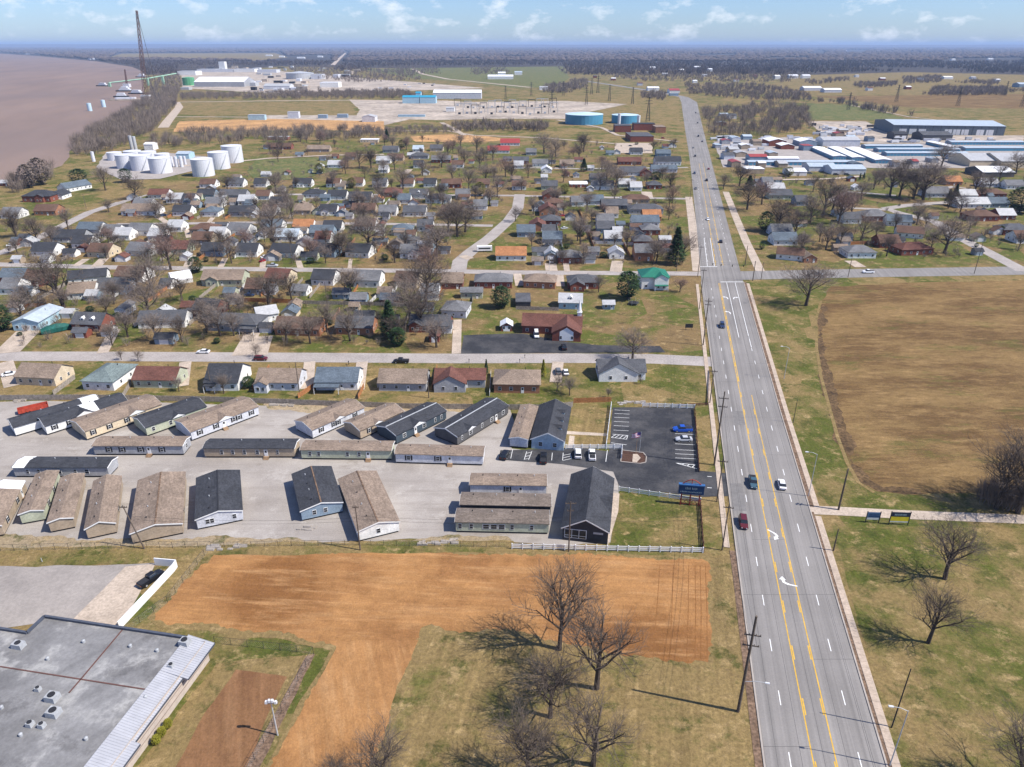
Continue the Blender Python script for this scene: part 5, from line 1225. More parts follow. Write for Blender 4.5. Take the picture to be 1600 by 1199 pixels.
# substation gantries and transformers
for i in range(26):
    x, y = 716 + (i % 13)*12.5 + rnd.uniform(-3, 3), (168 if i < 13 else 178) + rnd.uniform(-2, 2)
    p = P(x, y); root = empty('gantry', p); tag(root, 'steel gantry of the substation, %s from left in the %s row' % (ORD[i % 13], 'farther' if i < 13 else 'nearer'), 'gantry', 'substation gantries')
    mb = MB(); hh = rnd.uniform(9, 17)
    for s in (-6, 6): mb.box(s-.35, s+.35, -.35, .35, 0, hh)
    mb.box(-6.5, 6.5, -.4, .4, hh-1, hh)
    mb.build('frame', M['steel'] if i % 3 else M['dark'], root)
    MB().box(-2, 2, -1.6, 1.6, 0, 3.2).build('transformer', M['dark'] if i % 2 else M['steel'], root)
def tower(label, px, h):
    p = P(*px); root = empty('transmission_tower', p); tag(root, label, 'tower', 'transmission towers')
    mb = MB(); lattice(mb, ((0, 0, 0), (0, 0, h)), h*.16, h*.02, h/9, .14 + h*.002)
    for q, w in ((.72, .17), (.84, .14), (.95, .11)): mb.tube([(-h*w, 0, h*q), (h*w, 0, h*q)], [.22, .22], 4)
    mb.build('lattice', M['dark'], root)
for i, (px, h) in enumerate((((924, 148), 34), ((934, 146), 38), ((862, 168), 30), ((916, 164), 30), ((988, 163), 30), ((1012, 190), 34), ((880, 150), 30), ((830, 150), 28), ((790, 156), 26), ((952, 158), 30), ((1040, 128), 30), ((1400, 160), 32), ((1496, 166), 32), ((1596, 168), 34), ((1325, 172), 28), ((1570, 150), 30))):
    tower('thin dark lattice transmission tower, %s from left' % ORD[sorted([924, 934, 862, 916, 988, 1012, 880, 830, 790, 952, 1040, 1400, 1496, 1596, 1325, 1570]).index(px[0])], px, h)
# rows of parked trailers and cars in the far yards: small, countable, alike
tr = MB().box(-6, 6, -1.3, 1.3, .9, 3.9).box(-5.5, -3.5, -1.2, 1.2, 0, .9).box(3.5, 5.5, -1.2, 1.2, 0, .9).mesh('trailer', None)
for i in range(120):
    if 46 <= i < 80: x, y = rnd.uniform(1270, 1360), rnd.uniform(196, 214)
    elif 80 <= i < 100: x, y = rnd.uniform(1115, 1290), rnd.uniform(214, 222)
    elif i >= 100: x, y = rnd.uniform(400, 640), rnd.uniform(138, 146)
    elif i < 26: x, y = rnd.uniform(1390, 1560), rnd.uniform(219, 224)
    elif i < 40: x, y = rnd.uniform(1120, 1200), rnd.uniform(217, 240)
    else: x, y = rnd.uniform(630, 680), rnd.uniform(131, 137)
    o = obj('parked_trailer', tr, None, P(x, y), rnd.uniform(-.3, .3), (rnd.uniform(.4, 1), 1, rnd.uniform(.5, 1)), rnd.choice([M['tank_white'], M['dark'], M['steel'], M['tank_white']]))
    tag(o, 'small parked trailer in a far yard', 'trailer', 'trailers parked in far yards')

for i in range(60):
    x, y = rnd.uniform(290, 560), rnd.uniform(106, 122) if i < 40 else rnd.uniform(124, 144)
    if 300 < x < 390 and y > 116: x += 100
    o = obj('works_block', BOX, None, P(x, y), rnd.uniform(-.2, .2), (rnd.uniform(10, 34), rnd.uniform(8, 30), rnd.uniform(3, 11)), rnd.choice([M['tank_white'], M['steel'], M['tank_white'], M['sand'], M['dark']]))
    tag(o, 'small block or tank among the far works', 'works block', 'small blocks of the far works')

r2 = random.Random(91)
for i, (x, y) in enumerate(sorted([(1122, 232), (1134, 226), (1150, 222), (1168, 219), (1146, 240), (1164, 234), (1185, 228), (1140, 250), (1158, 246), (1208, 246), (1225, 262), (1190, 264), (1150, 262), (1262, 236), (1290, 224), (1310, 216), (1330, 220), (1360, 222), (1300, 204), (1320, 208), (1130, 182), (1145, 186), (1128, 196), (1400, 262), (1430, 258), (1460, 255), (1490, 250), (1340, 262)])):
    shed('small shed of the right-hand trading strip, %s from left' % ORD[i], x-r2.uniform(4, 9), x+r2.uniform(4, 9), y, r2.uniform(8, 16), r2.uniform(3, 5.5), r2.choice(['gx', 'gx', 'gy', 'flat']), r2.choice(['lt', 'wh', 'dg', 'rd', 'bl', 'tn', 'lb']), r2.choice('wlubtg'), 'trade_shed', group='sheds of the trading strip')
for i, (x, y) in enumerate(sorted([(1010, 116), (1040, 118), (1100, 120), (1180, 121), (1340, 121), (1380, 126), (1440, 126), (1520, 124), (1560, 128), (1420, 140), (1360, 142), (1150, 128), (1085, 130), (1000, 134), (930, 122), (960, 126)])):
    shed('small farm building in the far fields, %s from left' % ORD[i], x-r2.uniform(2, 5), x+r2.uniform(2, 5), y, 16, 6, 'gx', r2.choice(['lt', 'wh', 'dg', 'rb']), r2.choice('wlb'), 'farm_building', group='farm buildings in the far fields')
# ================================================================== TREES
def bare_tree(seed, levels, counts, twig_w, twig_n, low=False, spread=1.0):
    """unit tree about 1 m tall per unit height 1 (scaled on placing): returns trunk and crown meshes, built 10 m tall"""
    r_ = random.Random(seed)
    tv, tf, cv_, cf = [], [], [], []
    def tube(V, Fc, p0, p1, r0, r1, n):
        d = (p1-p0)
        if d.length < 1e-5: return
        d.normalize(); u = d.cross(Vector((.3, .8, .5))); u.normalize(); w = d.cross(u)
        b = len(V)
        for p, r in ((p0, r0), (p1, r1)):
            for k in range(n):
                a = 2*math.pi*k/n; V.append(tuple(p+(u*math.cos(a)+w*math.sin(a))*r))
        for k in range(n):
            j = (k+1) % n; Fc.append((b+k, b+j, b+n+j, b+n+k))
    def twig(p, d, ln, w):
        side_ = d.cross(Vector((r_.uniform(-1, 1), r_.uniform(-1, 1), r_.uniform(-1, 1))))
        if side_.length < 1e-4: return
        side_ = side_.normalized()*w
        m = p + d*ln*.55 + Vector((0, 0, ln*.05)); e = m + (d+Vector((r_.uniform(-.3, .3), r_.uniform(-.3, .3), r_.uniform(0, .35)))).normalized()*ln*.5
        b = len(cv_); cv_.extend([tuple(p-side_), tuple(p+side_), tuple(m+side_*.7), tuple(m-side_*.7), tuple(e)])
        cf.append((b, b+1, b+2, b+3)); cf.append((b+3, b+2, b+4))
    def grow(p, d, ln, r, lev):
        segs = 3 if lev < 2 else 2
        pts = [p]; dd = d.copy()
        for i in range(segs):
            jt = .05 if lev == 0 else .16
            dd = (dd + Vector((r_.uniform(-jt, jt), r_.uniform(-jt, jt), r_.uniform(-.02, .17)))).normalized()
            pts.append(pts[-1] + dd*ln/segs)
        n = 6 if lev == 0 else (4 if lev == 1 else 3)
        V, Fc = (tv, tf) if lev < 2 else (cv_, cf)
        for i in range(segs):
            a, b = r*(1-.55*i/segs), r*(1-.55*(i+1)/segs)
            tube(V, Fc, pts[i], pts[i+1], a, b, n)
        if lev >= levels:
            for _ in range(twig_n):
                f = r_.uniform(.15, 1.0); i = min(segs-1, int(f*segs)); q = pts[i].lerp(pts[i+1], f*segs-i)
                o = Vector((r_.gauss(0, 1), r_.gauss(0, 1), r_.gauss(.15, .8))).normalized()
                twig(q, (dd*.9+o*.85).normalized(), ln*r_.uniform(.45, .95), twig_w)
            return
        c = counts[lev]
        for i in range(c):
            f = (.34 if lev == 0 else .25) + (1-(.34 if lev == 0 else .25))*(i+.6)/c
            k = min(segs-1, int(f*segs)); q = pts[k].lerp(pts[k+1], f*segs-k)
            az_ = i*2.4 + r_.uniform(-.5, .5)
            ref = Vector((math.cos(az_), math.sin(az_), 0))
            ang = (r_.uniform(.55, .98) if lev == 0 else r_.uniform(.5, .95))*spread*(1-.45*f*(lev == 0))
            o = (ref - dd*ref.dot(dd)).normalized() if lev == 0 else (Vector((r_.gauss(0, 1), r_.gauss(0, 1), r_.gauss(.1, .7))))
            if lev: o = (o - dd*o.dot(dd)).normalized()
            nd = (dd*math.cos(ang) + o*math.sin(ang)).normalized()
            grow(q, nd, ln*(r_.uniform(.66, .86) if lev == 0 else r_.uniform(.5, .72))*(1.05-.35*f*(lev == 0)), r*(.5 if lev == 0 else .52)*(1-.3*f), lev+1)
    grow(Vector((0, 0, -.05)), Vector((r_.uniform(-.05, .05), r_.uniform(-.05, .05), 1)).normalized(), 6.4, .30, 0)
    zs = max(v[2] for v in cv_); k = 10.0/zs
    def mk(nm, V, Fc, mt):
        me_ = bpy.data.meshes.new(nm); me_.from_pydata([(x*k, y*k, z*k) for x, y, z in V], [], Fc); me_.materials.append(mt); return me_
    return mk('trunk', tv, tf, M['bark']), mk('crown', cv_, cf, M['twig'])
NEAR = [bare_tree(s, 3, (10, 7, 5), .0075, 7, spread=.95+.1*(s % 2)) for s in (11, 12, 13, 14)]
MID = [bare_tree(s, 3, (9, 7, 4), .016, 8, spread=1.0) for s in (21, 22, 23, 24, 25)]
WIDE = [bare_tree(s, 3, (10, 7, 5), .014, 8, spread=1.25) for s in (31, 32)]
FAR = [bare_tree(s, 2, (7, 5), .075, 9, spread=.9) for s in (41, 42, 43)]
def conifer(seed, n, cone=True, w=.28):
    r_ = random.Random(seed); mb = MB()
    for i in range(n):
        f = r_.random()**.8
        if cone: z = .8 + 9.2*f; rad = (1-f)*2.9+.15
        else:
            th = r_.uniform(0, math.pi); z = 5.4 - math.cos(th)*4.4; rad = math.sin(th)*4.2+.1
        a_ = r_.uniform(0, 6.283); rr = rad*math.sqrt(r_.uniform(.25, 1))*r_.uniform(.8, 1.12)
        c = Vector((math.cos(a_)*rr, math.sin(a_)*rr, z)); o = Vector((math.cos(a_), math.sin(a_), r_.uniform(-.35, .5))).normalized()
        s_ = o.cross(Vector((0, 0, 1))).normalized()*w*r_.uniform(.6, 1.5); u_ = o*w*r_.uniform(1.2, 2.6)
        k_ = Vector((r_.uniform(-.2, .2), r_.uniform(-.2, .2), r_.uniform(-.25, .25)))
        mb.tri(tuple(c-s_-u_*.4), tuple(c+s_-u_*.4+k_), tuple(c+u_+k_))
    me_ = bpy.data.meshes.new('crown'); me_.from_pydata(mb.v, [], mb.f); me_.materials.append(None)
    tr_ = MB().tube([(0, 0, 0), (0, 0, 8)], [.22, .05], 6).mesh('trunk', M['bark'])
    return tr_, me_
CON = [conifer(s, 1500) for s in (1, 2)]; RND = [conifer(s, 1700, False) for s in (3, 4)]
def tree(px, h, protos, label, group=None, mat=None, wid=1.0, name='bare_tree', cat='tree', zoff=0):
    t_, c_ = protos[rnd.randrange(len(protos))]
    p = P(*px) if not isinstance(px, Vector) else px
    root = empty(name, (p.x, p.y, zoff), rnd.uniform(0, 6.28)); k = h/10.0
    root.scale = (k*wid, k*wid, k)
    tag(root, label, cat, group)
    obj('trunk', t_, root)
    o = obj('crown', c_, root, mat=mat)
    return root
# near trees, each described
for px, h, wid, lab in [
    ((874, 1015), 19.5, .92, 'tallest bare tree at the lower edge of the orange field'), ((932, 1076), 18.5, .95, 'bare tree just right of and below the tallest one'), ((860, 1121), 13.5, 1.25, 'broad bare tree in the middle of the lawn group'),
    ((927, 1196), 13.6, 1.1, 'bare tree at the bottom edge below the lawn group'), ((826, 1222), 13.5, 1.1, 'bare tree cut by the bottom edge, left of the lawn group'), ((600, 1238), 13.0, 1.1, 'bare tree at the bottom edge beside the dirt lane'),
    ((528, 1240), 8.0, 1.1, 'small bare tree at the bottom edge on the dirt lane side'), ((1476, 905), 13.4, 1.15, 'bare tree on the right lawn, upper of two with long shadows'), ((1450, 1005), 14.0, 1.05, 'bare tree on the right lawn, lower of two with long shadows'),
    ((1585, 1238), 13, 1.3, 'bare tree cut by the lower right corner'), ((1556, 795), 17, 1.1, 'bare tree by the gravel drive, left of the right edge clump'), ((1590, 802), 20, 1.1, 'big bare tree by the gravel drive at the right edge'), ((1618, 790), 19, 1.1, 'bare tree half outside the right edge by the gravel drive'),
]: tree(px, h*1.12, NEAR, lab, 'bare trees in the foreground', wid=wid*1.12, mat=M['twig_dark'])
tree((1259, 478), 22, WIDE, 'wide spreading bare tree at the corner of the brown field', wid=1.5)
tree((988, 562), 13, WIDE, 'wide low bare tree beside the near street', wid=1.6)
ZT = []
ZONES = (
 ('bare trees in the yards above the near street', [(100, 480, 20), (245, 535, 10), (200, 527, 9), (285, 535, 9), (345, 525, 11), (233, 497, 14), (240, 462, 15), (360, 496, 9), (420, 480, 13), (447, 532, 8), (485, 537, 10), (547, 533, 11), (550, 467, 12), (640, 502, 15), (665, 476, 18), (682, 543, 10), (285, 470, 9), (935, 457, 7), (660, 515, 13), (318, 500, 8), (180, 470, 8)]),
 ('bare trees between the crossing street and the middle lane', [(27, 372, 15), (60, 381, 13), (267, 422, 16), (262, 387, 12), (235, 425, 11), (180, 391, 8), (425, 372, 17), (485, 405, 10), (530, 401, 11), (575, 392, 17), (570, 356, 13), (617, 411, 9), (682, 401, 15), (715, 370, 17), (727, 363, 15), (672, 440, 14), (635, 391, 9), (805, 346, 8), (907, 382, 13), (912, 413, 9), (1025, 411, 11), (385, 392, 10), (150, 395, 8), (345, 385, 8), (455, 388, 9), (600, 383, 10), (700, 365, 15), (865, 345, 8), (925, 350, 9)]),
 ('bare trees between the middle and upper lanes', [(170, 332, 7), (432, 302, 14), (520, 293, 12), (630, 296, 14), (732, 298, 15), (777, 308, 14), (707, 283, 12), (250, 340, 8), (350, 330, 8), (450, 325, 12), (560, 325, 10), (690, 318, 13), (765, 322, 11), (300, 322, 8), (400, 330, 8), (870, 318, 8), (960, 315, 9), (1050, 318, 11)]),
 ('bare trees above the upper lane', [(212, 312, 14), (165, 298, 16), (355, 298, 10), (562, 264, 15), (580, 263, 15), (617, 266, 14), (750, 263, 14), (725, 260, 14), (790, 277, 14), (690, 262, 12), (770, 250, 13), (800, 283, 12), (862, 259, 13), (948, 287, 16), (962, 296, 15), (937, 297, 13), (1047, 294, 11), (815, 298, 8), (600, 275, 12), (540, 272, 11), (660, 275, 11), (760, 285, 12), (470, 222, 14), (440, 240, 12), (500, 225, 13), (850, 240, 17), (868, 246, 16), (912, 238, 16), (905, 250, 13), (700, 245, 14), (720, 232, 13), (635, 235, 11), (745, 238, 14), (825, 278, 11), (880, 285, 10), (1020, 236, 9), (1052, 232, 9)]),
 ('bare trees right of the highway', [(1155, 291, 13), (1130, 296, 9), (1167, 328, 14), (1215, 361, 15), (1285, 338, 17), (1310, 351, 16), (1345, 376, 12), (1390, 308, 19), (1405, 308, 18), (1427, 311, 17), (1365, 296, 12), (1442, 313, 20), (1522, 303, 13), (1475, 396, 15), (1385, 401, 9), (1290, 391, 11), (1312, 386, 11), (1265, 350, 14), (1300, 330, 15), (1240, 372, 12), (1330, 340, 13), (1560, 285, 12), (1587, 272, 14), (1545, 300, 10), (1460, 285, 12), (1410, 275, 11), (1470, 262, 16), (1270, 300, 10), (1190, 320, 12), (1250, 402, 10), (1500, 332, 9), (1345, 312, 10), (1432, 352, 10)]),
)
for zone, lst in ZONES:
    lst = sorted(lst)
    for i, (x, y, h) in enumerate(lst):
        ordn = ORD[i] if i < len(ORD) else 'late'
        if i >= len(ORD): ordn = ORD[len(lst)-1-i] + ' counted from the right'
        big = 'tall' if h >= 15 else ('medium' if h >= 11 else 'small')
        tree((x, y), h*(1.55 if x > 1100 else 1.38), WIDE if h >= 14 and rnd.random() < .6 else MID, '%s bare tree, %s from left %s' % (big, ordn, zone.replace('bare trees ', '')), zone, wid=rnd.uniform(1.25, 1.7), mat=M['twig_pink'] if rnd.random() < .1 else (M['twig_dark'] if rnd.random() < .4 else None))
def inpoly(x, y, poly):
    c = False
    for (x0, y0), (x1, y1) in zip(poly, poly[1:]+poly[:1]):
        if (y0 > y) != (y1 > y) and x < (x1-x0)*(y-y0)/(y1-y0)+x0: c = not c
    return c
FREE = []
def clear_spot(poly, n, seed, dmin):
    r_ = random.Random(seed); res = []; xs = [q[0] for q in poly]; yy = [q[1] for q in poly]; tries = 0
    while len(res) < n and tries < 6000:
        tries += 1
        x, y = r_.uniform(min(xs), max(xs)), r_.uniform(min(yy), max(yy))
        if not inpoly(x, y, poly): continue
        p = P(x, y)
        if any(abs(p.y-b[1]) < b[3]+.8 and abs(p.x-b[0]) < b[2]+.8 for b in FOOT): continue
        if any((p.x-q[0])**2+(p.y-q[1])**2 < dmin*dmin for q in FREE): continue
        FREE.append((p.x, p.y)); res.append((x, y))
    return res
FOOT = []
for o in bpy.data.objects:
    if o.type == 'EMPTY' and o.get('category') in ('house', 'shed', 'barn', 'warehouse', 'church', 'carport'):
        w = [c for c in o.children if c.name.startswith('wall')]
        if w:
            bb = w[0].bound_box; FOOT.append((o.location.x, o.location.y, bb[6][0], bb[6][1]))
STREETS = [(548, 570), (415, 432), (346, 355), (301, 309)]
SN = 0
for zn, poly, n, sd in (('in the near yards', [(20, 455), (700, 455), (700, 540), (20, 545)], 22, 21), ('in the middle yards', [(10, 358), (700, 356), (700, 412), (10, 412)], 38, 22), ('in the upper yards', [(200, 310), (790, 310), (760, 344), (190, 345)], 38, 23), ('near the orange bank', [(420, 222), (1060, 228), (1060, 300), (300, 300), (400, 262)], 40, 24), ('in the highway block', [(830, 312), (1060, 316), (1070, 420), (830, 420)], 26, 25), ('in the right-hand yards', [(1160, 280), (1600, 285), (1600, 405), (1230, 405)], 28, 26)):
    sp = sorted(q for q in clear_spot(poly, n, sd, 9) if not any(a_ <= q[1] <= b_ for a_, b_ in STREETS))
    for i, (x, y) in enumerate(sp):
        w = rnd.uniform(3.5, 8.5)/mpp(y); rf_, wl = rnd.choice(['gr', 'dg', 'br', 'tn', 'lt', 'bl', 'dk', 'rb', 'gb']), rnd.choice('wwltgcubn')
        house('garden_shed', 'shed', '%s garden shed with %s roof, %s from left %s' % (WALL[wl][1], ROOF[rf_][1], ORD[i], zn), x-w/2, x+w/2, y, rnd.choice(['gx', 'gx', 'gy']), rf_, wl, depth=rnd.uniform(4, 7), h=2.4, group='garden sheds ' + zn, wins=False, garage=True)
extra = 0
for zn, poly, n, sd in (('scattered through the near yards', [(20, 455), (700, 455), (700, 540), (20, 545)], 16, 1), ('scattered through the middle yards', [(10, 358), (700, 356), (700, 412), (10, 412)], 24, 2), ('scattered through the upper yards', [(200, 310), (790, 310), (760, 344), (190, 345)], 22, 3), ('scattered near the orange bank', [(400, 215), (1060, 225), (1060, 300), (300, 300), (400, 260)], 34, 4), ('scattered in the highway block', [(830, 312), (1060, 316), (1070, 420), (830, 420)], 16, 5), ('scattered over the right-hand yards', [(1160, 270), (1600, 275), (1600, 405), (1230, 405)], 22, 6)):
    sp = sorted(q for q in clear_spot(poly, n, sd, 9) if not any(a_ <= q[1] <= b_ for a_, b_ in STREETS))
    for i, q in enumerate(sp):
        tree(q, rnd.uniform(8, 16), MID, 'bare yard tree, %s from left of those %s' % (ORD[i], zn), 'bare trees ' + zn, wid=rnd.uniform(1.1, 1.5), mat=M['twig_pink'] if rnd.random() < .1 else (M['twig_dark'] if rnd.random() < .3 else None))
    sp = sorted(q for q in clear_spot(poly, n+6, sd+50, 5) if not any(a_ <= q[1] <= b_ for a_, b_ in STREETS))
    for i, q in enumerate(sp):
        ev = rnd.random() < .35
        tree(q, rnd.uniform(1.4, 3.4), RND if ev else MID, '%s, %s from left of those %s' % ('dark green garden bush' if ev else 'brown garden bush', ORD[i], zn), 'garden bushes ' + zn, wid=rnd.uniform(1.2, 1.8), mat=M['needle'] if ev else M['twig'], name='bush', cat='bush')
bp = []
for poly, n in (([(20, 455), (700, 455), (700, 540), (20, 545)], 110), ([(10, 358), (700, 356), (700, 412), (10, 412)], 170), ([(200, 310), (790, 310), (760, 344), (190, 345)], 150), ([(400, 215), (1060, 225), (1060, 300), (300, 300), (400, 260)], 260), ([(830, 312), (1060, 316), (1070, 420), (830, 420)], 110), ([(1160, 270), (1600, 275), (1600, 405), (1230, 405)], 170)):
    bp += [q for q in clear_spot(poly, n, len(bp)+7, 4) if not any(a_ <= q[1] <= b_ for a_, b_ in STREETS)]
YARD_BRUSH = bp
tree((66, 289), 21, RND, 'big dense brown tree at the river edge', wid=.95, mat=M['twig'], name='dense_tree'); tree((46, 294), 18, RND, 'second dense brown tree at the river edge', wid=.9, mat=M['twig'], name='dense_tree'); tree((25, 292), 14, MID, 'smaller bare tree at the left river edge', wid=1.3)
tree((1445, 371), 10, MID, 'pale whitish bare tree beside the curving street', mat=M['twig_pale'])
tree((1062, 457), 7.5, MID, 'pinkish dense bush right of the green roofed house', wid=1.8, mat=M['twig_pink'], name='bush', cat='bush')
tree((922, 376), 7.5, MID, 'pink budding tree behind the white fence', wid=1.4, mat=M['twig_pink']); tree((940, 266), 15, MID, 'reddish budding tree beside the dark plant', wid=1.5, mat=M['twig_pink'])
for px, h, wid, lab in (((1050, 292), 7, 1.2, 'olive bush by the frontage lane'), ((550, 294), 8, 1.5, 'yellow-green leafy tree behind the upper row'), ((750, 306), 10, 1.4, 'yellow-green leafy tree near the curving street top'), ((882, 303), 7, 1.7, 'yellow-green shrub beside the white barn roof'), ((1232, 276), 8, 1.6, 'lime green leafy tree by the white sheds'), ((500, 272), 9, 1.5, 'olive tree at the meadow edge')):
    tree(px, h, RND, lab, wid=wid*.8, mat=M['twig_green'], name='leafy_tree')
for px, h, wid, pr, lab in (((125, 288), 12, 1.5, RND, 'dark evergreen beside the white tanks, left'), ((197, 285), 11, 1.2, RND, 'dark evergreen beside the white tanks, right'), ((307, 426), 8, 1.1, RND, 'round evergreen by the barrel roofed barn'), ((3, 517), 11, 1.1, RND, 'evergreen at the left edge by the blue shed'), ((610, 528), 15, 1.0, CON, 'tall evergreen behind the near street'), ((622, 540), 7, 1.2, RND, 'low evergreen below the tall one'),
                            ((783, 481), 9.5, 1.15, RND, 'round evergreen behind the church lot'), ((980, 467), 12.5, 1.05, RND, 'big round evergreen left of the green roofed house'), ((1055, 413), 19, 1.0, CON, 'tall evergreen beside the frontage lane'), ((912, 268), 11, 1.3, CON, 'evergreen in the upper yards'), ((1025, 280), 6, 2.2, RND, 'low wide evergreen beside the red doored building'),
                            ((1170, 297), 11, 1.5, CON, 'evergreen right of the highway'), ((1195, 362), 12, 1.0, RND, 'dark evergreen beside the right frontage lane'), ((1480, 321), 11, 1.0, CON, 'dark evergreen, left of the pair by the curving street'), ((1491, 312), 11, 1.0, CON, 'dark evergreen, right of the pair by the curving street'), ((1592, 333), 17, 1.3, RND, 'large dark evergreen at the right edge'), ((605, 222), 14, 1.1, CON, 'tall far evergreen beside the long white roof'), ((628, 232), 9, 1.1, RND, 'far evergreen below the orange bank'),
                            ((1562, 366), 5, 1.1, RND, 'round evergreen bush on the green slope'), ((1190, 390), 4, 1.0, RND, 'small round bush beside the frontage lane'), ((760, 585), 5.6, .55, CON, 'slim dark green cypress behind the red-brown house'), ((36, 474), 5, .7, CON, 'small cypress, left of three'), ((42, 472), 6, .7, CON, 'small cypress, middle of three'), ((48, 472), 5.5, .7, CON, 'small cypress, right of three'), ((1343, 282), 6, .8, CON, 'small cypress by the pale blue sheds'), ((1349, 281), 6, .8, CON, 'second small cypress by the pale blue sheds'), ((389, 606), 4, 1.2, RND, 'evergreen hedge shrub by the board fence')):
    tree(px, h, pr, lab, wid=wid, mat=M['needle'], name='evergreen_tree')
tree((849, 588), 6.2, CON, 'golden cypress beside the hip roofed house', wid=.62, mat=M['needle_y'], name='evergreen_tree')
for i, px in enumerate(((246, 1162), (254, 1150), (264, 1137))):
    tree(px, 1.9, RND, 'yellow-green round shrub along the store wall, %s from left' % ORD[i], 'shrubs along the store wall', mat=M['needle_y'], wid=.9, name='shrub', cat='shrub')
for px, h, lab in (((870, 612), 7, 'thin bare shrub beside the hip roofed house'), ((890, 618), 7, 'thin bare shrub behind the office'), ((950, 622), 4, 'low bare shrub by the lot fence'), ((350, 615), 8, 'bare tree against the board fence, right'), ((280, 612), 6, 'bare shrub tree against the board fence, left'), ((190, 563), 4.5, 'bare shrub on the near street, left of two'), ((216, 565), 5, 'bare shrub on the near street, right of two'), ((1000, 600), 3, 'round brown bush beside the white house'), ((400, 558), 6, 'bare tree on the near street'), ((1373, 815), 1.6, 'dead brown shrub below the blue board'), ((345, 598), 6, 'bare tree behind the dark roofed house')):
    tree(px, h, MID, lab, wid=1.3)
rg0 = np.random.default_rng(9)
# river bank wood and far tree belts: individuals while they can be told apart
def scatter(poly, n):
    res = []; xs = [p[0] for p in poly]; yy = [p[1] for p in poly]
    while len(res) < n:
        k0, k1 = 1/(max(yy)-HOR), 1/(min(yy)-HOR)
        x, y = rnd.uniform(min(xs), max(xs)), HOR + 1/rnd.uniform(k0, k1)
        if inpoly(x, y, poly): res.append((x, y))
    return res
def tuft_wood(name, label, pts, heights, nt_=34, seed=3, wid=.022, mat=None):
    """one mesh of many thin upright twig tufts: a bare winter wood seen from afar"""
    rg_ = np.random.default_rng(seed); n = len(pts)
    th = rg_.uniform(0, 6.283, (n, nt_)); rad = np.sqrt(rg_.uniform(.02, 1, (n, nt_)))*.46; zt = rg_.uniform(.5, 1.05, (n, nt_))*(1-.42*rad)
    zb_ = np.minimum(zt*.7, rg_.uniform(.05, .6, (n, nt_))); rb = rad*rg_.uniform(.1, .75, (n, nt_)); h = heights[:, None]
    tip = np.stack([np.cos(th)*rad*h + pts[:, 0:1], np.sin(th)*rad*h + pts[:, 1:2], zt*h], -1)
    base = np.stack([np.cos(th)*rb*h + pts[:, 0:1], np.sin(th)*rb*h + pts[:, 1:2], zb_*h], -1)
    a2 = rg_.uniform(0, 6.283, (n, nt_)); w = wid*h*rg_.uniform(.5, 1.6, (n, nt_))
    side_ = np.stack([np.cos(a2)*w, np.sin(a2)*w, 0*w], -1)
    tri = np.stack([base-side_, base+side_, tip+side_*.5], 2).reshape(-1, 3)
    # trunks
    tw = heights*.016
    tr_ = np.stack([np.stack([pts[:, 0]-tw, pts[:, 1], 0*tw], -1), np.stack([pts[:, 0]+tw, pts[:, 1], 0*tw], -1), np.stack([pts[:, 0], pts[:, 1], heights*.75], -1)], 1).reshape(-1, 3)
    W = np.concatenate([tri, tr_]); k = len(W)
    me_ = bpy.data.meshes.new(name); me_.vertices.add(k); me_.vertices.foreach_set('co', W.ravel())
    me_.loops.add(k); me_.loops.foreach_set('vertex_index', np.arange(k, dtype=np.int32))
    me_.polygons.add(k//3); me_.polygons.foreach_set('loop_start', np.arange(0, k, 3, dtype=np.int32))
    me_.update(calc_edges=True); me_.materials.append(mat or M['twig'])
    o = obj(name, me_); tag(o, label, kind='stuff'); return o
tuft_wood('yard_brush', 'bare brown brush and saplings filling the house yards', np.array([P(*q)[:2] for q in YARD_BRUSH]), rg0.uniform(2.5, 6.5, len(YARD_BRUSH)), 60, 77, .012)
for i, (lab, poly, n, h0, h1) in enumerate((
    ('dense bare wood along the river bank', [(110, 246), (122, 218), (165, 194), (200, 174), (228, 156), (262, 140), (282, 140), (275, 165), (255, 190), (240, 206), (200, 228), (150, 247)], 620, 10, 18),
    ('belt of bare trees behind the white tanks', [(230, 222), (300, 208), (420, 205), (560, 203), (600, 208), (560, 218), (420, 224), (300, 229), (230, 234)], 260, 9, 15),
    ('bare hedge line below the bare yard', [(545, 205), (690, 200), (735, 206), (700, 209), (560, 217)], 150, 6, 10),
    ('belt of bare trees right of the highway bend', [(1095, 176), (1200, 164), (1262, 172), (1268, 202), (1190, 216), (1110, 214)], 290, 11, 18),
    ('line of bare trees before the far works', [(285, 149), (420, 148), (560, 149), (660, 148), (660, 155), (280, 157)], 420, 10, 16),
    ('low bare thicket under the big trees by the gravel drive', [(1520, 778), (1600, 770), (1680, 775), (1680, 800), (1560, 800)], 46, 4, 9),
    ('bare trees on the near river edge', [(5, 296), (30, 286), (85, 268), (95, 275), (60, 292), (20, 305)], 26, 9, 17),
)):
    pp = np.array([P(*q)[:2] for q in scatter(poly, n)])
    tuft_wood('bare_wood', lab, pp, rg0.uniform(h0, h1, n), 80, 10+i, .009)
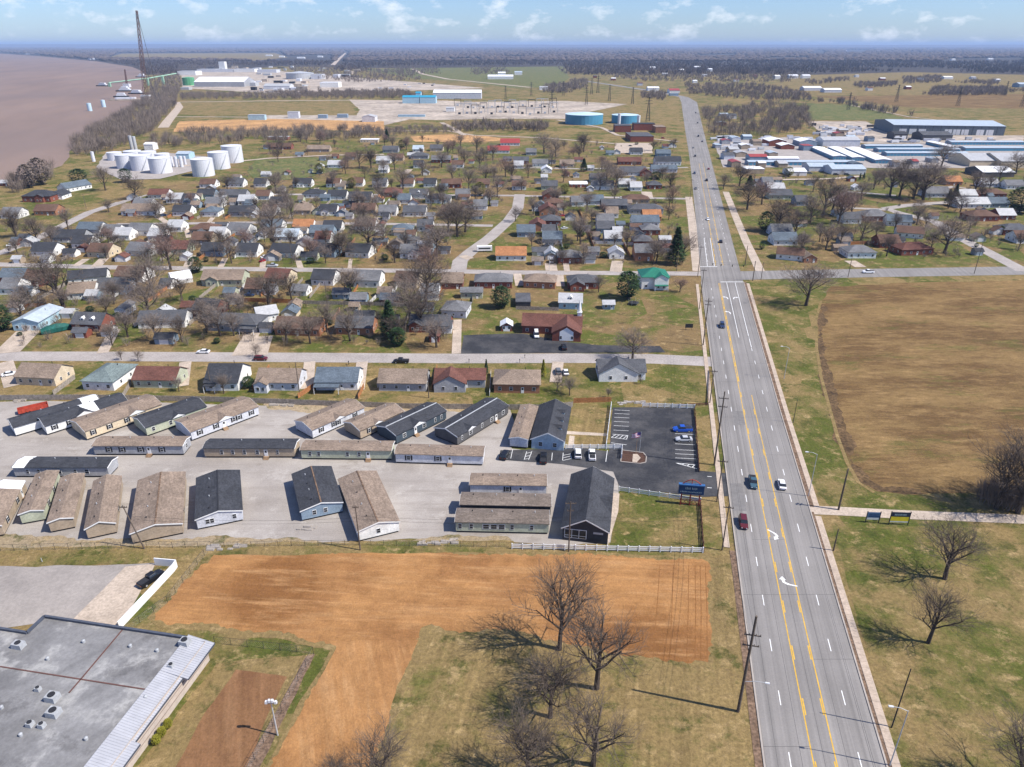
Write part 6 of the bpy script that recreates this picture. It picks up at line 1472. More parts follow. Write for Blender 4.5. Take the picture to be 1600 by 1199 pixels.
# ------------------------------------------------------------------ woods as one mass each
def wood_mass(name, label, pts, sizes, heights, seed=1):
    """one mesh of many small lumpy crowns; pts world xy"""
    rg = np.random.default_rng(seed)
    phi = (1+5**.5)/2
    ico = np.array([(-1, phi, 0), (1, phi, 0), (-1, -phi, 0), (1, -phi, 0), (0, -1, phi), (0, 1, phi), (0, -1, -phi), (0, 1, -phi), (phi, 0, -1), (phi, 0, 1), (-phi, 0, -1), (-phi, 0, 1)])/1.9021
    fc = np.array([(0, 11, 5), (0, 5, 1), (0, 1, 7), (0, 7, 10), (0, 10, 11), (1, 5, 9), (5, 11, 4), (11, 10, 2), (10, 7, 6), (7, 1, 8), (3, 9, 4), (3, 4, 2), (3, 2, 6), (3, 6, 8), (3, 8, 9), (4, 9, 5), (2, 4, 11), (6, 2, 10), (8, 6, 7), (9, 8, 1)])
    n = len(pts)
    V = ico[None] * rg.uniform(.65, 1.3, (n, 12, 1))
    a_ = rg.uniform(0, 6.28, n); c_, s_ = np.cos(a_)[:, None], np.sin(a_)[:, None]
    x = V[:, :, 0]*c_ - V[:, :, 1]*s_; y = V[:, :, 0]*s_ + V[:, :, 1]*c_
    W = np.stack([x*sizes[:, None]*.5 + pts[:, 0:1], y*sizes[:, None]*.5 + pts[:, 1:2], np.maximum(0, (V[:, :, 2]*.55+.45)*heights[:, None])], -1).reshape(-1, 3)
    Fc = (fc[None] + (np.arange(n)*12)[:, None, None]).reshape(-1, 3)
    me_ = bpy.data.meshes.new(name)
    me_.vertices.add(len(W)); me_.vertices.foreach_set('co', W.ravel())
    me_.loops.add(Fc.size); me_.loops.foreach_set('vertex_index', Fc.ravel().astype(np.int32))
    me_.polygons.add(len(Fc)); me_.polygons.foreach_set('loop_start', np.arange(0, Fc.size, 3, dtype=np.int32))
    me_.update(calc_edges=True); me_.materials.append(M['wood_mass'])
    o = obj(name, me_); tag(o, label, kind='stuff'); return o
rg = np.random.default_rng(5)
NOFOREST = [[(560, 105), (880, 102), (900, 140), (640, 130)], [(1225, 116), (1420, 112), (1650, 117), (1650, 200), (1200, 200)], [(180, 83), (440, 82), (455, 91), (400, 96), (165, 92)], [(505, 108), (520, 98), (536, 80), (548, 80), (538, 98), (530, 108)],
            [(640, 107), (670, 107), (720, 122), (690, 124)], [(1000, 82), (1040, 81), (1040, 84), (1000, 84)], [(1320, 78), (1360, 78), (1350, 84), (1315, 84)], [(1090, 86), (1150, 84), (1150, 89), (1080, 90)], [(1480, 92), (1600, 90), (1600, 97), (1470, 98)], [(700, 92), (760, 91), (750, 95), (700, 96)], [(120, 74), (260, 73), (250, 77), (110, 78)],
            [(400, 88), (520, 86), (520, 96), (400, 96)], [(1270, 79), (1290, 79), (1290, 85), (1260, 86)], [(1200, 90), (1260, 89), (1260, 93), (1190, 95)]]
RIV = [(-3000, 320), (60, 272), (98, 259), (226, 153), (228, 112), (210, 104), (150, 94), (60, 86), (0, 82), (-400, 80), (-3000, 80)]
pts, sz, hs = [], [], []
def mass_band(y0, y1, n, test, s_of, h_of):
    k = 0
    while k < n:
        y = HOR + 1/rg.uniform(1/(y0-HOR), 1/(y1-HOR)) if rg.random() < .25 else HOR + math.exp(rg.uniform(math.log(y1-HOR), math.log(y0-HOR)))
        x = rg.uniform(-260, 1860)
        if not test(x, y): k += .02; continue
        p = P(x, y); D = p.y
        if mnoise.noise(Vector((p.x/900, p.y/1400, 1.7))) < -.52: k += .05; continue
        s_ = s_of(D)*rg.uniform(.7, 1.4)
        pts.append((p.x, p.y)); sz.append(s_); hs.append(h_of(D)*rg.uniform(.65, 1.25)); k += 1
mass_band(118, 73.2, 56000, lambda x, y: not any(inpoly(x, y, q) for q in NOFOREST) and not inpoly(x, y, RIV) and not (278 < x < 520 and y > 103) and not (440 < x < 700 and y > 112), lambda D: 14 + D/200, lambda D: 14 + D/1600)
pts, sz, hs = np.array(pts), np.array(sz), np.array(hs); near_ = pts[:, 1] < 5200
wood_mass('far_wood', 'dark winter woodland covering the land to the horizon', pts[~near_], sz[~near_], hs[~near_], 2)
tuft_wood('bare_woodland', 'broad brown winter woodland beyond the fields', pts[near_], hs[near_]*1.15, 20, 6, .055, M['wood_mass'])
pts, sz, hs = [], [], []
for poly, n in (([(446, 104), (520, 104), (640, 112), (662, 126), (560, 130), (470, 122)], 900), ([(600, 98), (680, 100), (690, 116), (620, 118)], 500), ([(735, 104), (790, 104), (800, 117), (735, 118)], 260), ([(870, 106), (1130, 108), (1240, 112), (1250, 124), (1100, 124), (960, 118), (880, 116)], 1500),
                ([(1070, 134), (1180, 132), (1260, 146), (1270, 158), (1180, 158), (1075, 148)], 700), ([(1410, 122), (1470, 120), (1470, 130), (1410, 132)], 200), ([(1455, 138), (1570, 138), (1570, 150), (1450, 150)], 420), ([(1480, 130), (1560, 127), (1560, 134)], 80), ([(846, 134), (894, 132), (894, 146), (850, 147)], 200), ([(890, 126), (918, 126), (918, 140), (895, 142)], 120), ([(1000, 148), (1040, 146), (1040, 158), (1005, 156)], 90), ([(195, 94), (380, 94), (400, 103), (275, 112), (232, 120), (225, 112)], 900), ([(232, 118), (280, 108), (285, 136), (235, 150)], 320),
                ([(930, 118), (1000, 118), (1240, 126), (1240, 130), (1000, 128)], 300), ([(1255, 128), (1320, 122), (1330, 127), (1270, 134)], 90), ([(1330, 132), (1400, 130), (1400, 136), (1340, 138)], 160), ([(1600, 145), (1440, 152), (1440, 148), (1600, 140)], 100), ([(430, 146), (640, 144), (640, 150), (440, 151)], 300), ([(700, 196), (860, 197), (850, 206), (720, 206)], 160), ([(1262, 158), (1330, 162), (1440, 186), (1400, 182), (1300, 164)], 70)):
    for x, y in scatter(poly, n):
        p = P(x, y); pts.append((p.x, p.y)); sz.append((9 + p.y/260)*rnd.uniform(.6, 1.4)); hs.append(rnd.uniform(7, 15))
tuft_wood('copse', 'belts and copses of bare brown woodland in the middle distance', np.array(pts), np.array(hs)*1.1*rg0.uniform(.5, 1.2, len(hs)), 44, 4, .02, M['twig'])
pts = []; sz = []; hs = []
# far hills: low wooded ridges on the skyline
mb = MB(); prev = None
for ridge, (D, h0, h1) in enumerate(((30000, 158, 112), (36000, 165, 118))):
    n = 160; prev = None
    for i in range(n+1):
        x = -D*1.0 + D*2.0*i/n; f = i/n
        z = (h0 + (h1-h0)*min(1, max(0, (x/D+.75)/1.1))) * (.84 + .16*mnoise.noise(Vector((x/6500, D/1000, .3))) + .10*mnoise.noise(Vector((x/1500, D/1000, 1.3))))
        q = ((x, D-1500, 0), (x, D, max(5, z)), (x, D+2500, 0))
        if prev: mb.quad(prev[0], q[0], q[1], prev[1]); mb.quad(prev[1], q[1], q[2], prev[2])
        prev = q
tag(mb.build('hills', M['wood_mass']), 'low wooded hills along the horizon', kind='structure')
# ================================================================== VEHICLES
PAINT = {}
def paint_mat(n, c):
    if n not in PAINT:
        a_ = NT('car_paint_' + n, .28, .5); PAINT[n] = a_.done(c)
    return PAINT[n]
COLS = {'white': (.78, .78, .78), 'black': (.012, .012, .014), 'red': (.28, .015, .02), 'blue': (.015, .08, .42), 'navy': (.02, .035, .085), 'silver': (.46, .47, .49), 'grey': (.12, .125, .13), 'teal': (.05, .10, .13), 'maroon': (.10, .015, .02)}
TYRE = MB().tube([(0, -.11, 0), (0, .11, 0)], [.34, .34], 14).mesh('tyre', plain('tyre_rubber', (.018, .018, .018), .1, 1, .85))
RIM = MB().tube([(0, -.115, 0), (0, .115, 0)], [.2, .2], 10).mesh('rim', M['steel'])
def loft(sections):
    """sections: list of (x, half-width, z0, z1, top half-width)"""
    mb = MB(); prev = None
    for x, w, z0, z1, wt in sections:
        q = [(x, -w, z0), (x, -w, z0+(z1-z0)*.55), (x, -wt, z1), (x, wt, z1), (x, w, z0+(z1-z0)*.55), (x, w, z0)]
        b = len(mb.v); mb.v += q
        if prev is not None:
            for k in range(6): mb.f.append((prev+k, prev+(k+1) % 6, b+(k+1) % 6, b+k)); mb.m.append(0)
        else: mb.f.append(tuple(range(b, b+6))); mb.m.append(0)
        prev = b
    mb.f.append(tuple(range(prev+5, prev-1, -1))); mb.m.append(0)
    return mb
CAR = {}
def car_meshes(kind):
    if kind in CAR: return CAR[kind]
    L_, W_, hood, ca, cb_, zr, belt = {'sedan': (4.7, .9, .86, (-1.75, -1.1), (.45, 1.05), 1.42, .92), 'suv': (4.8, .95, 1.02, (-2.25, -2.0), (.55, 1.15), 1.75, 1.08), 'pickup': (5.6, .98, 1.08, (-.75, -.6), (.85, 1.45), 1.82, 1.14), 'van': (5.3, 1.0, 1.15, (-2.6, -2.5), (1.25, 1.95), 2.2, 1.2)}[kind]
    h2 = L_/2
    body = loft([(-h2, W_*.86, .45, belt-.12, W_*.78), (-h2+.15, W_, .3, belt-.02, W_*.9), (-.6, W_, .28, belt, W_*.93), (cb_[1], W_, .28, belt, W_*.93), (h2-.5, W_*.98, .3, hood-.06, W_*.86), (h2-.08, W_*.88, .38, hood-.22, W_*.74), (h2, W_*.8, .45, hood-.34, W_*.7)]).mesh('body', None)
    glass = loft([(ca[0], W_*.9, belt-.02, belt, W_*.88), (ca[1], W_*.9, belt-.02, zr-.06, W_*.74), (cb_[0], W_*.9, belt-.02, zr-.06, W_*.74), (cb_[1], W_*.9, belt-.02, belt, W_*.86)]).mesh('windows', M['glass'])
    top = MB().box(ca[1]+.05, cb_[0]-.02, -W_*.735, W_*.735, zr-.07, zr, 0, .06).mesh('roof', None)
    bed = MB().box(-h2+.12, ca[0]-.05, -W_*.78, W_*.78, belt-.03, belt+.01).mesh('bed', M['dark']) if kind == 'pickup' else None
    lamp = MB().box(-.05, .05, -.16, .16, 0, .14).mesh('lamp', None)
    CAR[kind] = (L_, W_, body, glass, top, bed, lamp, hood, belt)
    return CAR[kind]
M['lamp_white'] = plain('headlamp', (.8, .8, .78), .05, 1, .2, .6); M['lamp_red'] = plain('tail_lamp', (.3, .01, .01), .05, 1, .3, .5)
def car(label, px, kind, col, rz, group=None, detail=True, name=None, cat=None):
    L_, W_, body, glass, top, bed, lamp, hood, belt = car_meshes(kind)
    p = P(*px); nm = name or {'sedan': 'car', 'suv': 'car', 'pickup': 'pickup_truck', 'van': 'van'}[kind]
    root = empty(nm, (p.x, p.y, .095), rz); tag(root, label, cat or {'car': 'car', 'pickup_truck': 'pickup truck', 'van': 'van'}.get(nm, 'car'), group)
    m = paint_mat(col, COLS[col])
    obj('body', body, root, mat=m); obj('windows', glass, root); obj('roof', top, root, mat=m)
    if bed: obj('bed', bed, root)
    for x in (-L_*.31, L_*.32):
        for s in (-1, 1):
            t = obj('wheel', TYRE, root, (x, s*(W_-.08), .34)); obj('rim', RIM, t)
    if detail:
        for s in (-1, 1):
            obj('headlight', lamp, root, (L_/2-.03, s*W_*.55, hood-.45), mat=M['lamp_white']); obj('tail_light', lamp, root, (-L_/2+.02, s*W_*.68, belt-.35), mat=M['lamp_red'])
    return root
UP = math.pi/2 - ROAD_RZ; DN = UP + math.pi
for lab, px, kd, cl, rz in (
    ('dark teal pickup driving on the left half of the highway', (1176, 757), 'pickup', 'teal', DN), ('white car driving on the right half beside the teal pickup', (1221, 760), 'sedan', 'white', UP), ('dark red car on the highway below the white one', (1161, 820), 'suv', 'maroon', DN),
    ('navy car on the highway below the crossing', (1128, 511), 'suv', 'navy', DN), ('black car on the highway just above the crossing', (1126, 379), 'sedan', 'black', UP), ('white car on the far highway', (1106, 344), 'sedan', 'white', DN), ('black pickup on the far highway', (1104, 283), 'pickup', 'black', UP),
    ('dark car on the far highway, left lane below the black pickup', (1087, 296), 'sedan', 'grey', DN), ('dark car on the far highway, left lane above the black pickup', (1085, 272), 'suv', 'navy', DN), ('red car on the far highway, right edge', (1107, 265), 'sedan', 'red', UP), ('dark far car, left lane near the shops', (1086, 245), 'suv', 'black', DN),
    ('tiny dark car, left lane far up', (1083, 232), 'sedan', 'grey', DN), ('tiny dark car, right lane far up', (1097, 222), 'sedan', 'navy', UP), ('tiny dark truck high up the highway', (1091, 214), 'van', 'black', DN), ('tiny dark car second highest up the highway', (1090, 193), 'suv', 'black', DN), ('highest tiny dark car on the highway', (1087, 177), 'suv', 'black', DN),
): car(lab, px, kd, cl, rz, 'vehicles on the highway')
E = 0.0; W_ = math.pi
for lab, px, kd, cl, rz in (
    ('white car behind the bare tree on the right side road', (1283, 430), 'sedan', 'white', E), ('white pickup on the right side road', (1356, 427), 'pickup', 'white', W_), ('white car driving on the near street', (318, 552), 'sedan', 'white', W_), ('black pickup on the near street', (627, 567), 'pickup', 'black', W_), ('dark maroon car on the near street at the bare tree', (408, 563), 'suv', 'maroon', E),
    ('white car parked beside the leftmost tan house', (16, 587), 'sedan', 'white', .5), ('white van on the church lot', (838, 526), 'van', 'white', -1.55), ('black car before the church front', (881, 545), 'suv', 'black', 1.6), ('dark car, left of two on the grass drive', (872, 583), 'suv', 'grey', 1.6), ('white car, right of two on the grass drive', (884, 584), 'sedan', 'white', 1.6),
    ('bright blue pickup in the car park', (1066, 674), 'pickup', 'blue', W_), ('silver car in the car park below the blue pickup', (1068, 689), 'sedan', 'silver', W_), ('white car parked right of the office, left of two', (903, 712), 'suv', 'white', 1.5), ('white pickup parked right of the office, right of two', (925, 714), 'pickup', 'white', 1.5),
    ('black pickup parked in front of the office', (849, 719), 'pickup', 'black', 1.5), ('black car parked left of the office', (789, 714), 'suv', 'black', 1.3), ('black pickup parked beside the white yard wall', (237, 908), 'pickup', 'black', 1.05), ('white car at the left edge street', (18, 385), 'sedan', 'white', .5), ('dark blue car at the left edge street', (49, 381), 'sedan', 'navy', .4),
    ('red car in a drive beside the charcoal roofed house', (411, 409), 'sedan', 'red', 1.2), ('silver pickup on the lawn by the crossing street', (426, 417), 'pickup', 'silver', 0), ('dark car in the drive beside the brown house', (183, 407), 'suv', 'black', 1.0), ('grey car on the middle lane', (600, 347), 'sedan', 'grey', 0), ('white van in a drive off the crossing street', (861, 410), 'van', 'white', 1.6), ('silver car in the middle block', (882, 358), 'sedan', 'silver', .4),
    ('red car in the middle block', (879, 338), 'sedan', 'red', .3), ('white car on the upper lane', (971, 311), 'sedan', 'white', 0), ('dark car on the curving right street', (1432, 334), 'sedan', 'black', .1), ('dark car on the curving street by the red house', (1424, 349), 'suv', 'black', 2.2), ('dark car at the white plant car park, upper', (985, 229), 'sedan', 'black', 0), ('dark car at the white plant car park, lower', (992, 235), 'sedan', 'navy', 0), ('red car by the brick plant', (1036, 217), 'suv', 'red', 0),
    ('dark car in a left drive', (256, 338), 'suv', 'navy', .9), ('blue car by the tan house', (390, 463), 'sedan', 'navy', 0), ('white car beside the charcoal roofed house', (414, 403), 'sedan', 'white', .8), ('dark car beside the carport', (188, 441), 'suv', 'black', 1.2), ('white car by the shed', (938, 363), 'sedan', 'white', 0), ('grey car by the blue shed', (1265, 272), 'suv', 'grey', 0), ('black car by the blue shed', (1306, 274), 'suv', 'black', 0), ('black car second by the blue shed', (1323, 274), 'suv', 'black', 0),
): car(lab, px, kd, cl, rz, detail=px[1] > 500)
# camper, boat under a tarpaulin, skip
p = P(757, 393); cp = empty('camper_trailer', p, R(5)); tag(cp, 'white camper trailer beside the orange roofed house', 'camper')
MB().box(-4.2, 4.2, -1.25, 1.25, .6, 3.1, 0, .08).build('body', M['trim'], cp); MB().box(-3.2, 3.2, -1.27, -1.24, 1.6, 2.3).build('windows', M['glass'], cp)
for s in (-1, 1):
    for x in (-.5, .6): obj('wheel', TYRE, cp, (x, s*1.15, .34))
p = P(90, 518); bt = empty('covered_boat', p, R(38)); tag(bt, 'boat under a dark green tarpaulin beside the blue shed', 'boat')
tarp = plain('green_tarpaulin', (.012, .085, .07), .3, .6, .6, fine=2)
loft([(-5.5, 1.3, .4, 2.0, .5), (-3, 1.6, .3, 2.9, .35), (0, 1.7, .3, 3.2, .3), (3, 1.4, .35, 2.8, .2), (5.5, .3, .9, 1.7, .1)]).build('tarpaulin', tarp, bt); MB().box(-4, 4, -.5, .5, 0, .5).build('trailer', M['dark'], bt)
p = P(53, 642); sk = empty('skip_trailer', p, R(35)); tag(sk, 'red open skip trailer beside the white mobile homes', 'trailer')
mb = MB(); rm = plain('red_skip', (.38, .06, .035), .25, .8, .7)
for x0, x1, y0, y1 in ((-4, 4, -1.2, -1.1), (-4, 4, 1.1, 1.2), (-4, -3.9, -1.2, 1.2), (3.9, 4, -1.2, 1.2)): mb.box(x0, x1, y0, y1, .6, 1.7)
mb.box(-4, 4, -1.2, 1.2, .5, .6); mb.build('body', rm, sk)
for i in range(9): MB().box(-.04, .04, -1.28, -1.2, .5, 1.75).build('rib', rm, sk, (-3.9+i*.975, 0, 0))
for s in (-1, 1):
    for x in (-2, -1): obj('wheel', TYRE, sk, (x, s*1.2, .34))
p = P(990, 476); tp = empty('trampoline', p); tag(tp, 'round dark trampoline on the lawn below the green roofed house', 'trampoline')
MB().tube([(0, 0, .9), (0, 0, .95)], [2.2, 2.2], 20).build('mat', M['dark'], tp); mb = MB()
for k in range(6): a_ = k*math.pi/3; mb.tube([(2.2*math.cos(a_), 2.2*math.sin(a_), 0), (2.2*math.cos(a_), 2.2*math.sin(a_), 2.6)], [.05, .05], 5)
mb.build('frame', M['steel'], tp)
# debris and containers on the lot edge
for i, (x, y) in enumerate(sorted(((28, 628), (340, 856), (372, 855), (668, 849), (690, 848), (700, 846), (560, 805), (478, 826), (430, 632), (450, 634), (520, 632), (1000, 630), (985, 629), (975, 631)))):
    p = P(x, y); mb = MB(); r_ = random.Random(i)
    for k in range(7):
        cx, cy2, s_ = r_.uniform(-1.6, 1.6), r_.uniform(-.8, .8), r_.uniform(.15, .5)
        mb.box(cx-s_*2, cx+s_*2, cy2-s_, cy2+s_, 0, s_*r_.uniform(.4, 1.2), 0, s_*.2)
    o = mb.build('rubble_pile', M['gravel'] if i % 2 else M['wood_fence'], None, (p.x, p.y, .05)); tag(o, 'small heap of rubble at the lot edge, %s from left' % ORD[i], 'rubble', 'rubble heaps')
# ================================================================== POLES, LAMPS, WIRES
def pole(label, px, ytop, r=.17, arms=(), lamp=None, mat=None, lean=0.0, name='utility_pole', cat='pole', group='utility poles'):
    p = P(*px); h = zof(px, ytop)
    root = empty(name, p); tag(root, label, cat, group)
    MB().tube([(0, 0, 0), (lean*.5, 0, h*.5), (lean, 0, h)], [r, r*.85, r*.65], 8).build('shaft', mat or M['wood_pole'], root)
    for z, w, an in arms:
        mb = MB().box(-w/2, w/2, -.07, .07, h-z-.08, h-z+.08)
        for k in (-.46, -.2, .2, .46): mb.cyl(w*k, 0, h-z+.08, h-z+.36, .06, 6)
        ca_ = mb.build('crossarm', M['wood_pole'], root, (lean*(1-z/h), 0, 0), an)
    if lamp:
        zz, ln, an = lamp
        la = MB().tube([(0, 0, h-zz), (ln*.5, 0, h-zz+.45), (ln, 0, h-zz+.5)], [.06, .05, .045], 6).build('arm', M['steel'], root, (lean, 0, 0), an)
        MB().box(ln-.1, ln+.65, -.16, .16, h-zz+.42, h-zz+.56, 0, .03).build('lamp_head', M['tank_white'], la)
    return root, p, h
TOPS = []
AR = -ROAD_RZ
for lab, px, yt, kw in (
    ('very tall dark utility pole at the bottom left of the highway', (1153, 1112), 963, dict(r=.3, arms=((4.0, 2.6, AR), (6.2, 2.6, AR)), lamp=(14.2, 3.4, AR))), ('utility pole left of the highway below the big sign', (1128, 860), 790, dict(arms=((.6, 2.2, AR),))), ('tall utility pole beside the car park entrance', (1120, 784), 717, dict(arms=((.8, 2.4, AR),))), ('tall utility pole at the upper car park corner', (1116, 727), 612, dict(r=.24, arms=((2, 2.4, AR), (4.4, 2.4, AR)))),
    ('utility pole at the near street corner', (1109, 630), 578, dict(arms=((.6, 2.2, AR),))), ('utility pole with crossarms left of the highway above the near street', (1098.5, 540), 466, dict(r=.22, arms=((1.2, 2.6, AR), (2.6, 2.2, AR)))), ('utility pole at the green house corner', (1092.5, 484), 420, dict(arms=((.8, 2.4, AR),))), ('utility pole at the crossing, left', (1090, 433), 384, dict(arms=((.8, 2.4, AR),))),
    ('utility pole far up the left side of the highway', (1078, 312), 280, dict(arms=((.8, 2.4, AR),))), ('utility pole in the lot beside the charcoal building', (888.5, 862), 784, dict(arms=((.5, 2.4, 0), (2.4, 1.4, 0)))), ('leaning pole before the wide tan mobile home', (226, 858), 790, dict(arms=((.5, 1.6, 0),), lean=-2.2)), ('pole before the white-ended mobile home', (563, 860), 790, dict(arms=((.5, 1.4, 0),))),
    ('wooden pole with box head beside the gravel drive', (1310, 797), 733, dict(r=.26, arms=((.4, 1.2, .8), (1.4, 1.2, .8)))), ('pole behind the grey shed in the yards', (512, 481), 441, {}), ('thin pole before the charcoal roofed house', (457, 413), 378, {}), ('thin pole by the barrel roofed barn', (285, 472), 436, {}), ('thin pole beside the blue-grey house', (339, 415), 380, {}), ('thin pole on the left slope', (135, 326), 303, {}),
    ('thin pole by the tall evergreen', (1057, 424), 388, {}), ('pole on the right side road by the bare tree', (1325, 433), 398, {}), ('leaning pole on the right side road', (1522, 428), 380, {}), ('traffic signal pole on the right of the crossing', (1176, 439), 408, dict(r=.22)), ('second pole on the right of the crossing', (1189, 437), 410, {}), ('pole at the upper right of the crossing', (1164, 415), 384, dict(r=.22)), ('thin pole by the dark roofed garage', (331, 610), 574, {}), ('thin pole beside the bare lot fence', (469, 620), 566, {}), ('thin pole beside the red-brown house', (670, 622), 583, {}), ('short pole at the lower right pavement', (1302, 861), 827, {}), ('plain dark pole right of the near highway', (1393, 1137), 1045, dict(r=.12, mat=M['dark'])), ('thin pole left of the bare field tree', (1239, 661), 625, dict(r=.1, mat=M['dark'])),
):
    TOPS.append((px, pole(lab, px, yt, **kw)))
for lab, px, yt, an in (('curved arm street lamp at the bottom right pavement', (1390, 1197), 1111, math.pi+AR), ('street lamp beside the brown field', (1263, 776), 710, math.pi+AR), ('farther street lamp beside the brown field', (1225, 592), 544, math.pi+AR), ('street lamp at the left frontage', (858, 424), 397, AR)):
    pole(lab, px, yt, .1, lamp=(.1, 2.2, an), mat=M['steel'], name='street_lamp', cat='street lamp', group='street lamps')
fl, p_, hh_ = pole('floodlight mast with four heads beside the brown plot', (434, 1149), 1099, .14, mat=M['steel'], name='floodlight_mast', cat='floodlight', group=None)
for s in (-.75, -.25, .25, .75): MB().box(s-.2, s+.2, -.25, .2, hh_+.05+.3*(abs(s) < .5), hh_+.5+.3*(abs(s) < .5), 0, .04).build('floodlight', M['tank_white'], fl)
MB().box(-1, 1, -.06, .06, hh_-.05, hh_+.06).build('crossbar', M['steel'], fl)
fl, p_, hh_ = pole('short lamp post on the grass strip by the old yard', (66, 878), 872, .09, mat=M['steel'], name='lamp_post', cat='lamp', group=None)
# wires along the left of the highway
byx = {t[0]: t[1] for t in TOPS}
line = [(1153, 1112), (1128, 860), (1116, 727), (1098.5, 540), (1092.5, 484), (1090, 433), (1078, 312)]
for w, off in enumerate((-1.0, 0.0, 1.0)):
    mb = MB()
    for a_, b_ in zip(line, line[1:]):
        (_, pa, ha), (_, pb, hb) = byx[a_], byx[b_]
        A, B = Vector((pa.x+off, pa.y, min(ha-1, 15))), Vector((pb.x+off, pb.y, min(hb-1, 15))); pts_ = []
        for i in range(9):
            f = i/8; q = A.lerp(B, f); q.z -= 4*f*(1-f)*(B-A).length*.016; pts_.append(tuple(q))
        mb.tube(pts_, [.025]*9, 3, cap=False)
    tag(mb.build('power_cable', M['dark']), 'thin power cable strung along the left of the highway, %s strand' % ('outer', 'middle', 'inner')[w], 'cable', 'power cables')
for lab, a_, b_, za in (('thin cable across the lower lot, from left pole', (226, 858), (563, 860), 8), ('thin cable across the lower lot, middle span', (563, 860), (888.5, 862), 8.5), ('thin cable from the lot to the highway pole', (888.5, 862), (1128, 860), 9), ('signal cable across the crossing', (1090, 433), (1176, 439), 8)):
    A, B = P(*a_), P(*b_); mb = MB()
    for dz in (0, .9):
        mb.tube([tuple(A.lerp(B, i/10) + Vector((0, 0, za+dz-4*(i/10)*(1-i/10)*1.0))) for i in range(11)], [.022]*11, 3, cap=False)
    o = mb.build('cable', M['dark']); tag(o, lab, 'cable')
    if 'signal' in lab:
        for f in (.25, .4, .6, .8):
            q = A.lerp(B, f); s_ = MB().box(-.18, .18, -.15, .15, -.5, .55).build('signal_head', plain('signal_yellow', (.05, .045, .02), .1, 1, .6), o, (q.x, q.y, za-4*f*(1-f)-.4))
# ================================================================== FENCES
def rail_fence(label, pts, h, rails, mat, step, pw=.14, group=None):
    root = empty('rail_fence', P(*pts[0])); tag(root, label, 'fence', group); o = P(*pts[0])
    post = MB().box(-pw/2, pw/2, -pw/2, pw/2, 0, h+.12).mesh('post', mat)
    for p, q in zip(pts, pts[1:]):
        a_, b_ = P(*p)-o, P(*q)-o; d = b_-a_; n = max(1, round(d.length/step)); an = math.atan2(d.y, d.x)
        for i in range(n+1): obj('post', post, root, tuple(a_+d*i/n), an)
        for z in rails: MB().box(0, d.length, -.04, .04, z-.11, z+.11).build('rail', mat, root, tuple(a_), an)
RL = (.35, .75, 1.15)
for lab, pts_ in (('white three rail fence along the dirt field', [(800, 858), (1098, 864)]), ('white rail fence behind the big roadside sign', [(967, 768), (1094, 786)]), ('white rail fence on the upper car park edge', [(1004, 636), (1085, 639)]), ('white rail fence between grass plot and car park', [(955, 635), (947, 700)]), ('white rail fence at the flag bed', [(884, 702), (947, 702), (972, 702), (971, 717)])):
    rail_fence(lab, pts_, 1.45, (.4, .85, 1.3), M['trim'], 2.4, .22, group='white rail fences')
rail_fence('dark red rail fence on the car park side of the highway', [(1085, 641), (1092, 738)], 1.25, (.3, .7, 1.1), M['brown_rail'], 2.4, .2, 'dark red rail fences')
rail_fence('dark red rail fence beside the lower grass plot', [(1094, 788), (1099, 864)], 1.25, (.3, .7, 1.1), M['brown_rail'], 2.4, .2, 'dark red rail fences')
rail_fence('low dark rail along the white house lawn', [(1050, 636), (1106, 634), (1109, 580)], .9, (.5, .85), M['brown_rail'], 3, .1)
def board_fence(label, pts, h, mat, bw=.9):
    """a run of boarded bays between posts; every bay is a part"""
    root = empty('board_fence', P(*pts[0])); tag(root, label, 'fence', 'board fences'); o = P(*pts[0])
    for p, q in zip(pts, pts[1:]):
        a_, b_ = P(*p)-o, P(*q)-o; d = b_-a_; n = max(1, round(d.length/2.4)); an = math.atan2(d.y, d.x); L_ = d.length/n
        mb = MB(); k = int(L_/.3); r_ = random.Random(n)
        for i in range(k): mb.box(i*L_/k+.01, (i+1)*L_/k-.01, -.02, .02, .03, h+r_.uniform(-.07, .07))
        bay = mb.box(0, .1, -.06, .06, 0, h+.05).mesh('bay', mat)
        for i in range(n): obj('bay', bay, root, (a_.x+d.x*i/n, a_.y+d.y*i/n, 0), an)
for lab, pts_, h, mt in (('long weathered board fence behind the mobile homes', [(-20, 626), (130, 625), (330, 628), (640, 639), (860, 641), (895, 636)], 1.9, 'wood_fence'), ('board fence between first and second garden', [(84, 618), (118, 592)], 1.7, 'wood_fence'), ('board fence right of the second garden', [(192, 624), (206, 600)], 1.7, 'wood_fence'), ('orange cedar fence panel, left', [(466, 623), (490, 607)], 1.8, 'wood_new'), ('orange cedar fence panel, right', [(560, 624), (569, 606)], 1.8, 'wood_new'), ('brown board fence behind the grass plot', [(896, 630), (955, 628)], 1.7, 'wood_new'),
                         ('cedar fence behind the tan gabled house', [(370, 471), (460, 474)], 1.8, 'wood_new'), ('long board fence across the yards', [(455, 475), (590, 478), (660, 480)], 1.7, 'wood_fence'), ('white board fence beside the gabled house', [(362, 470), (384, 448)], 1.8, 'trim'), ('white board fence, middle block', [(925, 381), (990, 384)], 1.8, 'trim'), ('dark red fence, right block', [(1320, 383), (1372, 380)], 1.7, 'wood_new'), ('board fence behind the blue house', [(806, 484), (873, 486)], 1.6, 'wood_fence'), ('white fence by the steep garden', [(578, 476), (592, 462)], 1.7, 'trim'), ('white fence by the tan roofed house', [(648, 470), (658, 452)], 1.7, 'trim'), ('cedar fence at the left gardens', [(10, 482), (60, 480), (100, 484)], 1.7, 'wood_new')):
    board_fence(lab, pts_, h, M[mt])
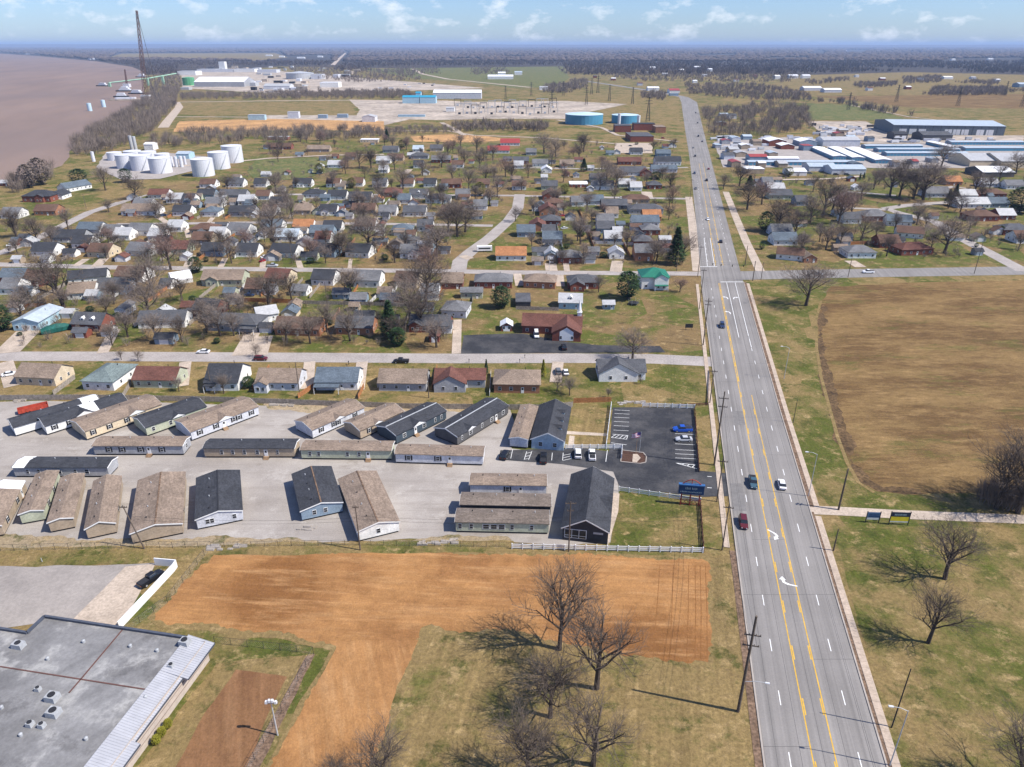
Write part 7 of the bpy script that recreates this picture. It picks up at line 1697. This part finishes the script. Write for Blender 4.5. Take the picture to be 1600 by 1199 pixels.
# garden fences along lot lines
n_ = 0
for y0, y1, xs in ((572, 624, (395, 490, 590, 675, 765)), (436, 476, (60, 102, 176, 232, 312, 408, 452, 484, 548, 612, 686, 738)), (360, 412, (96, 135, 192, 250, 308, 366, 418, 478, 534, 590, 648)), (313, 346, (262, 308, 352, 404, 452, 494, 544, 590, 628)), (480, 520, (210, 296, 420, 518, 632)), (320, 410, (880, 930, 985))):
    for x in xs:
        f0, f1 = rnd.uniform(.0, .3), rnd.uniform(.65, .95); xa, xb = x, x+(x-800)*-.0006*(y1-y0)
        board_fence('garden fence along a lot line, %s in the %s row' % (ORD[xs.index(x)], {572: 'lowest', 436: 'crossing', 360: 'middle', 313: 'upper', 480: 'near street', 320: 'highway block'}[y0]), [(xa, y0+(y1-y0)*f1), (xa+(800-xa)*(y1-y0)*(f1-f0)/(y0+(y1-y0)*f1-HOR), y0+(y1-y0)*f0)], 1.6, M[rnd.choice(['wood_fence', 'wood_fence', 'wood_new', 'trim'])]); n_ += 1
# chain link fences: thin posts, rails and a coarse open mesh of wires
def link_fence(label, pts, h):
    root = empty('chain_link_fence', P(*pts[0])); tag(root, label, 'fence', 'chain link fences'); o = P(*pts[0])
    for p, q in zip(pts, pts[1:]):
        a_, b_ = P(*p)-o, P(*q)-o; d = b_-a_; n = max(1, round(d.length/3)); mb = MB(); L_ = d.length
        for i in range(n+1): mb.cyl(L_*i/n, 0, 0, h, .04, 5)
        mb.tube([(0, 0, h), (L_, 0, h)], [.03, .03], 4)
        mb.build('posts', M['dark'], root, tuple(a_), math.atan2(d.y, d.x))
        mb = MB(); k = int(L_/.35)
        for i in range(k):
            for s in (1, -1):
                x0, x1 = i*.35, i*.35 + s*h*.8
                if 0 <= x1 <= L_: mb.quad((x0, 0, .03), (x0+.012, 0, .03), (x1+.012, 0, h), (x1, 0, h))
        if mb.f: mb.build('wire_mesh', M['steel'], root, tuple(a_), math.atan2(d.y, d.x))['kind'] = 'stuff'
link_fence('chain link fence below the mobile home lot', [(-20, 862), (150, 858), (330, 856)], 1.8)
link_fence('chain link fence from the lot to the yard wall', [(330, 856), (262, 942), (196, 990)], 1.8)
link_fence('chain link fence along the dirt field top', [(330, 856), (560, 852), (800, 856)], 1.5)
link_fence('chain link fence above the brown plot', [(336, 1006), (490, 1022), (440, 1112), (382, 1215)], 1.8)
# ================================================================== SIGNS, FLAGS
an = R(-8)
p = P(1077, 790); sg = empty('roadside_sign', p, an); tag(sg, 'big dark blue roadside sign on a red steel frame', 'sign')
bl_ = plain('sign_blue', (.012, .045, .12), .1, 1, .4); ltb = plain('sign_blue_trim', (.045, .13, .30), .1, 1, .4)
Wd = 42*mpp(786)*.91; zb, zt = 3.5, 5.9
MB().box(-Wd/2, Wd/2, -.35, .35, zb, zt).build('board', bl_, sg)
MB().box(-Wd/2-.08, Wd/2+.08, -.42, .42, zt, zt+.28).build('cap', ltb, sg)
mb = MB()
for x in (-Wd*.36, 0, Wd*.36): mb.box(x-.14, x+.14, -.14, .14, 0, zb)
mb.build('posts', M['red_frame'], sg)
mb = MB()
for z in (.5, 1.7): mb.tube([(-Wd*.42, 0, z), (Wd*.42, 0, z)], [.08, .08], 5)
for i in range(6):
    x0 = -Wd*.42 + i*Wd*.14; mb.tube([(x0, 0, .5), (x0+Wd*.14, 0, 1.7)], [.05, .05], 4); mb.tube([(x0, 0, 1.7), (x0+Wd*.14, 0, .5)], [.05, .05], 4)
mb.build('lattice', M['red_frame'], sg)
mb = MB(); pr_ = [(-Wd*.36 + Wd*.72*i/12, zt+.3 + math.sin(math.pi*i/12)*1.25) for i in range(13)]
mb.tube([(x, 0, z) for x, z in pr_], [.12]*13, 5); mb.tube([(0, 0, zt+.2), (0, 0, zt+1.7)], [.1, .1], 5)
mb.build('arch', M['red_frame'], sg)
# lettering: two words over a long line, worn and too far off to read, as bars of pale strokes
lt_ = plain('sign_lettering', (.24, .32, .36), .2, 2, .5); mb = MB(); r_ = random.Random(3)
for x0, x1, z0, z1 in ((-Wd*.24, -Wd*.05, zb+1.3, zb+2.0), (.02*Wd, Wd*.24, zb+1.3, zb+2.0), (-Wd*.42, Wd*.42, zb+.4, zb+.85)):
    x = x0
    while x < x1: w = r_.uniform(.12, .2); mb.box(x, x+w, -.38, -.355, z0+r_.uniform(0, .1), z1-r_.uniform(0, .15)); x += w + r_.uniform(.12, .2)
mb.build('lettering', lt_, sg)
def hoarding(label, px, w, z0, z1, bands):
    p = P(*px); r = empty('roadside_board', p, R(-3)); tag(r, label, 'sign')
    for s in (-1, 1): obj('post', BOX, r, (s*w/2, 0, 0), 0, (.16, .16, z1+.25), M['dark'])
    for i, (f0, f1, mt) in enumerate(bands): MB().box(-w/2+.09, w/2-.09, -.05-.004*i, .03, z0+(z1-z0)*f0, z0+(z1-z0)*f1).build('panel', mt, r)
    return r
sb1, sb2 = plain('board_blue', (.07, .13, .24), .2, 1.5, .6), plain('board_white', (.55, .57, .55), .1, 1, .6)
hd = hoarding('blue and white board beside the gravel drive, left of two', (1362, 817), 20*mpp(817), .9, 3.0, ((0, .28, sb2), (.28, 1, sb1)))
mb = MB(); r_ = random.Random(5)
for z0 in (1.75, 2.2):
    x = -1.0
    while x < 1.0: w = r_.uniform(.08, .2); mb.box(x, x+w, -.075, -.056, z0, z0+.28); x += w+.09
mb.build('lettering', plain('board_navy', (.03, .06, .14), .1, 1, .6), hd)
ye = plain('board_yellow', (.62, .50, .03), .12, 1, .5); nv = plain('board_dark', (.02, .03, .06), .1, 1, .5)
hd = hoarding('dark and yellow board beside the gravel drive, right of two', (1403, 820.5), 29*mpp(820), .8, 3.6, ((0, .12, sb2), (.12, .56, ye), (.56, 1, nv)))
mb = MB(); x = -1.4
while x < 1.3: w = r_.uniform(.1, .22); mb.box(x, x+w, -.09, -.065, 2.7, 3.15); x += w+.1
mb.build('lettering', lt_, hd)
bd = sheet('flag_bed', [(971, 704), (1005, 708), (1010, 714), (1009, 723), (1000, 725), (970, 722)], M['mulch'], .09, 'mulched bed with flagpoles in the car park')
mb = MB(); ring = [P(x, y) for x, y in ((971, 704), (1005, 708), (1010, 714), (1009, 723), (1000, 725), (970, 722))]
for a_, b_ in zip(ring, ring[1:]+ring[:1]): par((a_.x, a_.y), (b_.x, b_.y), .25, 0, .1, mb)
mb.build('edging', M['kerb'], bd)
sheet('bed_stone', [(989, 710), (996, 710), (1001, 716), (995, 723), (988, 722)], M['drive'], .01, '', parent=bd)
for lab, px, yt, has in (('white flagpole with a red, white and blue flag', (999, 708), 675, 1), ('shorter wooden flagpole beside it', (993.5, 710), 686, 0)):
    p = P(*px); h = zof(px, yt); r = empty('flagpole', p); tag(r, lab, 'flagpole')
    MB().tube([(0, 0, 0), (0, 0, h)], [.07, .04], 8).build('pole', M['steel'] if has else M['deck_wood'], r)
    if has:
        mb = MB(); n = 12
        fm = [plain('flag_red', (.42, .10, .17), .1, 1, .8), plain('flag_white', (.75, .73, .76), .1, 1, .8), plain('flag_navy', (.07, .05, .18), .1, 1, .8)]
        for i in range(n):
            for j in range(7):
                def q(u, v): return (-.05-2.4*u, .25*math.sin(u*7+v)*u, h-.15-1.5*v-.55*u*u)
                mb.quad(q(i/n, j/7), q((i+1)/n, j/7), q((i+1)/n, (j+1)/7), q(i/n, (j+1)/7), 2 if (i < 5 and j < 4) else (0 if j % 2 == 0 else 1))
        mb.build('flag', fm, r)
for px, lab in (((545, 570), 'first'), ((733, 567), 'second'), ((812, 567), 'third'), ((820, 560), 'fourth')):
    o = MB().box(-.07, .07, -.07, .07, 0, 1.1).box(-.14, .14, -.28, .28, 1.1, 1.4).build('mailbox', M['dark'], None, P(*px)); tag(o, 'dark mailbox on a post along the near street, %s from left' % lab, 'mailbox', 'mailboxes')
# basketball hoop board on the big lawn
p = P(1076, 516); o = empty('lawn_board', p); tag(o, 'dark board on posts on the wide lawn', 'sign'); MB().box(-1.5, 1.5, -.08, .08, 1, 2.6).build('panel', M['dark'], o)
for s in (-1, 1): obj('post', BOX, o, (s*1.2, 0, 0), 0, (.12, .12, 1), M['wood_pole'])
# ================================================================== AIR
hz = MB().box(-42000, 42000, -900, 42000, -1.5, 190)
hm = bpy.data.materials.new('haze'); hm.use_nodes = True; hm.node_tree.nodes.clear()
ho = hm.node_tree.nodes.new('ShaderNodeOutputMaterial'); hv = hm.node_tree.nodes.new('ShaderNodeVolumePrincipled')
hv.inputs['Color'].default_value = (0.50, 0.68, 1.0, 1); hv.inputs['Density'].default_value = 5.0e-5; hv.inputs['Anisotropy'].default_value = 0.0
hm.node_tree.links.new(hv.outputs['Volume'], ho.inputs['Volume'])
o = obj('haze', hz.mesh('haze', hm)); o['kind'] = 'stuff'; o['label'] = 'thin blue daylight haze'
